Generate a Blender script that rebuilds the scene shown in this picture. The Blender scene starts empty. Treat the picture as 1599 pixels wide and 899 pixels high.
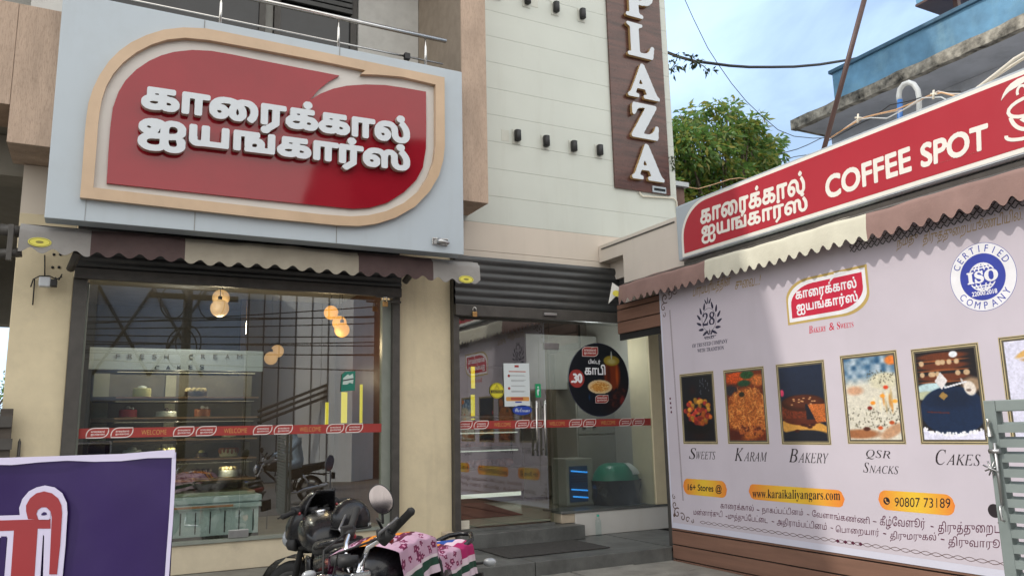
import bpy, bmesh, math, random
import numpy as np
from mathutils import Vector, Matrix, Euler
R=math.radians
scene=bpy.context.scene
col=scene.collection
random.seed(7); RNG=np.random.default_rng(7)

# ---------------- camera ----------------
YAW,PIT,ROL=R(27.6009),R(10.1465),R(-1.2607)
FOC=1234.04; CAMP=np.array([0.,0.,1.5])
_f=np.array([math.sin(YAW)*math.cos(PIT),math.cos(YAW)*math.cos(PIT),math.sin(PIT)])
_r=np.array([math.cos(YAW),-math.sin(YAW),0.]); _u=np.cross(_r,_f)
CR=_r*math.cos(ROL)+_u*math.sin(ROL); CU=np.cross(CR,_f); CF=_f
cam=bpy.data.cameras.new('camera'); camo=bpy.data.objects.new('camera',cam); col.objects.link(camo)
cam.sensor_width=36; cam.lens=36*FOC/1599; cam.clip_start=.05; cam.clip_end=3000
m=Matrix.Identity(4)
for i in range(3):
    m[i][0]=CR[i]; m[i][1]=CU[i]; m[i][2]=-CF[i]; m[i][3]=CAMP[i]
camo.matrix_world=m
scene.camera=camo
scene.render.resolution_x=1024; scene.render.resolution_y=575
# ---------------- light ----------------
SUN=Vector((1,-.209,-1.0)).normalized()
world=bpy.data.worlds.new('World'); scene.world=world; world.use_nodes=True
wn=world.node_tree; wn.nodes.clear()
def N(t,typ,**k):
    n=t.nodes.new(typ)
    for a,b in k.items(): setattr(n,a,b)
    return n
sky=N(wn,'ShaderNodeTexSky',sky_type='NISHITA',sun_disc=False,sun_elevation=R(44.4),sun_rotation=math.atan2(-1,.209),air_density=1.0,dust_density=2.2,ozone_density=1.0)
tc=N(wn,'ShaderNodeTexCoord'); mp=N(wn,'ShaderNodeMapping'); mp.inputs['Scale'].default_value=(1.6,1.6,3.2); mp.inputs['Location'].default_value=(.35,.2,.6)
cn=N(wn,'ShaderNodeTexNoise'); cn.inputs['Scale'].default_value=1.7; cn.inputs['Detail'].default_value=7; cn.inputs['Roughness'].default_value=.55; cn.inputs['Distortion'].default_value=.3
cr=N(wn,'ShaderNodeValToRGB'); cr.color_ramp.elements[0].position=.40; cr.color_ramp.elements[1].position=.78
cr.color_ramp.elements[0].color=(.20,.20,.20,1); cr.color_ramp.elements[1].color=(.62,.62,.62,1)
mx=N(wn,'ShaderNodeMixRGB'); mx.inputs[2].default_value=(10.2,13.6,18.4,1)
# added sky brightness behind the camera and overhead, fills the shaded fronts
sx_=N(wn,'ShaderNodeSeparateXYZ'); dy_=N(wn,'ShaderNodeMapRange'); dy_.inputs['From Min'].default_value=.25; dy_.inputs['From Max'].default_value=-.55; mx2=N(wn,'ShaderNodeMixRGB'); mx2.inputs[2].default_value=(13.5,13.2,12.6,1)
bg=N(wn,'ShaderNodeBackground'); bg.inputs['Strength'].default_value=.15
wo=N(wn,'ShaderNodeOutputWorld')
L=wn.links.new
L(tc.outputs['Generated'],mp.inputs[0]); L(mp.outputs[0],cn.inputs['Vector']); L(cn.outputs[0],cr.inputs[0]); L(cr.outputs[0],mx.inputs[0]); L(sky.outputs[0],mx.inputs[1]); L(tc.outputs['Generated'],sx_.inputs[0]); L(sx_.outputs[1],dy_.inputs[0]); L(dy_.outputs[0],mx2.inputs[0]); L(mx.outputs[0],mx2.inputs[1]); L(mx2.outputs[0],bg.inputs[0]); L(bg.outputs[0],wo.inputs[0])
sl=bpy.data.lights.new('sun','SUN'); sl.energy=2.0; sl.angle=R(.6); sl.color=(1,.94,.84)
so=bpy.data.objects.new('sun',sl); col.objects.link(so); so.rotation_euler=SUN.to_track_quat('-Z','Y').to_euler(); so.location=(-10,4,20)
vs=scene.view_settings; vs.view_transform='Standard'; vs.look='None'; vs.gamma=1; vs.exposure=0.04; vs.use_curve_mapping=False
scene.cycles.use_denoising=True
scene.cycles.max_bounces=8; scene.cycles.transparent_max_bounces=16; scene.cycles.sample_clamp_indirect=4.0
scene.cycles.caustics_reflective=False; scene.cycles.caustics_refractive=False

# ---------------- placing ----------------
def ray(x,y): return CR*(x-799.5)/FOC-CU*(y-449.5)/FOC+CF
def aty(x,y,Y):
    d=ray(x,y); return CAMP+d*Y/d[1]
def atx(x,y,X):
    d=ray(x,y); return CAMP+d*X/d[0]
def atz(x,y,Z):
    d=ray(x,y); return CAMP+d*(Z-1.5)/d[2]
def atd(x,y,D): return CAMP+ray(x,y)*D

# ---------------- materials ----------------
MATS={}
def s2l(c):
    return tuple((v/12.92 if v<=.04045 else ((v+.055)/1.055)**2.4) for v in c)
def M(name,c,rough=.6,metal=0,var=.1,scale=6,bump=0,bscale=40,coat=0,spec=.5,emit=0,ecol=None,streak=0,scol=(.05,.045,.04),stretch=(1,1,1),bstretch=(1,1,1),alpha=1,speck=0,wavy=0,dirt=0):
    if name in MATS: return MATS[name]
    m=bpy.data.materials.new(name); m.use_nodes=True; t=m.node_tree; b=t.nodes['Principled BSDF']; L=t.links.new
    b.inputs['Roughness'].default_value=rough; b.inputs['Metallic'].default_value=metal
    b.inputs['Specular IOR Level'].default_value=spec; b.inputs['Coat Weight'].default_value=coat; b.inputs['Coat Roughness'].default_value=.05
    tc=N(t,'ShaderNodeNewGeometry')
    def noise(sc,det=6,st=(1,1,1),ro=.6):
        mp=N(t,'ShaderNodeMapping'); mp.inputs['Scale'].default_value=st; L(tc.outputs['Position'],mp.inputs[0])
        n=N(t,'ShaderNodeTexNoise'); n.inputs['Scale'].default_value=sc; n.inputs['Detail'].default_value=det; n.inputs['Roughness'].default_value=ro; L(mp.outputs[0],n.inputs['Vector']); return n
    n=noise(scale,6,stretch)
    r=N(t,'ShaderNodeValToRGB'); r.color_ramp.elements[0].position=.3; r.color_ramp.elements[1].position=.7
    r.color_ramp.elements[0].color=tuple(max(0,v*(1-var)) for v in c)+(1,); r.color_ramp.elements[1].color=tuple(min(1,v*(1+var)) for v in c)+(1,)
    L(n.outputs[0],r.inputs[0]); out=r.outputs[0]
    if streak:
        n2=noise(5,5,(1.0,1.0,.12)); r2=N(t,'ShaderNodeValToRGB'); r2.color_ramp.elements[0].position=.55; r2.color_ramp.elements[1].position=.78
        r2.color_ramp.elements[0].color=(0,0,0,1); r2.color_ramp.elements[1].color=(streak,)*3+(1,)
        L(n2.outputs[0],r2.inputs[0]); mm=N(t,'ShaderNodeMixRGB'); mm.inputs[2].default_value=scol+(1,); L(r2.outputs[0],mm.inputs[0]); L(out,mm.inputs[1]); out=mm.outputs[0]
    if dirt:
        n2=noise(2.3,8,(1,1,1),.7); r2=N(t,'ShaderNodeValToRGB'); r2.color_ramp.elements[0].position=.52; r2.color_ramp.elements[1].position=.72
        r2.color_ramp.elements[0].color=(0,0,0,1); r2.color_ramp.elements[1].color=(dirt,)*3+(1,)
        L(n2.outputs[0],r2.inputs[0]); mm=N(t,'ShaderNodeMixRGB'); mm.inputs[2].default_value=scol+(1,); L(r2.outputs[0],mm.inputs[0]); L(out,mm.inputs[1]); out=mm.outputs[0]
    if speck:
        n2=noise(90,3,bstretch,.8); r2=N(t,'ShaderNodeValToRGB'); r2.color_ramp.elements[0].position=.5; r2.color_ramp.elements[1].position=.62
        r2.color_ramp.elements[0].color=(0,0,0,1); r2.color_ramp.elements[1].color=(speck,)*3+(1,)
        L(n2.outputs[0],r2.inputs[0]); mm=N(t,'ShaderNodeMixRGB'); mm.inputs[2].default_value=scol+(1,); L(r2.outputs[0],mm.inputs[0]); L(out,mm.inputs[1]); out=mm.outputs[0]
    L(out,b.inputs['Base Color'])
    # roughness variation
    rn=noise(scale*2.7,4); mr=N(t,'ShaderNodeMapRange'); mr.inputs['To Min'].default_value=max(.02,rough*.8); mr.inputs['To Max'].default_value=min(1,rough*1.2+.01); L(rn.outputs[0],mr.inputs[0]); L(mr.outputs[0],b.inputs['Roughness'])
    if bump or wavy:
        bn=noise(bscale,4 if not wavy else 1,bstretch); bm=N(t,'ShaderNodeBump'); bm.inputs['Strength'].default_value=bump or wavy; bm.inputs['Distance'].default_value=.01 if not wavy else .05
        L(bn.outputs[0],bm.inputs['Height']); L(bm.outputs[0],b.inputs['Normal'])
        if coat: L(bm.outputs[0],b.inputs['Coat Normal'])
    if emit:
        b.inputs['Emission Color'].default_value=(ecol or c)+(1,); b.inputs['Emission Strength'].default_value=emit
    if alpha<1: b.inputs['Alpha'].default_value=alpha
    MATS[name]=m; return m
def glass_mat(name,tint,ior,extra=0.0,rough=0.0):
    m=bpy.data.materials.new(name); m.use_nodes=True; t=m.node_tree; t.nodes.clear(); L=t.links.new
    tr=N(t,'ShaderNodeBsdfTransparent'); tr.inputs[0].default_value=tint+(1,)
    gl=N(t,'ShaderNodeBsdfGlossy'); gl.inputs['Roughness'].default_value=rough
    fr=N(t,'ShaderNodeFresnel'); fr.inputs[0].default_value=ior
    ad=N(t,'ShaderNodeMath',operation='ADD',use_clamp=True); ad.inputs[1].default_value=extra
    mi=N(t,'ShaderNodeMixShader'); o=N(t,'ShaderNodeOutputMaterial')
    ge=N(t,'ShaderNodeNewGeometry'); inv=N(t,'ShaderNodeMath',operation='SUBTRACT'); inv.inputs[0].default_value=1; mu=N(t,'ShaderNodeMath',operation='MULTIPLY')
    L(ge.outputs['Backfacing'],inv.inputs[1]); L(fr.outputs[0],ad.inputs[0]); L(ad.outputs[0],mu.inputs[0]); L(inv.outputs[0],mu.inputs[1]); L(mu.outputs[0],mi.inputs[0]); L(tr.outputs[0],mi.inputs[1]); L(gl.outputs[0],mi.inputs[2]); L(mi.outputs[0],o.inputs[0])
    MATS[name]=m; return m
def vcol_mat(name,rough=.5,coat=0,var=0):
    m=bpy.data.materials.new(name); m.use_nodes=True; t=m.node_tree; b=t.nodes['Principled BSDF']
    a=N(t,'ShaderNodeVertexColor',layer_name='print'); t.links.new(a.outputs[0],b.inputs['Base Color']); b.inputs['Roughness'].default_value=rough; b.inputs['Coat Weight'].default_value=coat
    MATS[name]=m; return m

# ---------------- objects ----------------
def props(o,label=None,cat=None,group=None,kind=None):
    if label: o['label']=label
    if cat: o['category']=cat
    if group: o['group']=group
    if kind: o['kind']=kind
    return o
def thing(name,label,cat,loc=(0,0,0),group=None):
    o=bpy.data.objects.new(name,None); col.objects.link(o); o.location=loc; o.empty_display_size=.1
    return props(o,label,cat,group)
def wloc(p):
    v=Vector((0,0,0))
    while p is not None: v=v+p.location; p=p.parent
    return v
class MB:
    def __init__(s): s.v=[]; s.f=[]; s.sm=[]; s.cols=None
    def add(s,vs,fs,smooth=False):
        b=len(s.v); s.v+= [tuple(map(float,p)) for p in vs]; s.f+=[tuple(i+b for i in f) for f in fs]; s.sm+=[smooth]*len(fs); return s
    def box(s,x0,x1,y0,y1,z0,z1,bev=0):
        if x1<x0:x0,x1=x1,x0
        if y1<y0:y0,y1=y1,y0
        if z1<z0:z0,z1=z1,z0
        if not bev:
            vs=[(x0,y0,z0),(x1,y0,z0),(x1,y1,z0),(x0,y1,z0),(x0,y0,z1),(x1,y0,z1),(x1,y1,z1),(x0,y1,z1)]
            return s.add(vs,[(0,3,2,1),(4,5,6,7),(0,1,5,4),(1,2,6,5),(2,3,7,6),(3,0,4,7)])
        bm=bmesh.new(); bmesh.ops.create_cube(bm,size=1)
        for v in bm.verts: v.co=Vector(((x0+x1)/2+v.co.x*(x1-x0),(y0+y1)/2+v.co.y*(y1-y0),(z0+z1)/2+v.co.z*(z1-z0)))
        bmesh.ops.bevel(bm,geom=bm.edges[:],offset=bev,segments=2,profile=.6,affect='EDGES')
        bm.verts.index_update(); r=s.add([v.co for v in bm.verts],[[v.index for v in f.verts] for f in bm.faces]); bm.free(); return r
    def quad(s,a,b,c,d): return s.add([a,b,c,d],[(0,1,2,3)])
    def tube(s,pts,r,n=8,cap=True,smooth=True):
        pts=[Vector(p) for p in pts]; k=len(pts); rs=r if isinstance(r,(list,tuple)) else [r]*k
        vs=[]; prev=None
        for i,p in enumerate(pts):
            t=(pts[min(i+1,k-1)]-pts[max(i-1,0)])
            if t.length<1e-9: t=Vector((0,0,1))
            t.normalize()
            if prev is None:
                a=t.orthogonal().normalized()
            else:
                a=(prev-t*prev.dot(t)); a=a.normalized() if a.length>1e-6 else t.orthogonal().normalized()
            prev=a; b=t.cross(a)
            for j in range(n):
                th=2*math.pi*j/n; vs.append(p+(a*math.cos(th)+b*math.sin(th))*rs[i])
        fs=[]
        for i in range(k-1):
            for j in range(n): fs.append((i*n+j,i*n+(j+1)%n,(i+1)*n+(j+1)%n,(i+1)*n+j))
        s.add(vs,fs,smooth)
        if cap:
            s.add(vs[:n],[tuple(range(n))[::-1]]); s.add(vs[-n:],[tuple(range(n))])
        return s
    def lathe(s,prof,c=(0,0,0),n=20,axis='Z',smooth=True,ang=2*math.pi):
        vs=[];k=len(prof); c=Vector(c)
        full=abs(ang-2*math.pi)<1e-6; m=n if full else n+1
        for r,h in prof:
            for j in range(m):
                th=ang*j/n; a,b=r*math.cos(th),r*math.sin(th)
                p={'Z':(a,b,h),'X':(h,a,b),'Y':(a,h,b)}[axis]; vs.append(c+Vector(p))
        fs=[]
        for i in range(k-1):
            for j in range(n if full else n):
                j2=(j+1)%m; fs.append((i*m+j,i*m+j2,(i+1)*m+j2,(i+1)*m+j))
        return s.add(vs,fs,smooth)
    def ball(s,c,rx,ry=None,rz=None,n=16,m=10):
        ry=ry or rx; rz=rz or rx
        vs=[];fs=[]
        for i in range(m+1):
            ph=math.pi*i/m
            for j in range(n):
                th=2*math.pi*j/n; vs.append((c[0]+rx*math.sin(ph)*math.cos(th),c[1]+ry*math.sin(ph)*math.sin(th),c[2]-rz*math.cos(ph)))
        for i in range(m):
            for j in range(n): fs.append((i*n+j,i*n+(j+1)%n,(i+1)*n+(j+1)%n,(i+1)*n+j))
        return s.add(vs,fs,True)
    def loft(s,secs,n=20,cap=True,smooth=True):
        # secs: (x, yc, zc, ry, rz, e) superellipse rings in the YZ plane
        vs=[]
        for (x,yc,zc,ry,rz,e) in secs:
            for j in range(n):
                th=2*math.pi*j/n; c,d=math.cos(th),math.sin(th)
                vs.append((x,yc+ry*math.copysign(abs(c)**(2/e),c),zc+rz*math.copysign(abs(d)**(2/e),d)))
        fs=[]
        for i in range(len(secs)-1):
            for j in range(n): fs.append((i*n+j,i*n+(j+1)%n,(i+1)*n+(j+1)%n,(i+1)*n+j))
        s.add(vs,fs,smooth)
        if cap:
            s.add(vs[:n],[tuple(range(n))],smooth); s.add(vs[-n:],[tuple(range(n))[::-1]],smooth)
        return s
    def grid(s,P,smooth=True):  # P[i][j] points
        k=len(P);l=len(P[0]); vs=[p for row in P for p in row]
        return s.add(vs,[(i*l+j,i*l+j+1,(i+1)*l+j+1,(i+1)*l+j) for i in range(k-1) for j in range(l-1)],smooth)
    def xf(s,M4):
        s.v=[tuple(M4@Vector(p)) for p in s.v]; return s
    def build(s,name,mat,parent=None,loc=None,label=None,cat=None,group=None,kind=None,recalc=True):
        me=bpy.data.meshes.new(name)
        if parent is not None: off=wloc(parent)
        elif loc is not None: off=Vector(loc)
        else:
            a=np.array(s.v); off=Vector((a[:,0].mean(),a[:,1].mean(),a[:,2].min()))
        plo=off if parent is None else Vector((0,0,0))
        me.from_pydata([tuple(Vector(p)-off) for p in s.v],[],s.f)
        me.polygons.foreach_set('use_smooth',s.sm)
        if recalc:
            bm=bmesh.new(); bm.from_mesh(me); bmesh.ops.remove_doubles(bm,verts=bm.verts,dist=1e-5); bmesh.ops.recalc_face_normals(bm,faces=bm.faces); bm.to_mesh(me); bm.free()
        if isinstance(mat,(list,tuple)):
            for q in mat: me.materials.append(q)
        else: me.materials.append(mat)
        o=bpy.data.objects.new(name,me); col.objects.link(o)
        if parent is not None: o.parent=parent
        else: o.location=plo
        return props(o,label,cat,group,kind)
def mesh_obj(name,vs,fs,mat,parent=None,**k):
    b=MB(); b.add(vs,fs); return b.build(name,mat,parent,**k)

class Frame:
    def __init__(s,o,u,v,w): s.o=Vector(o); s.u=Vector(u); s.v=Vector(v); s.w=Vector(w)
    def p(s,u,v,w=0): return s.o+s.u*u+s.v*v+s.w*w
def FY(Y): return Frame((0,Y,0),(1,0,0),(0,0,1),(0,-1,0))     # facade: u = X, v = Z, out = -Y
def FX(X): return Frame((X,0,0),(0,-1,0),(0,0,1),(-1,0,0))    # kiosk: u = -Y, v = Z, out = -X
def pxu(F,x,y):
    """pixel to (u,v) of a frame's plane"""
    n=np.array(F.w); o=np.array(F.o); d=ray(x,y); t=((o-CAMP)@n)/(d@n); p=CAMP+d*t-o
    return (float(p@np.array(F.u)),float(p@np.array(F.v)))

# ---------------- flat shapes and lettering ----------------
from mathutils.geometry import delaunay_2d_cdt
def shape2d(contours,depth=0.0):
    """outlines (inner ones are holes) to a closed solid of the given depth"""
    V=[];Fl=[]
    for c in contours:
        b=len(V); V+=[Vector((float(x),float(y))) for x,y in c]; Fl.append(list(range(b,len(V))))
    k=max(max(abs(v.x),abs(v.y)) for v in V); 
    vo,eo,fo,ov,oe,of=delaunay_2d_cdt(V,[],Fl,0,1e-7)
    A=np.array([(v.x,v.y) for v in vo]); T=np.array([f for f in fo if len(f)==3]); C=A[T].mean(1); ins=np.zeros(len(T),bool)
    for c in contours:
        c=np.asarray(c,float); d=np.roll(c,-1,0)
        for (ax,ay),(bx,by) in zip(c,d):
            if ay!=by:
                k=((ay>C[:,1])!=(by>C[:,1])); ins^=k&(C[:,0]<(bx-ax)*(C[:,1]-ay)/(by-ay)+ax)
    a2=A[T]; ar=np.abs((a2[:,1,0]-a2[:,0,0])*(a2[:,2,1]-a2[:,0,1])-(a2[:,2,0]-a2[:,0,0])*(a2[:,1,1]-a2[:,0,1])); fo=[tuple(int(i) for i in t) for t,q,w in zip(T,ins,ar) if q and w>1e-13]
    h=depth/2; n=len(vo); vs=[(v.x,v.y,h) for v in vo]+[(v.x,v.y,-h) for v in vo]; fs=[]; cnt={}
    for f in fo:
        a=sum(vo[f[i]].x*vo[f[(i+1)%len(f)]].y-vo[f[(i+1)%len(f)]].x*vo[f[i]].y for i in range(len(f)))
        f=list(f) if a>0 else list(f)[::-1]
        fs.append(tuple(f)); fs.append(tuple(i+n for i in f[::-1]))
        for i in range(len(f)):
            e=(f[i],f[(i+1)%len(f)]); cnt[e]=cnt.get(e,0)+1
    for (a,b) in cnt:
        if (b,a) not in cnt: fs.append((a,a+n,b+n,b))
    return vs,fs
def add_shape(mb,F,contours,w0,w1):
    """solid flat shape between offsets w0 and w1 out of the frame's plane"""
    vs,fs=shape2d(contours,abs(w1-w0)); mid=(w0+w1)/2
    return mb.add([F.p(x,y,z+mid) for x,y,z in vs],fs)
_RC={}
def glyph_raster(text,res,xs,bold):
    """non-zero winding raster of a line of text: res pixels per em"""
    key=(text,res,xs,bold)
    if key in _RC: return _RC[key]
    c=bpy.data.curves.new('t','FONT'); c.body=text; c.size=1; c.resolution_u=5
    o=bpy.data.objects.new('t',c); col.objects.link(o); bpy.context.view_layer.update()
    dg=bpy.context.evaluated_depsgraph_get(); cu=o.evaluated_get(dg).to_curve(dg)
    polys=[]
    for sp in cu.splines:
        if sp.type=='BEZIER':
            P=[]; bp=sp.bezier_points; n=len(bp)
            for i in range(n):
                a,b=bp[i],bp[(i+1)%n]; p0,p1,p2,p3=[np.array(q)[:2] for q in (a.co,a.handle_right,b.handle_left,b.co)]
                for t in np.linspace(0,1,6)[:-1]: P.append((1-t)**3*p0+3*(1-t)**2*t*p1+3*(1-t)*t*t*p2+t**3*p3)
            polys.append(np.array(P))
        else: polys.append(np.array([tuple(p.co)[:2] for p in sp.points]))
    o.to_curve_clear() if hasattr(o,'to_curve_clear') else None
    bpy.data.objects.remove(o); bpy.data.curves.remove(c)
    A=np.concatenate(polys)*[xs,1]; pad=bold+2.5/res
    x0,y0=A.min(0)-pad; x1,y1=A.max(0)+pad
    W=int((x1-x0)*res)+2; H=int((y1-y0)*res)+2
    wind=np.zeros((H,W+1),np.int32)
    for P in polys:
        Q=(P*[xs,1]-[x0,y0])*res; Q2=np.roll(Q,-1,0)
        for (ax,ay),(bx,by) in zip(Q,Q2):
            if ay==by: continue
            s=1 if by>ay else -1; lo,hi=(ay,by) if s>0 else (by,ay)
            j0=max(0,math.ceil(lo-.5)); j1=min(H-1,math.ceil(hi-.5)-1)
            for j in range(j0,j1+1):
                x=ax+(j+.5-ay)*(bx-ax)/(by-ay); wind[j,min(W,max(0,int(math.ceil(x-.5))))]+=s
    ins=(np.cumsum(wind,1)[:,:W]!=0)
    if bold>0:
        r=bold*res; k=int(r)+1; outm=ins.copy()
        for dy in range(-k,k+1):
            for dx in range(-k,k+1):
                if (dx or dy) and dx*dx+dy*dy<=r*r:
                    outm[max(0,dy):H+min(0,dy),max(0,dx):W+min(0,dx)]|=ins[max(0,-dy):H+min(0,-dy),max(0,-dx):W+min(0,-dx)]
        ins=outm
    _RC[key]=(ins.astype(float),x0,y0,res); return _RC[key]
def blur(a,n=1):
    for _ in range(n):
        b=np.pad(a,1); a=(b[1:-1,:-2]+2*b[1:-1,1:-1]+b[1:-1,2:])/4
        b=np.pad(a,1); a=(b[:-2,1:-1]+2*b[1:-1,1:-1]+b[2:,1:-1])/4
    return a
def contours(a,lev=.5):
    a=np.pad(a,1); H,W=a.shape; nxt={}
    def pt(e):
        k,i,j=e
        if k==0: t=(lev-a[i,j])/(a[i,j+1]-a[i,j]); return (j+t,i)
        t=(lev-a[i,j])/(a[i+1,j]-a[i,j]); return (j,i+t)
    I=a>lev
    c=(I[:-1,:-1]*1+I[:-1,1:]*2+I[1:,1:]*4+I[1:,:-1]*8)
    T={1:[(3,0)],2:[(0,1)],3:[(3,1)],4:[(1,2)],5:[(3,2),(1,0)],6:[(0,2)],7:[(3,2)],8:[(2,3)],9:[(2,0)],10:[(0,3),(2,1)],11:[(2,1)],12:[(1,3)],13:[(1,0)],14:[(0,3)]}
    for i,j in zip(*np.nonzero((c>0)&(c<15))):
        E=[(0,i,j),(1,i,j+1),(0,i+1,j),(1,i,j)]
        for s,e in T[int(c[i,j])]: nxt[E[s]]=E[e]
    loops=[]
    while nxt:
        s,e=nxt.popitem(); lp=[s]
        while e!=s and e in nxt: lp.append(e); e=nxt.pop(e)
        if len(lp)>5: loops.append(np.array([pt(q) for q in lp])-1)
    return loops
def simplify(P,eps):
    n=len(P); keep=np.zeros(n,bool); k=int(np.argmax(((P-P[0])**2).sum(1))); keep[[0,k]]=True; st=[(0,k),(k,n)]
    Q=np.vstack([P,P[:1]])
    while st:
        a,b=st.pop()
        if b-a<2: continue
        d=Q[b]-Q[a]; l=np.hypot(*d); S=Q[a+1:b]-Q[a]
        e=np.abs(S[:,0]*d[1]-S[:,1]*d[0])/l if l>1e-9 else np.hypot(S[:,0],S[:,1])
        i=int(e.argmax())
        if e[i]>eps: keep[(a+1+i)%n]=True; st+=[(a,a+1+i),(a+1+i,b)]
    return P[keep]
def text_shapes(text,res=48,bold=0.0,xs=1.0,shear=0.0,nb=1,eps=.22):
    g,x0,y0,res=glyph_raster(text,res,xs,bold)
    out=[]
    for lp in contours(blur(g,nb)):
        lp=simplify(lp,eps)
        if len(lp)<3: continue
        P=np.stack([(lp[:,0]+.5)/res+x0,(lp[:,1]+.5)/res+y0],1); P[:,0]+=shear*P[:,1]; out.append(P)
    return out
def fit(shapes,u0,v0,u1,v1,keep=False,ref=None):
    """scale shapes into the box u0,v0..u1,v1 (keep: only by height, centred)"""
    A=np.concatenate(ref or shapes); a=A.min(0); b=A.max(0); s=np.array([(u1-u0)/(b[0]-a[0]),(v1-v0)/(b[1]-a[1])])
    if keep:
        k=min(s); s=np.array([k,k]); c=(a+b)/2
        return [(P-c)*s+[(u0+u1)/2,(v0+v1)/2] for P in shapes]
    return [(P-a)*s+[u0,v0] for P in shapes]
def skew(shapes,u0,du,dv0):
    """shear vertically: v += (u-u0)*dv0"""
    return [np.stack([P[:,0],P[:,1]+(P[:,0]-u0)*dv0],1) for P in shapes]
def circle(cx,cy,r,n=32,ry=None): return [(cx+r*math.cos(2*math.pi*i/n),cy+(ry or r)*math.sin(2*math.pi*i/n)) for i in range(n)]
def rect(u0,v0,u1,v1): return [(u0,v0),(u1,v0),(u1,v1),(u0,v1)]
def rrect(u0,v0,u1,v1,r,n=6):
    out=[]
    for cx,cy,a in ((u1-r,v0+r,-90),(u1-r,v1-r,0),(u0+r,v1-r,90),(u0+r,v0+r,180)):
        for i in range(n+1):
            t=R(a+90*i/n); out.append((cx+r*math.cos(t),cy+r*math.sin(t)))
    return out
def stroke(pts,w,closed=False):
    """flat ribbon of width w along pts as separate quads' outline"""
    P=[Vector(p) for p in pts]; n=len(P); l=[];r=[]
    for i in range(n):
        a=P[i-1] if (i or closed) else P[i]; b=P[(i+1)%n] if (i<n-1 or closed) else P[i]
        t=(b-a); t=t.normalized() if t.length>1e-9 else Vector((1,0)); q=Vector((-t.y,t.x))*w/2
        l.append(tuple(P[i]+q)); r.append(tuple(P[i]-q))
    if closed: return [l,r[::-1]]
    return [l+r[::-1]]
def letter(name,F,shapes,w0,w1,mat,parent,**k):
    b=MB(); add_shape(b,F,shapes,w0,w1); return b.build(name,mat,parent,**k)
def picture(name,F,u0,v0,u1,v1,w,img,mat,parent,thick=.002):
    """printed picture: a thin sheet whose faces carry the print's colours (img rows from the top, sRGB)"""
    h,wd,_=img.shape; us=np.linspace(u0,u1,wd+1); vs_=np.linspace(v1,v0,h+1)
    V=[F.p(u,v,w) for v in vs_ for u in us]; Fc=[(i*(wd+1)+j,(i+1)*(wd+1)+j,(i+1)*(wd+1)+j+1,i*(wd+1)+j+1) for i in range(h) for j in range(wd)]
    me=bpy.data.meshes.new(name); off=wloc(parent) if parent else Vector((0,0,0))
    me.from_pydata([tuple(p-off) for p in V],[],Fc); me.materials.append(mat)
    at=me.attributes.new('print','FLOAT_COLOR','CORNER')
    c=np.clip(img.reshape(-1,3),0,1); c=np.where(c<=.04045,c/12.92,((c+.055)/1.055)**2.4)
    c4=np.concatenate([c,np.ones((len(c),1))],1); at.data.foreach_set('color',np.repeat(c4,4,0).ravel().astype(np.float32))
    o=bpy.data.objects.new(name,me); col.objects.link(o); o.parent=parent; return o
# ================= materials =================
M('cream',(.66,.57,.39),.75,var=.05,bump=.15,bscale=30,streak=.30,scol=(.33,.28,.20),dirt=.20)
M('cream_base',(.56,.49,.36),.75,var=.07,bump=.15,bscale=30,dirt=.35,scol=(.25,.22,.16))
M('cladding',(.57,.60,.55),.55,var=.04,scale=1.2,streak=.26,scol=(.45,.45,.39))
M('cladding_pink',(.62,.55,.47),.55,var=.04,scale=1.2,streak=.22,scol=(.45,.40,.33))
M('kiosk_wall',(.66,.60,.53),.7,var=.04,scale=2,streak=.12,scol=(.4,.35,.29))
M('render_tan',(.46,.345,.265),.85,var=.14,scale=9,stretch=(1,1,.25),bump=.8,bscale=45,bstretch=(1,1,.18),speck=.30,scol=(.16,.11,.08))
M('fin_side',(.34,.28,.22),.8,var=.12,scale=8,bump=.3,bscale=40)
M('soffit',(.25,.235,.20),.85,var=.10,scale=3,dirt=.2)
M('white_panel',(.44,.50,.55),.35,var=.02,scale=1.5,spec=.4,streak=.22,dirt=.18,scol=(.34,.36,.37))
M('white_panel_warm',(.60,.58,.55),.4,var=.04,scale=3,streak=.22,scol=(.48,.42,.34))
M('gold_panel',(.52,.37,.24),.33,var=.08,scale=3,coat=.2,streak=.25,scol=(.40,.25,.12))
M('gold_inside',(.42,.27,.12),.5,var=.1)
M('seam',(.25,.25,.24),.8)
M('red_gloss',(.27,.008,.018),.07,var=.10,scale=1.2,coat=.0,spec=.5,wavy=.22,bscale=1.3)
M('letter_white',(.60,.64,.68),.4,var=.02)
M('letter_side',(.42,.36,.31),.6,var=.1)
M('steel',(.62,.60,.57),.22,metal=1,var=.06,scale=20)
M('steel_dull',(.45,.45,.45),.4,metal=1,var=.1,scale=20)
M('dark_frame',(.060,.055,.050),.5,var=.2,scale=10)
M('shutter',(.055,.057,.058),.45,metal=.3,var=.3,scale=6,stretch=(.3,1,3),dirt=.4,scol=(.11,.10,.09))
M('black',(.012,.012,.013),.5,var=.2)
M('rubber',(.018,.018,.018),.75,var=.25,scale=20)
M('granite',(.13,.135,.13),.38,var=.35,scale=3,speck=.25,scol=(.055,.055,.053),dirt=.75,streak=.7,bump=.10)
M('granite_riser',(.16,.17,.165),.6,var=.3,scale=4,streak=.6,scol=(.05,.05,.05),dirt=.5)
M('slab',(.28,.27,.24),.6,var=.3,scale=3,dirt=.65,speck=.2,scol=(.10,.10,.095),bump=.2)
M('asphalt',(.20,.185,.165),.9,var=.25,scale=3,bump=.4,bscale=120,speck=.3,scol=(.2,.19,.18))
M('mat_fibre',(.048,.045,.042),.95,var=.3,scale=30,bump=.6,bscale=260)
M('dark_window',(.02,.022,.025),.15,var=.2)
M('shade_dark',(.035,.035,.035),.8,var=.2)
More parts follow.
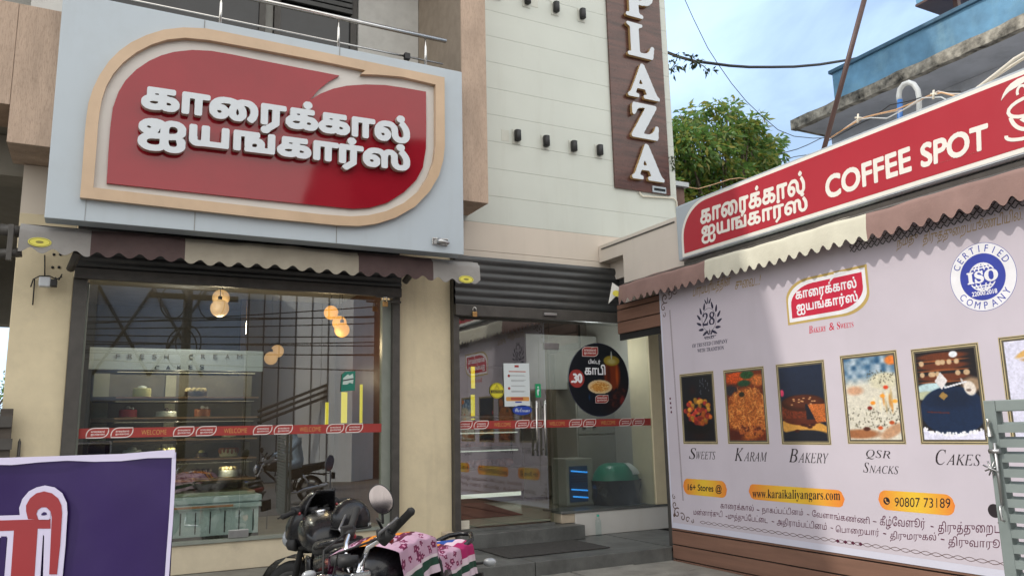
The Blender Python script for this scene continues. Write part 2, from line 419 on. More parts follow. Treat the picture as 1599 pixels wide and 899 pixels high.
M('plank',(.215,.115,.08),.55,var=.16,scale=4,stretch=(1,.3,5),bump=.12,bscale=18,bstretch=(3,.4,10),streak=.12,scol=(.10,.06,.045))
M('bronze_rail',(.09,.05,.045),.5,var=.2)
M('concrete_stain',(.30,.30,.30),.9,var=.25,scale=2,dirt=.5,scol=(.10,.10,.10),bump=.4)
M('blue_paint',(.13,.30,.47),.7,var=.38,scale=1.6,dirt=.5,scol=(.20,.36,.44),streak=.4,bump=.2)
M('blue_grey_soffit',(.46,.49,.55),.8,var=.15,scale=1.6,dirt=.35,scol=(.15,.17,.20))
M('mossy',(.25,.235,.20),.9,var=.95,scale=7,dirt=.9,scol=(.02,.019,.018),bump=.9,bscale=30)
M('ivory',(.70,.66,.56),.5,var=.05)
M('wire',(.012,.012,.014),.5)
M('wire_copper',(.55,.33,.17),.5,var=.1); M('wire_pale',(.62,.55,.48),.5); M('wire_blue',(.05,.16,.45),.4)
M('pipe_grey',(.50,.53,.54),.45,var=.08,dirt=.2,scol=(.3,.3,.3)); M('pipe_blue',(.03,.14,.42),.4)
M('shop_floor',(.50,.52,.46),.18,var=.06,scale=2)
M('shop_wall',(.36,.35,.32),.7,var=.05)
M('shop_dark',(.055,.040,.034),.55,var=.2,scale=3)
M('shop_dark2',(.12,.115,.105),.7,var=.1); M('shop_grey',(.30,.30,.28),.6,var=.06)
M('shop_ceiling',(.40,.38,.35),.8)
M('carpet',(.11,.018,.018),.95,var=.2,scale=20,bump=.3,bscale=200)
glass_mat('glass',(.86,.89,.86),1.6,.20)
glass_mat('case_glass',(.93,.96,.95),1.3,.0)

# ================= ground =================
def sheet(name,x0,x1,y0,y1,z,mat,kind='structure',zb=None):
    b=MB()
    if zb is None: b.quad((x0,y0,z),(x1,y0,z),(x1,y1,z),(x0,y1,z))
    else: b.box(x0,x1,y0,y1,zb,z)
    return b.build(name,MATS[mat],kind=kind)
M('earth',(.20,.17,.13),.95,var=.25,scale=1.5,bump=.4,bscale=30)
sheet('ground',-400,400,-400,400,-.012,'earth')
sheet('road',-60,60,-7.5,3.2,0.0,'asphalt')
sheet('forecourt',-16,14,3.2,6.0,.004,'slab')
# the shop front pavement, two levels, with joints between the slabs
b=MB(); xs=[-16,-12,-8.5,-5.2,-2.4,.2,2.45,3.75,5.368]
for i in range(len(xs)-1):
    b.box(xs[i]+.004,xs[i+1]-.004,6.82,8.05,-.01,.27,.006)
lower=[(x,x+.72) for x in np.arange(-4,5.2,.74)]
b.build('pavement',MATS['granite'],kind='structure')
b=MB(); b.box(-16,5.367,6.838,8.0,-.01,.25); b.build('pavement_base',MATS['granite_riser'],kind='structure')
b=MB()
for k,(x0,x1) in enumerate(lower):
    for y0,y1 in ((5.75,6.27),(6.28,6.815)): b.box(x0,min(x1,5.36),y0,y1,-.01,.145+.004*((k*7)%3-1),.008)
b.build('footpath',MATS['slab'],kind='structure')

# ================= the commercial building =================
YF=8.08
bld=thing('commercial_building','three storey shop building with cream panelled wall and glass shop front','building',(3,8.08,0))
def P(name,mat,b,parent=None,**k): return b.build(name,MATS[mat],parent or bld,**k)
# pillars and base walls
for x0,x1 in ((-.725,-.265),(2.815,3.432)):
    b=MB(); b.box(x0,x1,8.06,8.62,.27,3.5 if x0<0 else 3.44,.008); P('pillar','cream',b)
b=MB(); b.box(-.267,2.817,8.07,8.30,.27,.525,.006); P('base_wall','cream_base',b)
b=MB(); b.box(4.98,6.36,8.07,8.34,.27,.535,.008); P('plinth','white_panel_warm',b)
M('tile_end',(.50,.42,.32),.6,var=.1,dirt=.3,scol=(.25,.2,.15))
b=MB(); b.box(4.80,4.977,8.08,8.34,.43,.56,.006); P('plinth_end','tile_end',b)
b=MB(); b.box(4.79,6.36,8.06,8.5,.535,.560,.004); b.box(4.79,4.98,8.075,8.5,.56,.563); P('plinth_top','granite',b)
b=MB(); b.box(3.44,4.975,7.86,8.6,.272,.425,.008); P('door_step','granite',b)
b=MB(); b.box(6.14,6.33,8.05,8.5,.562,3.44,.005); P('corner_post','cream',b)
b=MB(); b.box(6.335,6.75,8.075,12.0,0,3.47); P('side_wall','dark_frame',b)
# lintel above the shop window
b=MB(); b.box(-.725,3.432,8.07,8.6,3.5,3.95); P('lintel','cladding_pink',b)
# panelled wall: horizontal cladding strips with open joints
b=MB(); b2=MB(); z0=3.452; pitch=.3385
for k in range(30):
    za=z0+.085 if k==0 else 3.875+(k-2)*pitch
    zs=[3.452,3.5365,3.875]
    za,zb=((3.447,3.535) if k==0 else (3.5365,3.875) if k==1 else (3.875+(k-2)*pitch,3.875+(k-1)*pitch))
    t=b2 if k<2 else b
    t.box(3.435,6.735,8.05,8.09,za+.0013,zb-.0013,.0015)
P('cladding','cladding',b); P('cladding_band','cladding_pink',b2)
b=MB(); b.box(3.44,6.72,8.092,12,3.46,13.4); P('upper_block','cladding',b)
# left part: projecting frame of textured beams around the balcony
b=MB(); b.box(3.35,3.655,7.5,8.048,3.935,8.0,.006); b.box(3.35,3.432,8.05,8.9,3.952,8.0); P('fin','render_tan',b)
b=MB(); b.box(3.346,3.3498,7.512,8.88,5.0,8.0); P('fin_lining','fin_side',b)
b=MB(); b.box(-.815,-.40,7.5,8.1,3.955,5.21,.006); b.box(-16,-.817,7.5,8.1,4.285,5.21,.006); P('balcony_beam','render_tan',b)
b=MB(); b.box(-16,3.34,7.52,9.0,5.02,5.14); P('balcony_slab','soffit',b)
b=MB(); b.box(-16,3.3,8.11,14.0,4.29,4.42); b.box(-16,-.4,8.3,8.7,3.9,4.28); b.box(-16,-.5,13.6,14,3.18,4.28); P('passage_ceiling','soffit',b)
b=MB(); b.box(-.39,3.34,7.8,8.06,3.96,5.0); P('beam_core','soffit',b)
b=MB(); b.box(-16,1.55,8.9,9.1,5.15,8.0); b.box(2.55,3.346,8.9,9.1,5.15,8); b.box(1.55,2.55,8.9,9.1,7.6,8); P('balcony_wall','shop_grey',b)
b=MB(); b.box(-16,3.66,7.5,8.04,8.0,13.4); b.box(-16,3.43,8.05,13.9,8.0,13.4); P('upper_storeys','render_tan',b)
# balcony openings: dark glazed doors with frames
def opening(x0,x1,z0,z1,y,shut=False):
    f=MB(); w=.07
    f.box(x0,x0+w,y-.05,y+.05,z0,z1); f.box(x1-w,x1,y-.05,y+.05,z0,z1); f.box(x0+w,x1-w,y-.05,y+.05,z1-w,z1); f.box(x0+w,x1-w,y-.05,y+.05,z0,z0+w)
    fr=f.build('window',MATS['dark_frame'],bld)
    g=MB(); g.box(x0+w,x1-w,y-.01,y+.01,z0+w,z1-w); g.build('window_pane',MATS['dark_window'],fr)
opening(-.35,1.45,5.16,7.55,8.84); opening(1.56,2.54,5.16,7.58,8.9)
M('pale_wall',(.55,.55,.53),.7); b=MB(); b.box(2.56,3.34,8.82,8.898,5.16,7.9); P('balcony_reveal','pale_wall',b)
b=MB(); b.box(-.80,-.42,8.2,8.4,5.22,7.5); P('balcony_reveal','pale_wall',b)
b=MB()
for i in range(14): b.box(1.62,2.48,8.80,8.838,6.55+i*.075,6.61+i*.075,.006)
P('balcony_shutter','shutter',b)
# railing on top of the sign box
rail=thing('balcony_railing','polished steel railing with two tubes along the balcony edge above the big sign','railing',(1.4,7.42,5.3))
tl=[(-1.2,7.44,5.73),(3.10,7.44,5.73)]
b=MB(); b.tube([(-.9,7.44,5.70),(3.14,7.44,5.70)],.024,10); b.build('top_tube',MATS['steel'],rail)
b=MB(); b.tube([(-.9,7.44,5.425),(3.10,7.44,5.425)],.011,8); b.build('lower_tube',MATS['steel'],rail)
for x in (-.3,.81,1.95,2.90):
    b=MB(); b.tube([(x,7.44,5.3),(x,7.44,5.58),(x,7.44,5.60),(x,7.44,5.69)],[.016,.016,.009,.009],8); b.build('post',MATS['steel'],rail)
b=MB(); b.box(2.66,2.72,7.415,7.465,5.39,5.46,.006); b.build('clip',MATS['black'],rail)

# ---- display window (left) and glazed door (right) ----
b=MB()
b.box(-.262,-.150,7.98,8.10,.53,2.95); P('window_channel','dark_frame',b)
b=MB(); b.box(2.735,2.812,7.98,8.10,.53,2.95); P('window_channel','dark_frame',b)
M('alu_green',(.22,.24,.21),.4,var=.1)
b=MB(); b.box(-.150,-.135,8.04,8.13,.53,2.9); b.box(2.64,2.734,8.05,8.13,.53,2.9); b.box(-.134,2.639,8.05,8.13,.527,.555); P('window_trim','alu_green',b)
for x0,x1 in ((-.134,1.249),(1.252,2.0),(2.003,2.639)):
    b=MB(); b.box(x0,x1,8.075,8.083,.556,2.98); P('display_glass','glass',b)
for x in (1.25,2.42):
    b=MB(); b.box(x-.09,x+.09,8.045,8.074,.558,.63,.004) if x<2 else b.box(x-.05,x+.05,8.045,8.074,.56,.64,.004); P('glass_patch','steel_dull',b)
b=MB(); b.box(3.434,3.502,7.98,8.12,.43,3.43); P('door_channel','dark_frame',b)
b=MB(); b.box(3.503,4.70,8.06,8.10,.426,.455); P('door_sill','granite',b)
gl=MB(); gl.box(3.503,4.695,8.072,8.082,.458,2.90); door=P('glass_door','glass',gl)
for x in (4.475,4.585):
    b=MB(); b.tube([(x,8.02,1.20),(x,8.02,1.82)],.013,10)
    for z in (1.27,1.75): b.tube([(x,8.02,z),(x,8.07,z)],.008,6)
    b.build('door_handle',MATS['steel'],door)
b=MB(); b.box(3.515,3.63,8.05,8.071,.46,.55,.004); b.build('hinge_patch',MATS['ivory'],door)
gl=MB(); gl.box(4.703,6.138,8.072,8.082,.565,2.90); P('side_glass','glass',gl)
b=MB(); b.box(4.62,4.82,8.05,8.071,2.42,2.50,.004); P('glass_bracket','steel_dull',b)
# roller shutters: ribbed curtain, guide and bottom bar
def shutter(name,label,x0,x1,zb,zt,y,n,parts_bar):
    t=thing(name,label,'roller shutter',((x0+x1)/2,y,zb))
    P=[]; H=zt-zb-parts_bar
    for i in range(n*6+1):
        z=zb+parts_bar+H*i/(n*6); d=.022*abs(math.sin(math.pi*i/6))+.006
        P.append([(x0,y-d,z),(x1,y-d,z)])
    b=MB(); b.grid(P,True); b.grid([[(x0,y+.02,zb+parts_bar),(x1,y+.02,zb+parts_bar)],[(x0,y+.02,zt),(x1,y+.02,zt)]]); b.build('curtain',MATS['shutter'],t)
    b=MB(); b.box(x0,x1,y-.035,y+.03,zb,zb+parts_bar-.004,.006); bar=b.build('bottom_bar',MATS['dark_frame'],t)
    return t,bar
sh1,bar1=shutter('roller_shutter','dark rolled up shutter under the awning over the wide display window','',0,0,0,0,1,0) if False else shutter('roller_shutter','dark rolled up shutter under the awning over the wide display window',-.26,2.81,2.915,3.33,7.95,5,.10)
sh2,bar2=shutter('roller_shutter','dark ribbed rolled up shutter above the glass entrance door',3.44,6.33,2.755,3.44,7.96,6,.13)
b=MB(); b.box(3.44,6.33,8.0,8.5,2.9,3.44); b.box(-.26,2.81,7.99,8.06,2.985,3.49); P('shutter_housing','black',b)
b=MB(); b.box(4.55,4.72,7.90,7.925,2.80,2.83,.004); b.build('pull_handle',MATS['steel_dull'],bar2)
def padlock(label,x,y,z):
    t=thing('padlock',label,'padlock',(x,y,z),'brass padlocks on the shutters')
    b=MB(); b.box(x-.028,x+.028,y-.012,y+.012,z,z+.055,.006); M('brass',(.42,.25,.10),.35,metal=.8,var=.15,scale=30); b.build('lock_body',MATS['brass'],t)
    b=MB(); b.tube([(x-.02,y,z+.055),(x-.02,y,z+.09),(x-.012,y,z+.105),(x+.012,y,z+.105),(x+.02,y,z+.09),(x+.02,y,z+.055)],.006,6); b.build('shackle',MATS['steel'],t)
padlock('brass padlock hanging at the right end of the display window shutter',2.62,7.9,2.80)
padlock('brass padlock hanging at the top left corner of the glass door',3.655,7.9,2.74)
b=MB(); b.box(2.52,2.72,7.9,7.914,2.895,2.912); b.tube([(2.68,7.92,2.86),(2.80,7.92,2.86)],.012,6); P('latch_bolt','dark_frame',b)

# ---- interior of the shop ----
b=MB(); b.box(-.26,6.33,8.35,12,.44,.462); P('interior_floor','shop_floor',b)
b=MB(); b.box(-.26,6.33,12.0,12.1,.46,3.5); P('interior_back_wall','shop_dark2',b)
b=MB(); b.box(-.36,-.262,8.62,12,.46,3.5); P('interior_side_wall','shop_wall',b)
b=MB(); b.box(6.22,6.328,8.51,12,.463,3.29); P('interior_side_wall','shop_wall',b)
b=MB(); b.box(5.372,6.14,6.84,8.05,.255,.272); P('side_floor','granite',b)
b=MB(); b.box(-.26,6.33,8.35,12,3.3,3.4); P('interior_ceiling','shop_ceiling',b)
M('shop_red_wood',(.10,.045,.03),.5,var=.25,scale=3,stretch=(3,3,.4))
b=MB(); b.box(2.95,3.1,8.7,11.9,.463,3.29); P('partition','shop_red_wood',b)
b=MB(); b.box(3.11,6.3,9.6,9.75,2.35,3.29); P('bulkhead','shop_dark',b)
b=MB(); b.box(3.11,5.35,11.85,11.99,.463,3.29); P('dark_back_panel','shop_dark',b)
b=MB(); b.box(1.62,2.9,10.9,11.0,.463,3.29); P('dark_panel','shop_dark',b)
M('led_yellow',(.4,.3,.01),.5,emit=1.1,ecol=(.72,.60,.02)); M('led_white',(.6,.6,.55),.5,emit=.8,ecol=(.85,.9,.8))
def led(x0,x1,y0,y1,z0,z1,mat='led_yellow'):
    b=MB(); b.box(x0,x1,y0,y1,z0,z1); P('light_strip',mat,b)
for (xa,ya,xb,yb) in ((508,628,512,662),(533,612,541,660),(562,600,565,660)):
    p=aty(xa,ya,8.95); q=aty(xb,yb,8.95); led(p[0],q[0],8.93,8.95,q[2],p[2])
for (xa,ya,xb,yb) in ((735,563,741,606),(735,616,741,655)):
    p=aty(xa,ya,11.0); q=aty(xb,yb,11.0); led(p[0],q[0],10.98,11.0,q[2],p[2])
p=aty(741,563,11.); q=aty(769,566,11.); led(p[0],q[0],10.985,11.0,p[2]-.03,p[2])
# ================= logo artwork: lettering of the bakery =================
LINE1='காைரக்கால்'; LINE2='ஐயங்கார்ஸ்'
def sign_lines(res=90,bold=.062):
    a=text_shapes(LINE1,res,bold,1.22,0,1,.25); b=text_shapes(LINE2,res,bold,1.22,0,1,.25); return a,b
SL1,SL2=sign_lines()
S1,S2=sign_lines(40,.045)
def logo(F,u0,v0,u1,v1,w,parent,mats,thick=.002,slant=0.0):
    """the leaf shaped emblem with its two lines of lettering, in a box"""
    gold,white,red,txt=mats
    W=u1-u0; H=v1-v0
    def leaf(i):
        x0,x1,y0,y1=i,1-i,i*W/H,1-i*W/H; k=.30; P=[]
        P.append((x0,y0)); 
        for t in range(9):
            a=R(-90+90*t/8); P.append((x1-k+ (k)*math.cos(a),y0+.42+.42*math.sin(a)))
        P.append((x1,y1))
        for t in range(9):
            a=R(90+90*t/8); P.append((x0+k+k*math.cos(a),y1-.42+.42*math.sin(a)))
        return [np.array([(u0+x*W,v0+y*H+(x-.5)*slant*W) for x,y in P])]
    letter('emblem_border',F,leaf(0),w,w+thick,gold,parent)
    letter('emblem_margin',F,leaf(.025),w+thick,w+2*thick,white,parent)
    letter('emblem_field',F,leaf(.062),w+2*thick,w+3*thick,red,parent)
    sh=fit(S1,u0+.13*W,v0+.50*H,u0+.87*W,v0+.80*H)+fit(S2,u0+.13*W,v0+.18*H,u0+.87*W,v0+.50*H)
    sh=[np.stack([p[:,0],p[:,1]+(p[:,0]-(u0+u1)/2)*slant],1) for p in sh]
    sw=[np.array([(u0+.56*W,v0+.77*H),(u0+.60*W,v0+.84*H),(u0+.66*W,v0+.905*H),(u0+.80*W,v0+.94*H),(u0+.69*W,v0+.97*H),(u0+.62*W,v0+.965*H),(u0+.64*W,v0+.925*H),(u0+.58*W,v0+.86*H)])]
    sw=[np.stack([p[:,0],p[:,1]+(p[:,0]-(u0+u1)/2)*slant],1) for p in sw]
    letter('emblem_lettering',F,sh+sw,w+3*thick,w+4*thick,txt,parent)

# ================= big bakery sign =================
YS=7.3; F=FY(YS)
sign=thing('shop_sign','large white sign box with red leaf shaped panel and raised white Tamil lettering','sign',(1.4,7.4,3.29))
def pts(F,L): return np.array([pxu(F,x,y) for x,y in L])
def smooth(P,n=3):
    P=np.array(P)
    for _ in range(n):
        Q=np.empty((2*len(P),2)); N_=np.roll(P,-1,0); Q[0::2]=.75*P+.25*N_; Q[1::2]=.25*P+.75*N_; P=Q
    return P
b=MB(); b.box(-.485,3.265,7.302,7.498,3.288,5.305,.006); b.build('cabinet',MATS['white_panel'],sign)
b=MB()
for x in (.66,1.93): b.box(x-.003,x+.003,7.2975,7.301,3.29,5.30)
b.box(-.485+.29,-.485+.293,7.2975,7.301,3.29,3.50)
b.build('panel_seams',MATS['seam'],sign)
arcO=[(125,311),(127.5,280),(130,245),(133,205),(135,186),(138,165),(145,143),(155,122),(170,100),(186,84),(204,71),(228,59.5),(255,51),(285,47.5),(320,49),(350,54.5),(400,64.5),(480,81),(560,97.5),(640,114),(691,124.5),(691.3,180),(691.5,230),(689,253),(682,277),(668,301),(645,325),(615,342),(585,351.5),(557,355),(525,353.8),(400,341.5),(260,326)]
arcI=[(145.7,295.6),(149.5,250),(153,200),(155,182),(159,159),(166,138),(177,119),(192,102),(212,86.5),(236,74),(260,66.5),(288,63.5),(325,67),(400,80.5),(500,99.5),(568,113.5),(561,119.5),(590,120.5),(625,123.5),(677,135.5),(677.2,180),(677,232),(674,254),(665,278),(650,301),(628,319),(600,332),(572,338.5),(545,340),(500,337),(300,314)]
def resample(P,step):
    P=np.vstack([P,P[:1]]); out=[]
    for a,b_ in zip(P[:-1],P[1:]):
        k=max(1,int(np.hypot(*(b_-a))/step)); out+= [a+(b_-a)*i/k for i in range(k)]
    return np.array(out)
gO,gI=pts(F,arcO),pts(F,arcI)
letter('gold_frame',F,[gO,gI],.001,.058,MATS['gold_panel'],sign)
letter('inner_panel',F,[gI*1.0],.0008,.004,MATS['white_panel_warm'],sign)
F2=FY(YS-.03)
redP=[(166.5,286),(169,240),(172,200),(176,169),(185,144),(196,126),(213,109),(233,95.5),(252,87),(272,81.5),(300,78.5),(330,80),(365,86),(400,93.3),(465,106),(530,118.5),(513,128),(498,140),(484,156.5),(500,146.8),(520,139),(541,134.4),(571,132.3),(601,133.2),(632,137.7),(665,143.5),(665.5,190),(665,232),(660,262),(650,281),(631,300),(605,316.5),(577,324.5),(550,326),(520,323),(400,311)]
red=letter('red_panel',F,[pts(F2,redP)],.004,.034,MATS['red_gloss'],sign)
# lettering: returns (sides) and faces
FL=FY(YS-.10)
def para(shapes,bl,br,tl,ref=None):
    """map shapes into the parallelogram bl-br-tl"""
    A=np.concatenate(ref or shapes); a=A.min(0); d=A.max(0)-a; bl,br,tl=map(np.array,(bl,br,tl))
    return [bl+((p-a)[:,:1]/d[0])*(br-bl)+((p-a)[:,1:]/d[1])*(tl-bl) for p in shapes]
def box_of(F,x0,x1,ytl,ybl,ytr,ybr):
    return pxu(F,x0,ybl),pxu(F,x1,ybr),pxu(F,x0,ytl)
# line 1 reaches from the foot of the long strokes to the dots above
q0=pxu(FL,219,180); q1=pxu(FL,640,235); qt=pxu(FL,222,120)
t1=para(SL1,(q0[0],q0[1]-.0),(q1[0],q1[1]),(q0[0],qt[1]))
q0=pxu(FL,214,233); q1=pxu(FL,640,282); qt=pxu(FL,217,170)
t2=para(SL2,(q0[0],q0[1]),(q1[0],q1[1]),(q0[0],qt[1]))
LET=(t1,t2)
for nm,t,dw in (('lettering_line',t1,0),('lettering_line',t2,.003)):
    b=MB(); add_shape(b,F,t,.046,.098+dw); o=b.build(nm,MATS['letter_side'],sign)
    b=MB(); add_shape(b,F,t,.0985+dw,.104+dw); b.build('letter_face',MATS['letter_white'],o)
b=MB(); c=aty(690,378,7.28); b.box(c[0]-.10,c[0]+.07,7.285,7.3005,c[2]-.03,c[2]+.04,.003); o=b.build('lamp_plate',MATS['steel'],sign)
b=MB(); b.tube([(c[0]-.05,7.27,c[2]+.01),(c[0]-.02,7.25,c[2]),(c[0]+.06,7.22,c[2]-.02)],[.03,.025,.012],10); b.build('lamp_arm',MATS['steel_dull'],o)

# ================= plaza sign =================
ps=thing('plaza_sign','tall dark wood board with raised white letters reading PLAZA','sign',(6.17,8.03,4.53))
m=M('laminate',(.085,.034,.026),.28,var=.55,scale=5,stretch=(.35,1,3.5),coat=.15,streak=0)
b=MB(); b.box(5.72,6.615,8.02,8.048,4.525,9.6,.004); b.build('board',MATS['laminate'],ps)
Fp=FY(8.018)
M('letter_gold',(.45,.30,.13),.4,var=.1)
for ch,(z0,z1),(x0,x1) in (('A',(4.665,5.165),(5.955,6.475)),('Z',(5.235,5.725),(5.98,6.43)),('A',(5.80,6.295),(5.955,6.475)),('L',(6.385,6.87),(5.985,6.43)),('P',(6.955,7.44),(5.985,6.45)),('\u0048',(7.53,8.02),(5.955,6.475)) if False else ('S',(7.53,8.02),(6.0,6.44))):
    sh=text_shapes(chr(0x1D400+ord(ch)-65),70,.035,1.0); sh=fit(sh,x0,z0,x1,z1)
    b=MB(); add_shape(b,Fp,sh,.004,.050); o=b.build('letter',MATS['letter_gold'],ps)
    b=MB(); add_shape(b,Fp,sh,.0505,.056); b.build('letter_face',MATS['letter_white'],o)
    if ch=='P': break
p=aty(1030,296,8.0); b=MB(); b.box(p[0]-.11,p[0]+.11,8.0,8.018,p[2]-.045,p[2]+.04,.003); o=b.build('lamp_tray',MATS['white_panel'],ps)
b=MB(); b.box(p[0]-.09,p[0]+.09,7.993,7.9995,p[2]-.02,p[2]+.012); b.build('lamp_lens',MATS['dark_window'],o)
p=aty(998,300,8.03); q=aty(1056,311,8.03); r_=aty(1057.5,334,8.03)
b=MB(); b.tube([p,(p[0]+.05,8.03,p[2]-.05),(q[0]-.05,8.03,q[2]+.01),(q[0],8.03,q[2]-.03),(q[0]+.01,8.03,r_[2])],.012,6); b.build('conduit',MATS['ivory'],None,label='thin pale cable running under the PLAZA board to the wall edge',cat='cable')
# little wall lights on the panelled wall
row=[(4.31,5.0),(4.71,4.99),(5.11,4.985),(5.5,4.99),(3.92,5.0),(4.08,6.85),(4.5,6.845),(4.92,6.835),(5.32,6.835)]
names={4.31:'second',4.71:'third',5.11:'fourth',5.5:'last'}
low=['small black wall light left of all others in the lower row, next to the brown fin','small black wall light second from the brown fin in the lower row','small black wall light third from the brown fin in the lower row','small black wall light in the lower row, second from the wooden board','small black wall light in the lower row, closest to the wooden board']
lights=[(4.31,5.0,'small black wall light in the lower row, farthest from the wooden board'),(4.71,4.99,'small black wall light in the lower row, third from the wooden board'),(5.11,4.985,'small black wall light in the lower row, second from the wooden board'),(5.5,4.99,'small black wall light in the lower row, closest to the wooden board'),
 (4.08,6.85,'small black wall light in the upper row, farthest from the wooden board'),(4.5,6.845,'small black wall light in the upper row, third from the wooden board'),(4.92,6.835,'small black wall light in the upper row, second from the wooden board'),(5.32,6.835,'small black wall light in the upper row, closest to the wooden board')]
M('patch',(.55,.56,.50),.5,var=.06)
proto=None
for x,z,lab in lights:
    if proto is None:
        t=thing('wall_light',lab,'wall light',(x,8.05,z),'wall lights on the panelled wall'); proto=t
        b=MB(); b.box(x-.055,x+.055,8.041,8.049,z-.10,z+.085,.002); b.build('mount_plate',MATS['patch'],t)
        b=MB(); b.loft([(-.066,0,0,.036,.036,2.4),(-.062,0,0,.040,.040,2.4),(.062,0,0,.040,.040,2.4),(.066,0,0,.034,.034,2.4)],14)
        b.v=[(x+y,8.005+zz,z+xx) for xx,y,zz in b.v]; b.build('lamp_body',MATS['black'],t)
    else:
        t=proto.copy(); col.objects.link(t); t.location=(x,8.05,z); t['label']=lab
        for ch in list(proto.children):
            c=ch.copy(); col.objects.link(c); c.parent=t
for x,z in ((4.16,5.0),(4.62,6.86)):
    b=MB(); b.box(x-.05,x+.05,8.0465,8.0495,z-.08,z+.06); b.build('blank_patch',MATS['patch'],bld)

# ================= awnings =================
M('canvas_grey',(.28,.27,.26),.85,var=.10,scale=5,bump=.2,bscale=60); M('canvas_maroon',(.085,.055,.054),.85,var=.15,scale=5,bump=.2,bscale=60,dirt=.12,scol=(.14,.10,.09)); M('canvas_beige',(.34,.31,.25),.85,var=.1,scale=5,bump=.2,bscale=60,dirt=.2,scol=(.22,.19,.15))
M('canvas_brown',(.27,.17,.15),.85,var=.1,scale=5,bump=.2,bscale=60); M('canvas_cream',(.62,.60,.49),.85,var=.06,scale=5,bump=.2,bscale=60,dirt=.15,scol=(.45,.42,.33))
M('sticker_yellow',(.72,.66,.10),.5,var=.1); M('sticker_ink',(.25,.22,.05),.6)
def awning(name,label,fr,segs,u_of,top,mid,valance,period,amp,parent=None,solid=.004,folds=0.0):
    """fr(u,o,z): u along the wall, o out from it; profile top -> mid -> valance; segs: (u0,u1,material)"""
    t=thing(name,label,'awning',tuple(fr((segs[0][0]+segs[-1][1])/2,0,valance[1])))
    for (u0,u1,mat) in segs:
        n=max(6,int((u1-u0)/period*10)); P=[]
        rows=[top,((top[0]*.5+mid[0]*.5),(top[1]*.5+mid[1]*.5)-.008),mid,(mid[0]+.004,mid[1]-.03)]
        us=[u0+(u1-u0)*i/n for i in range(n+1)]
        for (o,z) in rows:
            P.append([fr(u,o+folds*.012*math.sin(u*9.1+z*7)*(0 if (o,z)==top else 1),z+folds*.010*math.sin(u*5.3)+folds*.006*math.sin(u*17)) for u in us])
        vz=lambda u: valance[1]+folds*.010*math.sin(u*5.3)+amp*(.5-.5*math.cos(2*math.pi*u/period))**1.25
        for k in (.5,1.0):
            P.append([fr(u,valance[0]+.006*math.sin(u*13)*k,(mid[1]-.03)*(1-k)+vz(u)*k) for u in us])
        b=MB(); b.grid(P,True)
        # back face, a little behind, closed along the lower hem
        Q=[[(p-(Vector(fr(0,1,0))-Vector(fr(0,0,0)))*solid) if isinstance(p,Vector) else p for p in row] for row in P]
        b.grid(Q,True); b.grid([P[-1],Q[-1]],False); b.grid([P[0],Q[0]],False)
        b.build('canvas',MATS[mat],t,recalc=False)
    return t
frL=lambda u,o,z: Vector((u,8.05-o,z))
aw=awning('awning','dark maroon, beige and grey striped awning hanging under the big sign',frL,[(-.665,-.14,'canvas_grey'),(-.14,.61,'canvas_maroon'),(.61,2.21,'canvas_beige'),(2.21,3.0,'canvas_maroon'),(3.0,3.535,'canvas_grey')],None,(.50,3.275),(.555,3.235),(.56,3.03),.165,.045,folds=.6)
b=MB(); b.tube([(-.62,7.60,3.27),(3.5,7.60,3.27)],.022,8); b.build('front_tube',MATS['dark_frame'],aw)
for px,py in ((62,378),(728,436)):
    p=aty(px,py,7.485); e=[circle(p[0],p[2],.085,28,.040)]; o=letter('maker_badge',FY(7.485),e,.0,.0015,MATS['sticker_yellow'],aw)
    letter('badge_print',FY(7.485),[circle(p[0],p[2],.105,28,.040),circle(p[0],p[2],.10,28,.036)]+fit(text_shapes('AWNINGS',30,.03),p[0]-.075,p[2]-.012,p[0]+.075,p[2]+.012),.0016,.0022,MATS['sticker_ink'],o) if False else letter('badge_print',FY(7.485),[circle(p[0],p[2],.078,28,.034),circle(p[0],p[2],.072,28,.030),circle(p[0],p[2],.03,10,.012)],.0016,.0022,MATS['sticker_ink'],o)
# bracket beyond its left end
b=MB(); q=[aty(0,358,7.55),aty(34,362,7.55)]; b.tube(q,.05,8); q=[aty(0,396,7.55),aty(34,394,7.55)]; b.tube(q,.04,8); o=b.build('side_bracket',MATS['dark_frame'],aw)
p=aty(17,370,7.5); b=MB(); b.box(p[0]-.02,p[0]+.02,7.46,7.5,p[2]-.20,p[2]+.10,.004); b.build('bracket_plate',MATS['dark_frame'],o)
# folded arm under the right half
for a_,b_ in (((632,440),(655,410)),((110,420),(122,392))):
    q=[aty(a_[0],a_[1],7.75),aty(b_[0],b_[1],7.55)]; bb=MB(); bb.tube(q,.035,8); bb.build('folding_arm',MATS['dark_frame'],aw)

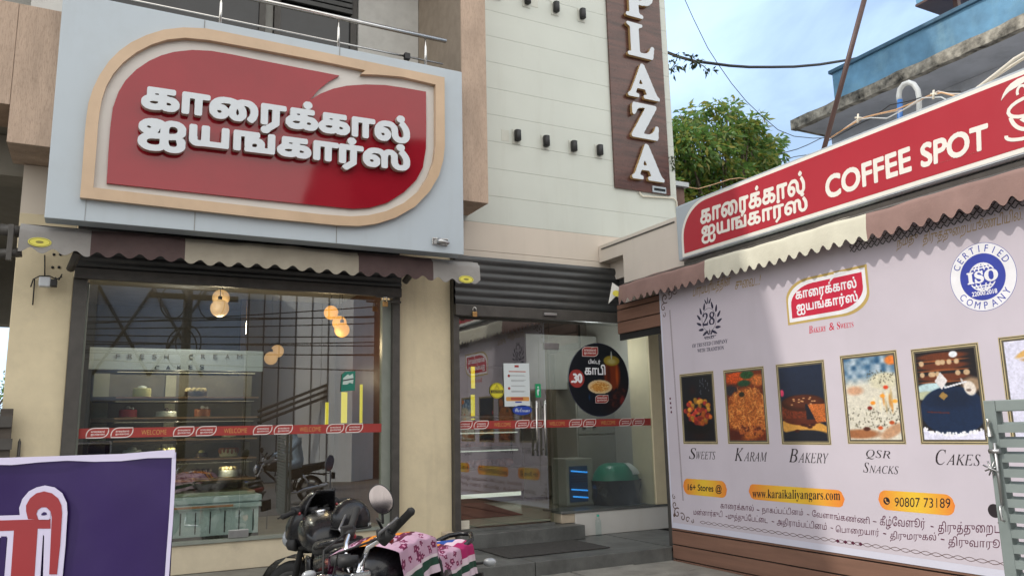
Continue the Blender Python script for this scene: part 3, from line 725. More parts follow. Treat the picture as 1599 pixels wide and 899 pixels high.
# ================= security camera =================
p=aty(72,441,7.9); cc=thing('security_camera','white bullet camera with loose black leads on the cream pillar','camera',(p[0],8.05,p[2]))
b=MB(); b.box(p[0]-.055,p[0]+.035,7.86,7.95,p[2]-.04,p[2]+.045,.012); b.build('housing',MATS['letter_white'],cc)
b=MB(); b.box(p[0]+.036,p[0]+.085,7.865,7.945,p[2]-.035,p[2]+.03,.008); b.build('lens_hood',MATS['black'],cc)
b=MB(); b.tube([(p[0],7.9,p[2]),(p[0],8.06,p[2]+.02)],.02,8); b.build('bracket',MATS['white_panel'],cc)
b=MB()
for L_ in ([(48,448),(52,436),(62,431),(78,431),(88,436),(97,432)],[(54,436),(53,450),(51,476)],[(86,433),(92,437),(97,428)],[(70,430),(70,398)]):
    b.tube([aty(x,y,8.03) for x,y in L_],.006,5)
b.build('cable',MATS['wire'],cc)
for x,y in ((84,397),(94,397),(82,417),(92,417),(640,459),(661,460),(681,460)):
    p=aty(x,y,8.05); 
    if x<100:
        b=MB(); b.lathe([(.0001,-.004),(.012,-.004),(.012,.006)],(p[0],8.056,p[2]),8,'Y'); b.build('wall_hole',MATS['black'],bld)
# ================= coffee kiosk =================
XK=5.37
ki=thing('coffee_kiosk','low kiosk wing with cream parapet and brown plank cladding behind the printed poster','kiosk',(5.6,5.5,0))
b=MB(); b.box(5.445,9.3,2.0,6.80,.0,3.215); b.box(5.445,9.3,6.801,7.53,2.935,3.215); b.box(5.44,9.3,2.0,8.04,3.217,3.22) if False else None
b.build('body',MATS['kiosk_wall'],ki)
b=MB(); b.box(5.44,5.60,6.36,7.535,2.94,3.52); b.box(5.44,5.60,6.36,8.04,3.5205,3.73); b.box(5.602,9.3,2.0,8.04,3.3,3.70); b.build('parapet',MATS['kiosk_wall'],ki)
b=MB(); b.box(5.432,5.439,6.56,7.98,3.672,3.688); b.build('drip_groove',MATS['dark_frame'],ki)
b=MB(); b.box(5.63,6.3,7.55,7.9,3.0,3.29); b.build('recess_shade',MATS['shade_dark'],ki)  # near-black block stands in for the shade inside the recess
# planks: horizontal boards with dark gaps, over a dark batten frame
b=MB(); b.box(5.40,5.43,2.0,6.815,.0,2.93); b.box(5.40,5.43,6.82,7.62,2.50,2.93); b.build('batten_frame',MATS['black'],ki)
b=MB(); z=.02
k=0
zs=[.02,.155,.298,.466]
z=.02
while z<2.9:
    z1=min(z+.142,2.925); b.box(5.372+.001*(k%3),5.398,2.0,6.815,z,z1-.012,.003)
    if z>2.45: b.box(5.372+.001*(k%3),5.398,6.8165,7.615,max(z,2.495),z1-.012,.003)
    z=z1+.0; k+=1
b.build('plank_cladding',MATS['plank'],ki)
b=MB(); b.box(5.40,5.46,6.83,6.90,.27,2.49); b.build('end_post',MATS['dark_frame'],ki)

# ---- coffee sign ----
cs=thing('coffee_sign','long white framed red light box reading COFFEE SPOT with Tamil lettering','sign',(5.36,4.4,3.2))
b=MB(); b.box(5.34,5.438,1.6,6.415,3.205,3.80,.02); b.build('light_box',MATS['white_panel'],cs)
M('sign_red',(.42,.028,.045),.35,var=.05,scale=1.5); M('sign_white',(.80,.78,.72),.4,var=.02); M('trim_grey',(.42,.46,.50),.35)
Fc=FX(5.338)
u=lambda x,y: pxu(Fc,x,y)
vb=u(1071,396.7)[1]+.0; vt=3.745; ul=u(1070,390)[0]; vb=3.262
pan=[(ul,vb),(-1.62,vb),(-1.62,vt)]+[(ul+.38+.38*math.cos(R(90+90*i/10)),vt-.33+.33*math.sin(R(90+90*i/10))) for i in range(11)]
out=[(ul-.045,vb-.045),(-1.61,vb-.045),(-1.61,vt+.04)]+[(ul+.35+.395*math.cos(R(90+90*i/10)),vt-.33+.37*math.sin(R(90+90*i/10))) for i in range(11)]
letter('moulding',Fc,[np.array(out)],.001,.010,MATS['trim_grey'],cs)
letter('white_border',Fc,[np.array([(ul-.034,vb-.034),(-1.615,vb-.034),(-1.615,vt+.03)]+[(ul+.355+.389*math.cos(R(90+90*i/10)),vt-.33+.36*math.sin(R(90+90*i/10))) for i in range(11)])],.010,.012,MATS['sign_white'],cs)
letter('red_panel',Fc,[np.array(pan)],.012,.014,MATS['sign_red'],cs)
Fc2=FX(5.323)
def line_px(F,shapes,bl,br,tl): return para(shapes,pxu(F,*bl),pxu(F,*br),pxu(F,*tl))
C1=text_shapes(LINE1,56,.038,1.1); C2=text_shapes(LINE2,56,.038,1.1)
for i,ts in enumerate((line_px(Fc2,C1,(1094,358),(1258,309),(1093,320)),line_px(Fc2,C2,(1096,382),(1262,339),(1095,347)))): letter('lettering',Fc2,ts,-.0009,.001+.0006*i,MATS['sign_white'],cs)
for wd,bl,br,tl in (('COFFEE',(1290,312),(1424,267),(1288,276)),('SPOT',(1438,263),(1544,232),(1437,225))):
    letter('lettering',Fc2,line_px(Fc2,text_shapes(wd,64,.036,1.0),bl,br,tl),-.0009,.001,MATS['sign_white'],cs)
# swoosh and cup mark at the right end
sw=[pxu(Fc2,x,y) for x,y in ((1563,158),(1566,148),(1571,139),(1578,131),(1588,124),(1599,119),(1608,116),(1600,128),(1588,136),(1576,143),(1569,150))]
letter('swoosh',Fc2,[np.array(sw)],-.0009,.001,MATS['sign_white'],cs)
c0=pxu(Fc2,1606,178); 
def ell(cx,cy,rx,ry,a0,a1,w,n=18): return [np.array(q) for q in stroke([(cx+rx*math.cos(R(a0+(a1-a0)*i/n)),cy+ry*math.sin(R(a0+(a1-a0)*i/n))) for i in range(n+1)],w)]
cup=ell(c0[0],c0[1]+.055,.125,.06,0,359,.024)+ell(c0[0],c0[1]+.03,.115,.13,185,355,.026)+ell(c0[0],c0[1]-.105,.16,.05,170,370,.024)+ell(c0[0]-.02,c0[1]+.165,.03,.04,-60,200,.018)+[np.array([(c0[0]-.06,c0[1]-.02),(c0[0]+.02,c0[1]+.01),(c0[0]+.06,c0[1]-.05),(c0[0]-.01,c0[1]-.075)])]
for i,s in enumerate(cup): letter('cup_mark',Fc2,[s],-.0009+.0002*i,.001+.0002*i,MATS['sign_white'],cs)
# pipes lying on the box behind the sign
# ---- kiosk awning ----
frK=lambda u,o,z: Vector((5.43-o,-u,z))
ka=awning('awning','brown and cream scalloped awning under the coffee sign, above the printed poster','',[],None,(0,0),(0,0),(0,0),1,1) if False else None
ka=awning('awning','brown and cream scalloped awning under the coffee sign, above the printed poster',frK,[(-7.32,-5.86,'canvas_brown'),(-5.86,-4.0,'canvas_cream'),(-4.0,-1.7,'canvas_brown')],None,(.02,3.17),(.225,3.09),(.24,2.875),.118,.05,folds=.45)
# clear plastic end flap with its yellow badge
M('plastic_flap',(.55,.54,.50),.4,var=.1)
b=MB(); A=[aty(x,y,Y) for x,y,Y in ((956,441,7.42),(978,456,7.34),(974,471,7.34),(962,462,7.38),(950,474,7.42))]
b.add(A,[(0,1,2,3,4)]); b.add([Vector(p)+Vector((.004,.004,0)) for p in A],[(4,3,2,1,0)]); o=b.build('end_flap',MATS['plastic_flap'],ka,recalc=False)
p=aty(962,458,7.33); letter('maker_badge',FY(7.33),[circle(p[0],p[2],.05,16,.035)],0,.002,MATS['sticker_yellow'],ka)
b=MB(); b.tube([(5.26,7.3,3.10),(5.26,1.8,3.10)],.02,8); b.build('front_tube',MATS['dark_frame'],ka)
b=MB(); b.box(5.36,5.43,1.8,6.35,3.12,3.19); b.build('roller_case',MATS['dark_frame'],ka)
# net hem seen below the awning against the wall
# ================= printed poster =================
XP=5.368; Fq=FX(XP)
po=thing('poster','large pale printed poster of sweets, snacks and cakes with town names in Tamil','poster',(5.366,4.8,.466))
M('poster_vinyl',(.575,.525,.59),.42,var=.04,scale=1.6,wavy=.16,bscale=3.0,spec=.4,streak=.12,scol=(.42,.38,.40))
M('poster_edge',(.63,.63,.74),.45,var=.02)
letter('vinyl_sheet',Fq,[np.array(rect(-6.80,.466,-2.2,2.98))],.0008,.003,MATS['poster_edge'],po)
letter('print_ground',Fq,[np.array(rect(-6.775,.52,-2.2,2.98))],.003,.0035,MATS['poster_vinyl'],po)
Fp2=FX(XP-.0036)
M('ink_navy',(.02,.018,.055),.5); M('ink_maroon',(.085,.008,.035),.5); M('ink_black',(.018,.012,.016),.5); M('ink_gold',(.40,.27,.12),.5,var=.2); M('ink_red',(.55,.018,.055),.45); M('ink_white',(.80,.80,.84),.45); M('ink_blue',(.035,.055,.36),.45); M('ink_brown',(.10,.055,.045),.55); M('gold_line',(.50,.36,.12),.4)
w1=.0006
def pl(text,bl,br,tl,mat,bold=.0,res=44,xs=1.0,shear=0.0,w=w1,name='lettering',parent=None,nb=1):
    return letter(name,Fp2,line_px(Fp2,text_shapes(text,res,bold,xs,shear,nb),bl,br,tl),0,w,MATS[mat],parent or po)
TA=lambda s: s
pl('பாரம்பரியத்தின்',(1082,469),(1141,451),(1082,446),'ink_gold',.0,36,1,.25); pl('சுைவ...!',(1148,452),(1188,444),(1148,437),'ink_gold',.0,36,1,.25)
pl('நமது',(1400,393),(1434,381),(1399,377),'ink_gold',.0,36,1,.25); pl('திருத்துைறப்பூண்டியில்.',(1441,386),(1597,350),(1440,362),'ink_gold',.0,36,1,.25)
# "28 years" wreath
def px1(x,y): return pxu(Fp2,x,y)
def leafshape(cx,cy,l,w,a):
    P=[]
    for i in range(12):
        t=2*math.pi*i/12; x=l*math.cos(t)/2; y=w*math.sin(t)/2*(1-.35*math.cos(t)); P.append((cx+x*math.cos(a)-y*math.sin(a),cy+x*math.sin(a)+y*math.cos(a)))
    return np.array(P)
cc_=px1(1107,499); S=[]
for sgn in (-1,1):
    for i in range(6):
        th=R(-62+26*i); rr=.150
        S.append(leafshape(cc_[0]+sgn*rr*math.cos(th)*.98,cc_[1]+rr*1.0*math.sin(th),.075,.026,(th+R(35)) if sgn>0 else math.pi-(th+R(35))))
    S.append(leafshape(cc_[0]+sgn*.03,cc_[1]+.185,.06,.018,R(90-sgn*30))); S.append(leafshape(cc_[0]+sgn*.03,cc_[1]-.125,.06,.018,R(90-sgn*30)))
S.append(leafshape(cc_[0],cc_[1]+.195,.07,.014,R(90))); S.append(leafshape(cc_[0],cc_[1]-.12,.06,.014,R(90)))
for k,s in enumerate(S): s[:,0]=cc_[0]+(s[:,0]-cc_[0])*1.05
b=MB()
for s in S: add_shape(b,Fp2,[s],0,w1)
add_shape(b,Fp2,[np.array(circle(cc_[0],cc_[1],.105,30,.118)),np.array(circle(cc_[0],cc_[1],.101,30,.114))],0,w1)
add_shape(b,Fp2,[np.array(rect(cc_[0]-.09,cc_[1]-.175,cc_[0]-.01,cc_[1]-.168)),np.array(rect(cc_[0]+.01,cc_[1]-.170,cc_[0]+.09,cc_[1]-.163))],0,w1)
b.build('wreath',MATS['ink_navy'],po)
pl('\U0001D7D0\U0001D7D6',(1097,509),(1116,506),(1097,489),'ink_navy',.0,60,.9)
MB_='𝐀𝐁𝐂𝐃𝐄𝐅𝐆𝐇𝐈𝐉𝐊𝐋𝐌𝐍𝐎𝐏𝐐𝐑𝐒𝐓𝐔𝐕𝐖𝐗𝐘𝐙'
def serif(s): return ''.join(chr(0x1D400+ord(c)-65) if 'A'<=c<='Z' else chr(0x1D41A+ord(c)-97) if 'a'<=c<='z' else c for c in s)
def ital(s): return ''.join(chr(0x1D434+ord(c)-65) if 'A'<=c<='Z' else c for c in s)
pl(serif('YEARS'),(1100,530),(1115,528),(1100,525),'ink_navy',.0,44,1.1)
pl(serif('OF TRUSTED COMPANY'),(1081,543),(1136,535),(1081,537),'ink_navy',.0,44); pl(serif('WITH TRADITION'),(1089,550.5),(1130,545.5),(1089,544.5),'ink_navy',.0,44)
# emblem
lb=px1(1233,509); rt=px1(1352,411); eb=px1(1330,488)
e0=px1(1231,510); e1=px1(1353,410)
logo(Fp2,e0[0],e0[1]+.012,e1[0],e1[1]-.012,0.0,po,(MATS['gold_line'],MATS['ink_white'],MATS['ink_red'],MATS['ink_white']),.0006)
pl(serif('B'),(1263.5,520.5),(1269,520),(1263.5,509),'ink_red',.0,50,.8); pl(serif('AKERY'),(1269.5,519.5),(1290,516.5),(1269.5,511.5),'ink_red',.0,44,.8); pl(serif('&'),(1295,516),(1303,514.5),(1294.5,504.5),'ink_red',.0,50); pl(serif('S'),(1307,514),(1312,513.4),(1306.5,503),'ink_red',.0,50,.8); pl(serif('WEETS'),(1312.5,513),(1333,510.3),(1312,505.2),'ink_red',.0,44,.8)
# certificate roundel
rc=px1(1534,432); rr=(px1(1534,378)[1]-px1(1534,486)[1])/2; ru=(px1(1586.5,432)[0]-px1(1481,432)[0])/2
letter('roundel_edge',Fp2,[np.array(circle(rc[0],rc[1],ru,48,rr)),np.array(circle(rc[0],rc[1],ru*.988,48,rr*.988))],0,w1,MATS['ink_blue'],po)
letter('roundel_ground',Fp2,[np.array(circle(rc[0],rc[1],ru*.987,48,rr*.987))],0,w1*.6,MATS['ink_white'],po)
letter('roundel_disc',Fp2,[np.array(circle(rc[0],rc[1],ru*.685,48,rr*.685))],w1*.7,w1*1.2,MATS['ink_blue'],po)
b=MB()
for word,a0,a1,up in (('CERTIFIED',152,28,True),('COMPANY',218,322,False)):
    n=len(word)
    for i,ch in enumerate(word):
        a=R(a0+(a1-a0)*i/(n-1)); s=text_shapes(ch,44,.012,.85)[:]; wref=.62 if ch!='I' else .2
        A=np.concatenate(s); h=A[:,1].max()-A[:,1].min(); k=rr*.205/h; s=[(p-[(A[:,0].max()+A[:,0].min())/2,(A[:,1].max()+A[:,1].min())/2])*k for p in s]
        th=a-math.pi/2 if up else a+math.pi/2; rad=.835
        s=[np.stack([rc[0]+ru*rad*math.cos(a)+p[:,0]*math.cos(th)-p[:,1]*math.sin(th),rc[1]+rr*rad*math.sin(a)+p[:,0]*math.sin(th)+p[:,1]*math.cos(th)],1) for p in s]
        add_shape(b,Fp2,s,w1*.65,w1*1.2)
b.build('roundel_lettering',MATS['ink_blue'],po)
gs=[]
b=MB(); R_=.40
for k in (.25,.62,1.0):
    for s in ell(rc[0],rc[1],ru*R_*k,rr*R_,0,360,.009,28): add_shape(b,Fp2,[s],w1*1.3,w1*1.5+.00008*k)
for yy in (-.26,.26,-.33,.33):
    h=math.sqrt(max(0,R_*R_-yy*yy)); add_shape(b,Fp2,[np.array(rect(rc[0]-ru*h,rc[1]+rr*yy-.004,rc[0]+ru*h,rc[1]+rr*yy+.004))],w1*1.3,w1*1.45)
b.build('globe_lines',MATS['ink_white'],po)
letter('globe_band',Fp2,[np.array(rect(rc[0]-ru*.50,rc[1]-rr*.19,rc[0]+ru*.50,rc[1]+rr*.19))],w1*1.6,w1*1.8,MATS['ink_blue'],po)
letter('roundel_lettering',Fp2,fit(text_shapes(serif('ISO'),60,.04,1.15),rc[0]-ru*.47,rc[1]-rr*.17,rc[0]+ru*.47,rc[1]+rr*.19),w1*1.9,w1*2.2,MATS['ink_white'],po)
letter('roundel_lettering',Fp2,fit(text_shapes('22000:2018',50,.03,.8),rc[0]-ru*.38,rc[1]-rr*.535,rc[0]+ru*.38,rc[1]-rr*.40),w1*1.3,w1*1.6,MATS['ink_white'],po)

# ---- the printed food photographs ----
def canvas(h,w,c): return np.ones((h,w,3))*np.array(c)
def vnoise(h,w,s,seed):
    r=np.random.default_rng(seed); g=r.random((h//s+3,w//s+3)); y=np.arange(h)/s; x=np.arange(w)/s; yi=y.astype(int); xi=x.astype(int); fy=(y-yi)[:,None]; fx=(x-xi)[None]
    fy=fy*fy*(3-2*fy); fx=fx*fx*(3-2*fx)
    return g[yi][:,xi]*(1-fy)*(1-fx)+g[yi+1][:,xi]*fy*(1-fx)+g[yi][:,xi+1]*(1-fy)*fx+g[yi+1][:,xi+1]*fy*fx
def blob(im,cx,cy,rx,ry,c,soft=.12,a=1,rot=0):
    h,w,_=im.shape; Y,X=np.mgrid[0:h,0:w]; X=(X+.5)/w-cx; Y=(Y+.5)/h-cy; co,si=math.cos(rot),math.sin(rot); x=X*co+Y*si; y=-X*si+Y*co
    d=np.sqrt((x/rx)**2+(y/ry)**2); k=np.clip((1-d)/max(soft,1e-3),0,1)*a; im[:]=im*(1-k[...,None])+np.array(c)*k[...,None]; return im
HH,WW=140,82
def pic_sweets():
    r=np.random.default_rng(1); im=canvas(HH,WW,(.045,.06,.10)); blob(im,.35,.22,.18,.12,(.18,.06,.07),.9,.7); blob(im,.5,.9,.45,.14,(.20,.06,.04),.8,.5)
    blob(im,.5,.78,.5,.13,(.03,.03,.05),.3)
    for i in range(70):
        a=r.random()*6.28; d=math.sqrt(r.random()); x=.5+.44*d*math.cos(a); y=.55+.20*d*math.sin(a)
        c=np.array([(.70,.22,.18),(.80,.40,.14),(.55,.13,.13),(.78,.55,.20)][int(r.integers(4))])*(.65+.5*r.random()); blob(im,x,y,.085,.045,c,.4,.95); blob(im,x-.015,y-.012,.03,.015,np.minimum(1,c*1.35),.7,.8)
    for i in range(16):
        blob(im,.60+.3*r.random(),.05+.25*r.random(),.012,.02,(.55,.58,.62),.5,.8)
    return im
def pic_karam():
    r=np.random.default_rng(2); im=canvas(HH,WW,(.42,.16,.08)); blob(im,.35,.08,.5,.11,(.78,.30,.12),.4); blob(im,.6,.05,.22,.07,(.10,.30,.16),.3); blob(im,.5,.17,.22,.06,(.08,.26,.17),.4); blob(im,.9,.14,.25,.10,(.75,.42,.20),.4); blob(im,.1,.26,.3,.10,(.12,.12,.17),.5)
    blob(im,.55,.62,.60,.40,(.66,.36,.16),.15); im[...,:]*= (0.75+.5*vnoise(HH,WW,2,5))[...,None]
    for i in range(420):
        x,y=r.random(),.22+.72*r.random(); a=r.random()*3.14
        if ((x-.55)/.58)**2+((y-.60)/.38)**2<1: blob(im,x,y,.055,.008,np.array([(.86,.52,.24),(.55,.24,.10),(.93,.64,.34)][int(r.integers(3))]),.3,.8,a)
    blob(im,.42,.33,.09,.045,(.13,.12,.07),.3); blob(im,.15,.93,.3,.12,(.30,.10,.07),.5)
    for i in range(60):
        x,y=.3+.7*r.random(),.78+.15*r.random(); blob(im,x,y,.035,.02,np.array([(.70,.36,.18),(.35,.14,.10)][i%2]),.4,.9)
    return im
def pic_bakery():
    r=np.random.default_rng(3); im=canvas(HH,WW,(.06,.10,.18)); im+= (np.linspace(.05,-.02,HH)[:,None]*np.ones((1,WW)))[...,None]*np.array([.2,.6,1.])
    blob(im,.5,.84,.62,.13,(.80,.58,.27),.08,1,.08); blob(im,.5,.93,.6,.08,(.08,.10,.15),.2)
    blob(im,.5,.70,.52,.10,(.33,.13,.08),.08); im[int(.50*HH):int(.70*HH)]=np.where((np.abs((np.arange(WW)+.5)/WW-.5)<.52)[None,:,None],np.array((.40,.16,.09))*(.7+.6*vnoise(int(.70*HH)-int(.50*HH),WW,2,9))[...,None],im[int(.50*HH):int(.70*HH)])
    blob(im,.5,.50,.53,.115,(.22,.09,.06),.08); blob(im,.5,.475,.50,.10,(.30,.13,.08),.3)
    for i in range(13): blob(im,.25+.6*r.random(),.42+.10*r.random(),.035,.010,(.80,.60,.42),.4)
    Y,X=np.mgrid[0:HH,0:WW]; X=(X+.5)/WW; Y=(Y+.5)/HH; k=(X>.56+(Y-.52)*.1)&(X<.60+(Y-.50)*.75)&(Y>.515)&(Y<.72); im[k]=(.05,.07,.13)
    k2=(X>.60+(Y-.50)*.75)&(Y>.52)&(Y<.76); im[k2]=np.array((.70,.38,.18))*(.7+.6*r.random(k2.sum()))[:,None]
    for x,y in ((.55,.80),(.63,.82),(.48,.79),(.33,.87),(.70,.79)): blob(im,x,y,.075,.025,(.22,.07,.06),.4)
    blob(im,.03,.35,.06,.06,(.85,.25,.40),.4); return im
def pic_pizza():
    r=np.random.default_rng(4); im=canvas(HH,WW,(.84,.82,.76)); n=vnoise(HH,WW,8,3); top=np.clip((.34-np.linspace(0,1,HH))/.12,0,1)[:,None]; sm=(np.array((.12,.30,.45))*(1-n[...,None])+np.array((.75,.80,.84))*n[...,None]); im=im*(1-top[...,None])+sm*top[...,None]
    blob(im,.18,.40,.22,.07,(.80,.62,.50),.5); blob(im,.78,.30,.34,.12,(.82,.80,.70),.3); blob(im,.95,.06,.15,.07,(.90,.50,.22),.4)
    for i in range(11): blob(im,.48+.42*r.random(),.46+.16*r.random(),.028,.10,np.array([(.90,.86,.74),(.75,.66,.48),(.82,.55,.24)][i%3]),.5,.8)
    for x,y,c in ((.45,.62,(.50,.12,.08)),(.52,.56,(.90,.55,.15)),(.72,.48,(.92,.60,.20)),(.80,.38,(.82,.25,.12)),(.95,.55,(.92,.65,.25)),(.85,.80,(.75,.30,.12)),(.62,.86,(.80,.35,.18))): blob(im,x,y,.06,.028,c,.4)
    for i in range(420):
        x,y=r.random(),r.random()
        if (y>.62 and y<.86) or (x>.45 and .17<y<.33): blob(im,x,y,.017,.008,np.array([(.22,.22,.16),(.36,.34,.24),(.15,.13,.10)][i%3]),.4,.85,r.random()*3)
    blob(im,.2,.93,.5,.07,(.62,.40,.26),.4); blob(im,.85,.90,.30,.08,(.75,.58,.45),.4,1,-.3); blob(im,.35,.87,.09,.03,(.30,.14,.10),.4); return im
def pic_cakes():
    r=np.random.default_rng(5); im=canvas(HH,WW+20,(.10,.09,.11)); w=WW+20
    for yy in (.06,.17,.30): blob(im,.45,yy,.5,.05,(.40,.20,.12),.3); blob(im,.45,yy+.05,.5,.012,(.55,.30,.16),.2)
    for i in range(14): blob(im,.05+.8*r.random(),[.13,.26][i%2],.05,.035,(.78,.66,.52),.3)
    blob(im,.65,.05,.08,.04,(.90,.92,.95),.2); blob(im,.22,.42,.3,.07,(.72,.82,.84),.2); blob(im,.12,.5,.25,.06,(.70,.72,.60),.3); blob(im,.9,.40,.2,.10,(.60,.50,.40),.4)
    blob(im,.53,.68,.56,.28,(.07,.15,.27),.04); blob(im,.53,.55,.50,.14,(.055,.12,.22),.5)
    Y,X=np.mgrid[0:HH,0:w]; X=(X+.5)/w; Y=(Y+.5)/HH
    k=(np.abs(X-.40)/.11+np.abs(Y-.34)/.10)<1; im[k]=(.86,.84,.84); k=(np.abs(X-.41)/.08+np.abs(Y-.51)/.05)<1; im[k]=(.60,.47,.26)
    blob(im,.86,.44,.11,.085,(.88,.84,.80),.2,1,.4); blob(im,.84,.46,.05,.02,(.45,.38,.34),.4); blob(im,.75,.36,.02,.05,(.75,.72,.70),.3,1,-.5)
    k=(np.abs(Y-(.42-(X-.45)*.15))<.010)&(X>.44)&(X<.82); im[k]=(.88,.88,.90); k=(np.abs(Y-.695-(X-.3)*.05)<.008)&(X>.1)&(X<.48); im[k]=(.30,.14,.16)
    k=(Y>.86+.10*np.sqrt(np.clip(1-((X-.53)/.56)**2,0,1))-.02)&(Y>.86); im[k]=(.86,.86,.94)
    for i in range(60):
        x=.03+.94*r.random(); y=.83+.11*math.sqrt(max(0,1-((x-.53)/.55)**2))+.03*(r.random()-.5); blob(im,x,y,.022,.016,(.92,.92,.94),.3)
    return im
def grain(im,seed,k=.16):
    h,w,_=im.shape; n=vnoise(h,w,2,seed)*.6+vnoise(h,w,5,seed+1)*.4+np.random.default_rng(seed).random((h,w))*.35
    im=np.clip(im*(1+k*2*(n[...,None]-.67)),0,1); b=im.copy(); b[1:-1,1:-1]=(im[1:-1,1:-1]*4+im[:-2,1:-1]+im[2:,1:-1]+im[1:-1,:-2]+im[1:-1,2:])/8
    y=np.linspace(-1,1,h)[:,None]; x=np.linspace(-1,1,w)[None]; return b
def pic_pastry():
    im=canvas(HH,WW,(.84,.84,.92)); blob(im,.45,.12,.30,.04,(.82,.65,.38),.3,1,-.2); blob(im,.55,.2,.32,.03,(.75,.58,.35),.4); blob(im,.6,.21,.25,.02,(.9,.9,.95),.3)
    im[int(.38*HH):,int(.55*WW):]=(.42,.36,.20); blob(im,.75,.5,.12,.06,(.72,.62,.25),.3); return im
vcol_mat('print',.4)
M('print_frame',(.10,.085,.06),.45,var=.2); M('print_frame_gold',(.48,.40,.22),.4,var=.15)
pics=[('printed photograph of a dark bowl of round red sweets',pic_sweets(),(1060,585),(1113,578),(1122,692),(1068,694)),
('printed photograph of orange fried noodles',pic_karam(),(1129,578),(1191,571),(1203,693),(1137,693)),
('printed photograph of a cut brown cake',pic_bakery(),(1211,569),(1286,561),(1299,694),(1221,694)),
('printed photograph of cheesy pizza',pic_pizza(),(1311,555),(1400,546),(1415,693),(1324,693)),
('printed photograph of a dark blue cake being decorated',pic_cakes(),(1422,546),(1529,533),(1545,692),(1438,695)),
('printed photograph of cream pastry',pic_pastry(),(1560,527),(1662,515),(1680,690),(1578,696))]
for lab,im,tl,tr,br,bl in pics:
    q=[px1(*p) for p in (tl,tr,br,bl)]; u0=(q[0][0]+q[3][0])/2; u1=(q[1][0]+q[2][0])/2; v0=(q[2][1]+q[3][1])/2; v1=(q[0][1]+q[1][1])/2
    W_=u1-u0
    fr=letter('printed_frame',Fp2,[np.array(rect(u0,v0,u1,v1))],0,w1*.6,MATS['print_frame_gold'],po,label='printed frame around a '+lab[24:] if False else None)
    g=.012; letter('frame_line',Fp2,[np.array(rect(u0+g*.5,v0+g*.5,u1-g*.5,v1-g*.5)),np.array(rect(u0+g,v0+g,u1-g,v1-g))],w1*.7,w1,MATS['ink_black'],fr)
    letter('frame_line',Fp2,[np.array(rect(u0+g*1.7,v0+g*1.7,u1-g*1.7,v1-g*1.7))],w1*.7,w1*.9,MATS['print_frame'],fr)
    g2=.034; o=picture('printed_photo',Fp2,u0+g2,v0+g2,u1-g2,v1-g2,w1*1.3,grain(im,len(lab),.10),MATS['print'],po); o['label']=lab
def caption(cap,rest,x0,x1,x2,yb,h,ht=None,dy=0):
    pl(ital(cap),(x0,yb),(x1,yb+dy*.3),(x0,yb-h),'ink_black',.006,60,.9); 
    if rest: pl(ital(rest),(x1+.5,yb+dy*.3),(x2,yb+dy),(x1+.5,yb-h*.70),'ink_black',.004,56,.9)
caption('S','WEETS',1076,1087,1117,716,17,dy=1); caption('K','ARAM',1147,1161,1198,719,20,dy=1); caption('B','AKERY',1232,1246,1294,721,21,dy=2)
pl(ital('QSR'),(1353,716),(1391,719),(1352,701),'ink_black',.005,56,.9); caption('S','NACKS',1348,1357,1403,737,16,dy=3); caption('C','AKES',1461,1477,1531,725,24,dy=2)
# orange pills
M('pill',(.75,.36,.10),.4,var=.05)
def pill_img(h=10,w=60):
    x=np.abs(np.linspace(-1,1,w)); c=np.array((.90,.72,.22))*(1-x[:,None]**1.5)+np.array((.88,.52,.24))*x[:,None]**1.5; return np.repeat(c[None],h,0)
def pill(x0,y0,x1,y1,xm):
    a=(px1(x0,(y0+y1)/2)[0],px1(xm,y1)[1]); c=(px1(x1,(y0+y1)/2)[0],px1(xm,y0)[1]); h=(c[1]-a[1]); r_=h/2-.0005
    n=40; V=[];C=[]
    top=[];bot=[]
    for i in range(n+1):
        u_=a[0]+(c[0]-a[0])*i/n; d=min(u_-a[0],c[0]-u_); dz=math.sqrt(max(0,r_*r_-(r_-d)**2)) if d<r_ else r_
        top.append((u_,(a[1]+c[1])/2+max(dz,.001))); bot.append((u_,(a[1]+c[1])/2-max(dz,.001)))
    me=bpy.data.meshes.new('pill'); off=wloc(po); vs=[tuple(Fp2.p(u_,v_,w1*.6)-off) for u_,v_ in top+bot]; fs=[(i,n+1+i,n+2+i,i+1) for i in range(n)]
    me.from_pydata(vs,[],fs); me.materials.append(MATS['print']); at=me.attributes.new('print','FLOAT_COLOR','CORNER'); cc=[]
    for i in range(n):
        t=abs((i+.5)/n*2-1)**1.5; c3=s2l(tuple(np.array((.91,.75,.24))*(1-t)+np.array((.90,.52,.22))*t)); cc+=[list(c3)+[1]]*4
    at.data.foreach_set('color',np.array(cc,np.float32).ravel()); o=bpy.data.objects.new('orange_pill',me); col.objects.link(o); o.parent=po
pill(1067,748.4,1135,774,1101); pill(1169.5,759.8,1318.5,785.4,1244); pill(1372,768,1491,800,1431.7)
pl('16+ Stores @',(1074,767.5),(1127,771),(1074,754),'ink_black',.022,50,1,w=w1*1.4); pl(serif('www.karaikaliyangars.com'),(1175,780),(1312,784.5),(1175,763),'ink_black',.0,50,1,w=w1*1.4)
pl('90807 73189',(1397,790.5),(1484,793),(1397,776),'ink_black',.016,50,1,w=w1*1.4)
c_=px1(1384.5,781.5); letter('phone_mark',Fp2,[np.array(circle(c_[0],c_[1],.028,24))],w1*.9,w1*1.2,MATS['ink_black'],po)
hs=[np.array([(c_[0]+x*.028,c_[1]+y*.028) for x,y in ((-.45,.55),(-.18,.62),(-.05,.25),(-.22,.10),(.08,-.28),(.28,-.16),(.60,-.32),(.50,-.58),(.25,-.66),(-.18,-.42),(-.46,.02),(-.58,.38))])]; letter('phone_mark',Fp2,hs,w1*1.3,w1*1.6,MATS['pill'],po)
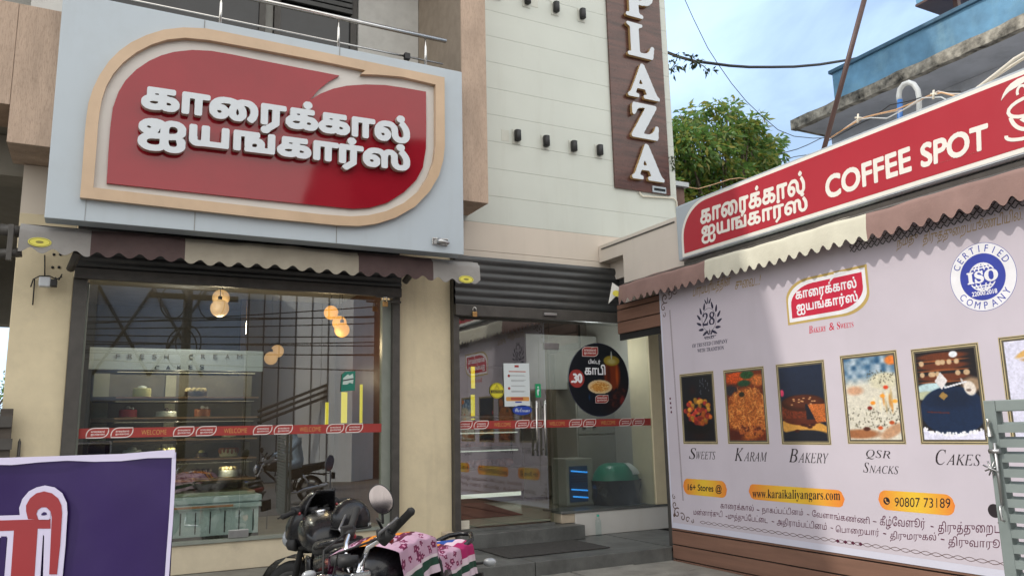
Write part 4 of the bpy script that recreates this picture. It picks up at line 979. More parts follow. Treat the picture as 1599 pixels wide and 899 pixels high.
c_=px1(1553,797); letter('phone_mark',Fp2,[np.array(circle(c_[0],c_[1],.045,24))],0,w1,MATS['ink_black'],po)
# town names: words placed one by one along their two lines
T1=[('காைரக்கால்',1125,1177,795,800,783),('-',1181.5,1186,796,797,794.5),('நாகப்பட்டினம்',1190,1254,803,808,789),('-',1260,1264,803,804,801.5),('ேவளாங்கண்ணி',1268,1358,806,818,795),('-',1363,1369,814,815,812.5),('கீழ்ேவளூர்',1374,1445,825,830,804),('-',1453,1458,822,823,820),('திருத்துைறப்',1465,1562,836,838,813)]
T2=[('மன்னார்குடி',1083,1128,805,809,793),('-',1133,1136,806,807,804.5),('முத்துப்ேபட்ைட',1137,1199,813,820,799),('-',1205,1209,814,815,812.5),('அதிராம்பட்டினம்',1213,1291,822,831,807),('-',1297,1301,824,825,822.5),('ெபாைறயார்',1305,1373,834,840,819),('-',1379,1384,833,834,831),('திருமருகல்',1390,1462,845,848,828),('-',1469,1475,842,843,840),('திருவாரூர்',1481,1572,856,862,836)]
for T_ in (T1,T2):
  b=MB()
  for s,x0,x1,yb0,yb1,yt in T_:
    add_shape(b,Fp2,line_px(Fp2,text_shapes(s,40,.024 if s!='-' else .0,1,0,1,.3),(x0,yb0),(x1,yb1),(x0,yt)),0,w1)
  b.build('town_lettering',MATS['ink_maroon'],po)
# ornamental borders
b=MB(); v0=px1(1052,817)[1]+.0
n=260; ua,ub=px1(1093,812)[0],-2.2; va=.545
for ph in (0,math.pi):
    Pn=[(ua+(ub-ua)*i/n,va+.016+.013*math.sin(ua*0+ (ub-ua)*i/n*38+ph)) for i in range(n+1)]
    for s in stroke(Pn,.0042),: add_shape(b,Fp2,[np.array(q) for q in s],0,w1*(.5 if ph else .7))
for du in (0,.012):
    for s in stroke([(px1(1058,640)[0]+du,.75),(px1(1045,480)[0]+du,2.72)],.004),: add_shape(b,Fp2,[np.array(q) for q in s],0,w1*.6)
def spiral(cx,cy,r,turns,a0,w,sg=1):
    Pn=[(cx+r*(1-i/40)*math.cos(a0+sg*turns*6.283*i/40),cy+r*(1-i/40)*math.sin(a0+sg*turns*6.283*i/40)) for i in range(37)]; return [np.array(q) for q in stroke(Pn,w)]
for i,(cx,cy,r,t,a,w,sg) in enumerate(((-6.70,.62,.055,1.3,1.0,.012,1),(-6.73,.70,.04,1.2,-1.2,.010,-1),(-6.62,.585,.045,1.2,2.2,.011,-1),(-6.54,.565,.035,1.1,.4,.009,1),(-6.735,.78,.028,1.1,2.,.008,1),(-6.47,.56,.025,1,1,.008,-1),(-6.70,2.86,.06,1.3,-1,.012,-1),(-6.735,2.76,.045,1.2,1.2,.010,1),(-6.62,2.89,.05,1.2,-2,.011,1),(-6.54,2.91,.04,1.1,-.4,.009,-1),(-6.735,2.68,.03,1,1,.008,-1))):
    add_shape(b,Fp2,spiral(cx,cy,r,t,a,w,sg),0,w1*(.8+.05*i))
add_shape(b,Fp2,[leafshape(-6.745,.60,.05,.03,R(60))],0,w1*1.5)
b.build('border_ornament',MATS['ink_brown'],po)
b=MB()
for i in range(4):
    c=px1(1308+12*i,844+1.6*i); add_shape(b,Fp2,[np.array([(c[0]-.022,c[1]),(c[0],c[1]-.015),(c[0]+.022,c[1]),(c[0],c[1]+.015)])],0,w1)
    c=px1(1046.5+.6*i,622+7*i); add_shape(b,Fp2,[np.array(circle(c[0],c[1],.013,10))],0,w1)
b.build('border_diamonds',MATS['ink_maroon'],po)
# net strip under the awning, on the poster's top
b=MB()
for k in range(3):
    Pn=[(-4.3+2.3*i/300,2.865+.03*k+.012*math.sin(i*.9+k*2)+.05*i/300) for i in range(301)]
    for s in stroke(Pn,.006),: add_shape(b,Fp2,[np.array(q) for q in s],.002,.004+.0003*k)
b.build('net_hem',MATS['wire'],ka)
# ================= things on and behind the shop glass =================
YG=8.06; Fg=FY(YG)
M('band_red',(.33,.035,.03),.5,var=.06); M('band_gold',(.50,.26,.08),.5); M('band_white',(.70,.62,.60),.5)
def band(name,label,x0,x1,z0,z1,first):
    t=thing(name,label,'safety strip',((x0+x1)/2,YG,z0)); Z=(z0+z1)/2; H=z1-z0
    letter('strip',Fg,[np.array(rect(x0,z0,x1,z1))],0,.0015,MATS['band_red'],t)
    bw=MB(); bgold=MB(); x=x0+first; k=0
    wel=text_shapes('WELCOME',24,.0,1.0)
    while x<x1-.05:
        if k%3==2:
            if x+.22<x1: add_shape(bgold,Fg,fit(wel,x,Z-.022,x+.21,Z+.022),.0016,.0022)
            x+=.27
        else:
            w=.175
            if x+w<x1:
                P=[(x,Z-.040),(x+w-.06,Z-.040)]+[(x+w-.06+.06*math.cos(R(-90+15*i)),Z+.02+.06*math.sin(R(-90+15*i))) for i in range(7)]+[(x+w,Z+.044)]+[(x+.06+.06*math.cos(R(90+15*i)),Z-.016+.06*math.sin(R(90+15*i))) for i in range(7)]
                bw=MB()
                for s in stroke(P,.009,True),: add_shape(bw,Fg,[np.array(q) for q in s],.0016,.0022)
                add_shape(bw,Fg,fit(S1,x+.035,Z+.002,x+w-.03,Z+.024)+fit(S2,x+.035,Z-.024,x+w-.03,Z),.0016,.0022); bw.build('emblem_print',MATS['band_white'],t)
            x+=w+.022+(.05 if k%3==1 else 0)
        k+=1
    bgold.build('welcome_print',MATS['band_gold'],t)
band('safety_strip','red WELCOME strip across the wide display window',-.145,2.70,1.535,1.605,.02) if False else band('safety_strip','red WELCOME strip across the wide display window',-.135,2.70,1.505,1.592,.06)
band('safety_strip','red WELCOME strip across the glass door and side pane',3.505,6.12,1.515,1.602,.0)
def poly_px(F,L): return np.array([pxu(F,x,y) for x,y in L])
# green sticker
M('sticker_green',(.01,.17,.12),.45); M('sticker_pale',(.50,.60,.56),.5); M('ink_dark',(.02,.025,.03),.5)
st=thing('window_sticker','green rectangular sticker with a white folded cross mark on the display window','sticker',tuple(Fg.p(*pxu(Fg,543,609))))
letter('sheet',Fg,[poly_px(Fg,[(534,584),(539,580),(555,579),(554,609),(532,611)])],.0,.0015,MATS['sticker_green'],st)
letter('mark',Fg,[poly_px(Fg,[(536,590),(543,584),(546,586),(551,583),(552,591),(551,599),(546,597),(542,600),(535,600)])],.0016,.0022,MATS['sticker_pale'],st)
letter('mark_text',Fg,fit(text_shapes('MEDIC',30,.02),*pxu(Fg,535,594),*pxu(Fg,551,590)) if False else [poly_px(Fg,[(535,593),(552,590),(552,592),(535,595)])],.0023,.003,MATS['ink_dark'],st)
# notice sheet
M('paper',(.62,.68,.70),.6,var=.03); M('ink_grey',(.30,.32,.34),.6); M('ink_orange',(.62,.30,.08),.5); M('ink_rust',(.42,.09,.05),.5)
nt=thing('notice_sheet','white printed notice with an orange banner taped to the glass door','notice',tuple(Fg.p(*pxu(Fg,807,635))))
a=pxu(Fg,787,634); c=pxu(Fg,827,567)
letter('paper',Fg,[poly_px(Fg,[(786,567),(826,567),(828,633.5),(788,634.5)])],0,.001,MATS['paper'],nt)
U=lambda s,t_: (a[0]+(c[0]-a[0])*s,a[1]+(c[1]-a[1])*t_)
bb=MB(); 
for t_ in (.71,.695,.60,.585,.57,.47,.455,.35,.335,.325):
    p,q=U(.28 if t_<.69 else .2,t_),U(.84-.1*((t_*100)%3)/3,t_+.008); add_shape(bb,Fg,[np.array(rect(*p,*q))],.0011,.0015)
bb.build('small_print',MATS['ink_grey'],nt)
letter('heading',Fg,fit(text_shapes('SELF SERVICE',24,.0),*U(.18,.80),*U(.86,.825)) if False else [np.array(rect(*U(.2,.79),*U(.84,.812)))],.0011,.0015,MATS['ink_rust'],nt)
letter('emblem',Fg,[np.array(rect(*U(.42,.90),*U(.58,.95)))],.0011,.0015,MATS['band_red'],nt)
letter('orange_banner',Fg,[np.array(rrect(*U(.08,.12),*U(.95,.215),.012))],.0011,.0015,MATS['ink_orange'],nt); letter('red_banner',Fg,[np.array(rrect(*U(.26,.14),*U(.72,.205),.008))],.0016,.002,MATS['ink_rust'],nt)
letter('blue_line',Fg,[np.array(rect(*U(.42,.08),*U(.66,.11)))],.0011,.0015,MATS['ink_blue'],nt)
for t_ in (.70,.41): letter('red_dot',Fg,[np.array(circle(*U(.2,t_),.016,12))],.0011,.0015,MATS['band_red'],nt)
# caution roundel
M('caution_yellow',(.62,.55,.03),.45)
cs_=thing('caution_sticker','round yellow CAUTION sticker with a warning triangle on the door glass','sticker',tuple(Fg.p(*pxu(Fg,776,622))))
cc2=pxu(Fg,776,609.5)
letter('disc',Fg,[np.array(circle(*cc2,.088,32))],0,.001,MATS['caution_yellow'],cs_)
for s in stroke(circle(*cc2,.080,32),.004,True),: letter('ring',Fg,[np.array(q) for q in s],.0011,.0014,MATS['ink_black'],cs_)
tri=[(cc2[0]+.032*math.cos(R(90+120*i)),cc2[1]+.036+.032*math.sin(R(90+120*i))) for i in range(3)]
for s in stroke(tri,.006,True),: letter('triangle',Fg,[np.array(q) for q in s],.0011,.0014,MATS['ink_black'],cs_)
letter('triangle_mark',Fg,[np.array(rect(cc2[0]-.003,cc2[1]+.032,cc2[0]+.003,cc2[1]+.052))],.0011,.0014,MATS['ink_black'],cs_)
letter('word_bar',Fg,[np.array(rect(cc2[0]-.078,cc2[1]-.028,cc2[0]+.078,cc2[1]+.006))],.0015,.0018,MATS['ink_black'],cs_)
letter('lettering',Fg,fit(text_shapes('CAUTION',30,.02),cc2[0]-.066,cc2[1]-.022,cc2[0]+.066,cc2[1]+.0),.0019,.0023,MATS['caution_yellow'],cs_)
M('welcome_blue',(.02,.06,.36),.4)
wl=thing('welcome_sticker','small blue oval Welcome sticker below the white notice','sticker',tuple(Fg.p(*pxu(Fg,815,646))))
p=pxu(Fg,815.5,640); letter('oval',Fg,[np.array(circle(*p,.125,30,.056))],0,.001,MATS['welcome_blue'],wl)
scr=lambda s: ''.join(chr(0x1D4D0+ord(c_)-65) if 'A'<=c_<='Z' else chr(0x1D4EA+ord(c_)-97) for c_ in s)
letter('lettering',Fg,fit(text_shapes(scr('Welcome'),40,.01),p[0]-.10,p[1]-.022,p[0]+.10,p[1]+.026),.0011,.0015,MATS['paper'],wl)
M('push_green',(.01,.32,.13),.45)
pu=thing('push_sticker','small green exit sticker right of the white notice','sticker',tuple(Fg.p(*pxu(Fg,840,619))))
p=pxu(Fg,840.3,609.5); letter('sheet',Fg,[np.array(rect(p[0]-.036,p[1]-.078,p[0]+.036,p[1]+.078))],0,.001,MATS['push_green'],pu)
letter('figure',Fg,[np.array([(p[0]-.008,p[1]-.055),(p[0]+.004,p[1]-.055),(p[0]+.006,p[1]-.01),(p[0]+.018,p[1]+.005),(p[0]+.008,p[1]+.02),(p[0]-.014,p[1]+.012),(p[0]-.016,p[1]-.02)]),np.array(circle(p[0],p[1]+.038,.011,12))],.0011,.0015,MATS['paper'],pu)
# round coffee poster
def pic_disc():
    n=84; im=canvas(n,n,(.06,.075,.11)); r=np.random.default_rng(8)
    blob(im,.80,.75,.35,.35,(.16,.07,.07),.8,.9); blob(im,.72,.42,.155,.26,(.46,.17,.06),.25); blob(im,.66,.44,.05,.22,(.25,.09,.05),.7,.8); blob(im,.80,.44,.03,.22,(.72,.33,.12),.7,.8); blob(im,.72,.24,.145,.075,(.58,.50,.16),.15); blob(im,.72,.25,.10,.05,(.70,.66,.42),.6); blob(im,.72,.165,.014,.065,(.75,.78,.75),.3)
    for i in range(40): blob(im,.62+.32*r.random(),.62+.25*r.random(),.028,.018,[(.20,.09,.09),(.28,.12,.10),(.10,.06,.09)][i%3],.4)
    blob(im,.88,.80,.06,.09,(.45,.13,.12),.5)
    blob(im,.51,.70,.20,.12,(.05,.07,.12),.2); blob(im,.51,.60,.205,.098,(.84,.74,.58),.06); blob(im,.51,.60,.18,.083,(.80,.56,.26),.4)
    for i in range(70):
        a=r.random()*6.28; d=math.sqrt(r.random()); blob(im,.51+.165*d*math.cos(a),.60+.075*d*math.sin(a),.014,.008,[(.90,.78,.52),(.72,.45,.18)][i%2],.5)
    blob(im,.33,.74,.02,.06,(.10,.25,.42),.8,.8); return im
dc=thing('coffee_roundel','round dark filter coffee poster with a cup and price on the glass beside the door','poster',(5.385,YG,1.63))
dx,dz,rx_,rz_=5.378,2.075,.437,.443
letter('disc',Fg,[np.array(circle(dx,dz,rx_,56,rz_))],0,.0012,MATS['ink_navy'],dc)
im=pic_disc(); n=im.shape[0]; V=[];FQ=[];CQ=[]
for i in range(n):
    for j in range(n):
        x0,x1=dx-rx_+2*rx_*j/n,dx-rx_+2*rx_*(j+1)/n; z1,z0=dz+rz_-2*rz_*i/n,dz+rz_-2*rz_*(i+1)/n
        if (((x0+x1)/2-dx)/rx_)**2+(((z0+z1)/2-dz)/rz_)**2<.975:
            k=len(V); V+= [Fg.p(x0,z0,.0014),Fg.p(x1,z0,.0014),Fg.p(x1,z1,.0014),Fg.p(x0,z1,.0014)]; FQ.append((k,k+1,k+2,k+3)); CQ+= [list(s2l(tuple(np.clip(im[i,j],0,1))))+[1]]*4
me=bpy.data.meshes.new('printed_photo'); off=wloc(dc); me.from_pydata([tuple(p-off) for p in V],[],FQ); me.materials.append(MATS['print']); at=me.attributes.new('print','FLOAT_COLOR','CORNER'); at.data.foreach_set('color',np.array(CQ,np.float32).ravel()); o=bpy.data.objects.new('printed_photo',me); col.objects.link(o); o.parent=dc
FG2=FY(YG-.0018); D=lambda x,y:(dx+rx_*(x*2-1),dz+rz_*(1-2*y))
logo(FG2,*D(.235,.19),*D(.50,.055),.0,dc,(MATS['band_white'],MATS['band_red'],MATS['band_red'],MATS['band_white']),.0004)
logo(FG2,*D(.425,.82),*D(.64,.71),.0,dc,(MATS['band_white'],MATS['band_red'],MATS['band_red'],MATS['band_white']),.0004)
letter('lettering',FG2,fit(text_shapes('பில்டர்',44,.03),*D(.335,.30),*D(.53,.225)),0,.0006,MATS['ink_white'],dc)
letter('lettering',FG2,fit(text_shapes('காபி',44,.045,.9),*D(.265,.44),*D(.61,.295)),0,.0006,MATS['ink_white'],dc)
letter('price_disc',FG2,[np.array(circle(*D(.135,.49),.108,28))],0,.0005,MATS['ink_red'] if False else MATS['band_red'],dc)
letter('price',FG2,fit(text_shapes('.30',44,.05,.75),*D(.04,.55),*D(.225,.42)),.0006,.001,MATS['ink_white'],dc)

# ================= cake display cabinet =================
M('cab_white',(.66,.70,.69),.5,var=.04); M('cab_blue',(.56,.68,.72),.5,var=.05,streak=.1,scol=(.3,.36,.38)); M('cab_dark',(.035,.033,.03),.6); M('shelf_wood',(.12,.072,.048),.5,var=.2,scale=6,stretch=(1,4,4)); M('cab_ivory',(.52,.48,.36),.6); M('copper_tone',(.55,.28,.16),.4,var=.1)
cb=thing('cake_cabinet','tall cake display cabinet headed FRESH CREAM CAKES behind the display window','cabinet',(.7,8.8,.462))
x0,x1=-.10,1.50
b=MB(); b.box(x0,x1,8.50,8.56,2.15,2.36,.003); b.build('header_board',MATS['cab_white'],cb)
b=MB(); b.box(x0,x1,8.45,9.20,.463,.545); b.build('plinth',MATS['cab_dark'],cb)
b=MB(); b.box(x0,x1,8.48,9.18,.546,.80); b.box(x0-.0,x1+.02,8.44,9.19,.803,.845); b.box(x0,x1+.02,8.44,9.19,.86,.915); b.box(x0,x1,8.47,9.18,.846,.859)
ob=b.build('base',MATS['cab_blue'],cb)
b=MB()
for i in range(13): x=x0+.06+i*.135; b.box(x,x+.010,8.474,8.4795,.57,.775)
b.build('base_slot',MATS['black'],ob)
b=MB(); b.box(.3,1.25,8.432,8.4395,.815,.835); b.build('base_edge',MATS['copper_tone'],ob)
b=MB(); b.box(x0,x0+.04,8.48,9.18,.916,2.149); b.build('side_panel',MATS['cab_dark'],cb)
M('cab_back',(.22,.19,.15),.6,var=.15); b=MB(); b.box(x0+.05,x1,9.14,9.18,.916,2.149); b.build('back_panel',MATS['cab_back'],cb)
b=MB(); b.box(x0+.05,x0+.19,8.9,9.13,.92,2.14); b.box(.62,.72,9.08,9.13,.92,2.14); b.build('ivory_post',MATS['cab_ivory'],cb)
shelves=[1.90,1.70,1.30,1.10]
for z in (1.895,1.695,1.48,1.285,1.08):
    b=MB(); b.box(x0+.05,x1-.02,8.58,9.13,z-.045,z,.004); b.build('shelf',MATS['shelf_wood'],cb)
b=MB()
for z in (1.895,1.695,1.48,1.285,1.08): b.box(x0+.25,x1-.02,8.574,8.579,z-.016,z-.002)
b.build('shelf_highlight',MATS['copper_tone'],cb)  # copper strips painted in as warm highlights along the shelf edges
b=MB(); b.box(x0+.05,x1-.02,8.6,9.12,.917,.95); b.build('shelf',MATS['cab_ivory'],cb)
b=MB(); b.box(x0+.05,x1,8.505,8.511,.917,2.148); b.build('cabinet_glass',MATS['case_glass'] ,cb)
M('case_led',(.9,.85,.7),.5,emit=.9,ecol=(.9,.72,.5)); b=MB()
for z in (1.845,1.645,1.235,2.13): b.box(x0+.25,x1-.06,8.60,8.612,z+.003,z+.008)
b.build('shelf_light',MATS['case_led'],cb)
Fh=FY(8.4985); M('letter_tan',(.30,.26,.22),.4)
hx=pxu(Fh,180,555); 
def spaced(word,xa,xb,yb0,yb1,h,mat):
    b=MB(); n=len(word)
    for i,ch in enumerate(word):
        if ch==' ': continue
        t=i/(n-1); x=xa+(xb-xa)*t; y=yb0+(yb1-yb0)*t; c=pxu(Fh,x,y); w=.020 if ch!='M' else .026
        add_shape(b,Fh,fit(text_shapes(ch,30,.012),c[0]-w,c[1],c[0]+w,c[1]+h),.0,.003)
    return b.build('lettering',MATS[mat],cb)
spaced('FRESH CREAM',184,374,560,560,.046,'letter_tan'); spaced('CAKES',245,315,577,576,.040,'dark_frame')
# cakes
M('cake_yellow',(.55,.50,.22),.6,var=.1); M('cake_choc',(.05,.03,.025),.4,var=.2); M('cake_red',(.45,.03,.04),.5); M('cake_orange',(.40,.12,.04),.5,var=.15); M('cake_white',(.62,.62,.58),.5,var=.05); M('cake_cream',(.65,.52,.30),.6,var=.1); M('board',(.30,.20,.10),.35,metal=.5)
def cake(label,px,py,z,r,h,mat,top,kind,Y=8.78):
    p=aty(px,py,Y); t=thing('cake',label,'cake',(p[0],Y,z),'cakes in the display cabinet')
    c=(p[0],Y,z)
    b=MB(); b.lathe([(.0001,0),(r*1.2,0),(r*1.2,.008),(.0001,.008)],c,24); b.build('cake_board',MATS['board'],t)
    b=MB(); b.lathe([(r,.009),(r,h-.012),(r*.96,h),(.0001,h+.001)],c,24); body=b.build('sponge',MATS[mat],t)
    b=MB()
    if kind=='rosette':
        for i in range(10): a=i*.628; b.ball((c[0]+r*.75*math.cos(a),c[1]+r*.75*math.sin(a),z+h+.012),.024,.024,.026,8,6)
    elif kind=='cherry':
        b.ball((c[0],c[1],z+h+.016),.022,.022,.022,10,8); b.ball((c[0]+.04,c[1]-.03,z+h+.010),.014,n=8,m=6)
    elif kind=='drip':
        for i in range(14): a=i*.449; b.loft([(0,0,0,.001,.001,2),(.012,0,0,.014,.012,2),(.05+.02*(i%3),0,0,.008,.006,2)],8) if False else b.ball((c[0]+r*math.cos(a),c[1]+r*math.sin(a),z+h-.02-.008*(i%3)),.013,.013,.024,8,6)
        b.lathe([(r*1.01,h-.01),(r*.98,h+.004),(.0001,h+.005)],c,24)
    else:
        b.lathe([(r*.5,h),(r*.45,h+.02),(.0001,h+.03)],c,12)
    b.build('topping',MATS[top],t)
cake('pale yellow cake with a cream top on the uppermost cabinet shelf',222,606,1.896,.085,.09,'cake_yellow','cake_white','cap')
cake('dark chocolate cake with pale rosettes on the uppermost cabinet shelf',306,606,1.896,.11,.06,'cake_choc','cake_cream','rosette')
cake('bright red cake with a white cherry on the second cabinet shelf',200,640,1.696,.082,.08,'cake_red','cake_white','cherry')
cake('white cake with dark patches between the red and the brown cake',260,640,1.696,.10,.06,'cake_white','cake_choc','cherry')
cake('brown orange cake with one white bead on top on the second cabinet shelf',316,640,1.696,.078,.08,'cake_orange','cake_white','cherry')
cake('cake with yellow rosettes standing just above the red strip',306,668,1.481,.085,.06,'cake_choc','cake_yellow','rosette')
cake('cake with pink rosettes at the right above the red strip',358,668,1.481,.07,.06,'cake_cream','cake_white','rosette')
cake('pale cream cake just over the purple banner edge',206,706,1.286,.085,.10,'cake_white','cake_white','cap')
cake('cream cake topped with golden rosettes right of the pale cream cake',258,706,1.286,.10,.075,'cake_cream','cake_yellow','rosette')
cake('small fruit cake on a dark stand in the middle of the cabinet',315,703,1.286,.06,.05,'cake_choc','cake_yellow','cap')
cake('golden cake with white discs at the right end of the fourth shelf',357,703,1.286,.09,.09,'cake_cream','cake_orange','drip')
cake('dark chocolate cake on the lowest wooden shelf of the cabinet',314,738,1.081,.11,.06,'cake_choc','cake_choc','rosette')
cake('white cake with peach rosettes on the lowest wooden shelf',356,737,1.081,.095,.075,'cake_white','cake_cream','rosette')

# ================= globe lamps =================
M('globe_warm',(.30,.16,.04),.5,emit=1.25,ecol=(1.0,.40,.05)); M('globe_soft',(.3,.2,.1),.5,emit=.62,ecol=(1.0,.56,.24))
for lab,px,py,r,Y,mat in (('upper globe of the lamp pair above the cake cabinet header',345,465,.094,9.3,'globe_soft'),('lower globe of the lamp pair above the cake cabinet header',343,481,.097,9.0,'globe_soft'),
 ('topmost amber globe of the three near the right window edge',517,488,.086,9.5,'globe_warm'),('middle amber globe of the three near the right window edge',530,504,.085,9.3,'globe_warm'),('lowest amber globe of the three near the right window edge',534,515,.087,9.1,'globe_warm'),
 ('topmost pale globe of the small far cluster',437,541,.088,11.0,'globe_soft'),('middle pale globe of the small far cluster',433,548,.085,10.8,'globe_soft'),('lowest pale globe of the small far cluster',423,559,.085,10.6,'globe_soft')):
    p=aty(px,py,Y); t=thing('globe_lamp',lab,'pendant lamp',tuple(p),'globe lamps hanging in the shop')
    b=MB(); b.ball(p,r,n=24,m=16); b.build('globe',MATS[mat],t)
    b=MB(); b.tube([(p[0],p[1],p[2]+r),(p[0],p[1],3.3)],.004,6); b.lathe([(.022,r*.97),(.022,r+.03),(.004,r+.04)],tuple(p),10); b.build('cord',MATS['black'],t)

# point lights: glow of the globe clusters, plus added fill in shop and cabinet
def lamp(x,y,z,p,c,r=.09):
    l=bpy.data.lights.new('glow_and_fill','POINT'); l.energy=p; l.color=c; l.shadow_soft_size=r; o=bpy.data.objects.new('glow_and_fill',l); col.objects.link(o); o.location=(x,y,z)
lamp(2.3,9.0,2.5,14,(1,.72,.42)); lamp(1.14,9.1,2.68,20,(1,.80,.55)); lamp(2.6,10.2,2.2,5,(1,.80,.55)); lamp(5.0,10.2,2.9,18,(1,.85,.70)); lamp(5.55,8.45,2.45,20,(.97,.98,1)); lamp(.7,8.30,3.0,40,(1,.95,.88)); [lamp(.7,8.66,z,1.8,(1,.85,.62),.03) for z in (1.05,1.22,1.42,1.64,1.84,2.08)]; [lamp(1.2,8.66,z,1.2,(1,.85,.62),.03) for z in (1.05,1.22,1.84,2.08)]
for i,(x,y,z,w) in enumerate(((.7,8.30,3.06,.6),(5.0,10.2,2.97,.3),(5.55,8.45,2.93,.5))):  # added tubes and hangers, made up to go with the fill lights
    b=MB(); b.box(x-w,x+w,y-.02,y+.02,z,z+.03,.004); b.build('fill_fixture',MATS['led_white'],bld)
    b=MB(); b.box(x-.01,x+.01,y-.006,y+.006,z+.031,3.299); b.build('fill_hanger',MATS['steel_dull'],bld)
# ================= counters, insect killer, bin =================
M('counter_wood',(.20,.145,.11),.5,var=.12,scale=3,stretch=(1,1,4)); M('sweets_mix',(.30,.10,.05),.6,var=.6,scale=22)
q0=atz(712,779,.50); ct=thing('sales_counter','long glass sweet counter with a lit kick strip inside the door','counter',(4.6,10.9,.462))
def yx(px,py,Y): p=aty(px,py,Y); return p
Yc=10.7; xl=yx(712,700,Yc)[0]-.6; xr=yx(818,730,Yc)[0]
zt=yx(765,733,Yc)[2]; zb_=.60
b=MB(); b.box(xl,xr,Yc,Yc+.75,zb_,zt,.004); b.build('front_panel',MATS['counter_wood'],ct)
b=MB(); b.box(xl,xr,Yc+.03,Yc+.7,.466,zb_-.003); b.build('kick_base',MATS['black'],ct)
b=MB(); b.box(xl,xr-.06,Yc-.005,Yc+.012,zb_-.06,zb_-.004); b.build('kick_light',MATS['led_white'],ct)
b=MB(); b.box(xr+.003,xr+.62,Yc-.02,Yc+.75,.50,zt+.02,.004); b.build('end_cabinet',MATS['shop_grey'],ct)
b=MB(); b.box(xl,xr+.02,Yc+.02,Yc+.7,zt+.75,zt+.78); b.box(xr-.01,xr+.02,Yc+.02,Yc+.05,zt,zt+.749); b.build('case_frame',MATS['steel_dull'],ct)
b=MB(); b.box(xl,xr-.012,Yc+.02,Yc+.026,zt+.002,zt+.748); b.build('case_glass',MATS['case_glass'],ct)
b=MB()
for z in (zt+.30,zt+.56): b.box(xl,xr-.03,Yc+.1,Yc+.69,z-.015,z)
b.build('case_shelf',MATS['steel_dull'],ct)
b=MB()
for z in (zt+.285,zt+.545,): b.box(xl+.5,xr-.05,Yc+.08,Yc+.095,z-.02,z-.006)
b.build('case_light',MATS['led_white'],ct)
rr_=random.Random(4)
tray=thing('sweet_tray','heaped trays of orange and red sweets inside the glass counter','sweets',(4.6,11.0,zt))
b=MB(); b.box(xl+.02,xr-.05,Yc+.12,Yc+.6,zt+.003,zt+.03); b.build('tray',MATS['steel_dull'],tray)
b=MB()
for i in range(150):
    x=xl+.1+(xr-xl-.2)*rr_.random(); y=Yc+.15+.4*rr_.random(); b.ball((x,y,zt+.05+.05*rr_.random()),.035+.02*rr_.random(),n=7,m=5)
b.build('sweets',MATS['sweets_mix'],tray)
for zz in (zt+.31,zt+.57):
    t2=thing('sweet_tray','tray of dark packed sweets on the %s shelf of the glass counter'%('lower glass' if zz<zt+.4 else 'upper glass'),'sweets',(4.6,11,zz))
    b=MB(); b.box(xl+.02,xr-.05,Yc+.12,Yc+.6,zz,zz+.02); b.build('tray',MATS['steel_dull'],t2)
    b=MB()
    for i in range(30):
        x=xl+.1+(xr-xl-.25)*i/30; b.box(x,x+.06,Yc+.15,Yc+.5,zz+.022,zz+.10+.05*rr_.random(),.008)
    b.build('packets',MATS['sweets_mix'],t2)
b=MB(); p=atz(712,800,.47); A=[atz(x,y,.466) for x,y in ((700,779),(735,779),(816,803),(700,812))]; b.add([(a[0],a[1],.464) for a in A]+[(a[0],a[1],.472) for a in A],[(0,3,2,1),(4,5,6,7),(0,1,5,4),(1,2,6,5),(2,3,7,6),(3,0,4,7)]); b.build('carpet',MATS['carpet'],None,label='dark red carpet on the pale shop floor inside the door',cat='carpet')
# cold cabinet
fz=thing('cold_cabinet','tall pale storage cabinet with two dark latches behind the bin','cabinet',(5.75,9.0,.462))
b=MB(); b.box(5.62,6.30,9.0,9.55,.47,2.12,.01); b.build('carcass',MATS['shop_wall'],fz)
for z0_,z1_ in ((.50,1.40),(1.42,2.10)):
    b=MB(); b.box(5.64,6.28,8.985,8.999,z0_,z1_,.004); b.build('door_panel',MATS['shop_grey'],fz)
for x in (5.70,5.86): b=MB(); b.box(x,x+.05,8.97,8.984,1.50,1.56,.004); b.build('latch',MATS['cab_dark'],fz)
b=MB(); b.box(5.0,6.12,9.2,9.24,2.02,2.75); b.build('hanging_panel',MATS['shop_grey'],bld)
# insect killer
ik=thing('insect_killer','pale upright insect killer unit with glowing blue tubes beside the bin','insect killer',(5.15,8.6,.565))
Y0=8.55; a=aty(883,716,Y0); c=aty(928,786,Y0)
b=MB(); b.box(a[0],c[0],Y0,Y0+.35,.57,a[2],.015)
o=b.build('cabinet',MATS['shop_wall'],ik)
w0,w1_=aty(888,727,Y0)[0],aty(918,780,Y0)[0]; zt2,zb2=aty(900,727,Y0)[2],.61
M('uv_dark',(.02,.05,.10),.3,emit=.04,ecol=(.02,.2,.6)); b=MB(); b.box(w0,w1_,Y0-.012,Y0-.001,zb2,zt2); b.build('window',MATS['uv_dark'],ik)
M('uv_tube',(.1,.4,.7),.3,emit=1.2,ecol=(.02,.30,.95))
for f_ in (.84,.33,.13):
    z=zb2+(zt2-zb2)*f_; b=MB(); b.tube([(w0+.02+.02*(f_<.2),Y0-.022,z+.012),(w1_-.01,Y0-.022,z-.012)],.009,8); b.build('tube_lamp',MATS['uv_tube'],ik)
b=MB(); 
for f_ in (.55,.62,.70): z=zb2+(zt2-zb2)*f_; b.box(w0+.01,w1_-.01,Y0-.016,Y0-.013,z,z+.012)
b.build('grille',MATS['ink_navy'],ik)
letter('name_print',FY(Y0-.0005),fit(text_shapes('CLINX',24,.02),a[0]+.06,a[2]-.055,a[0]+.16,a[2]-.03) if False else [np.array(rect(a[0]+.05,a[2]-.05,a[0]+.15,a[2]-.035))],0,.001,MATS['ink_grey'],ik)
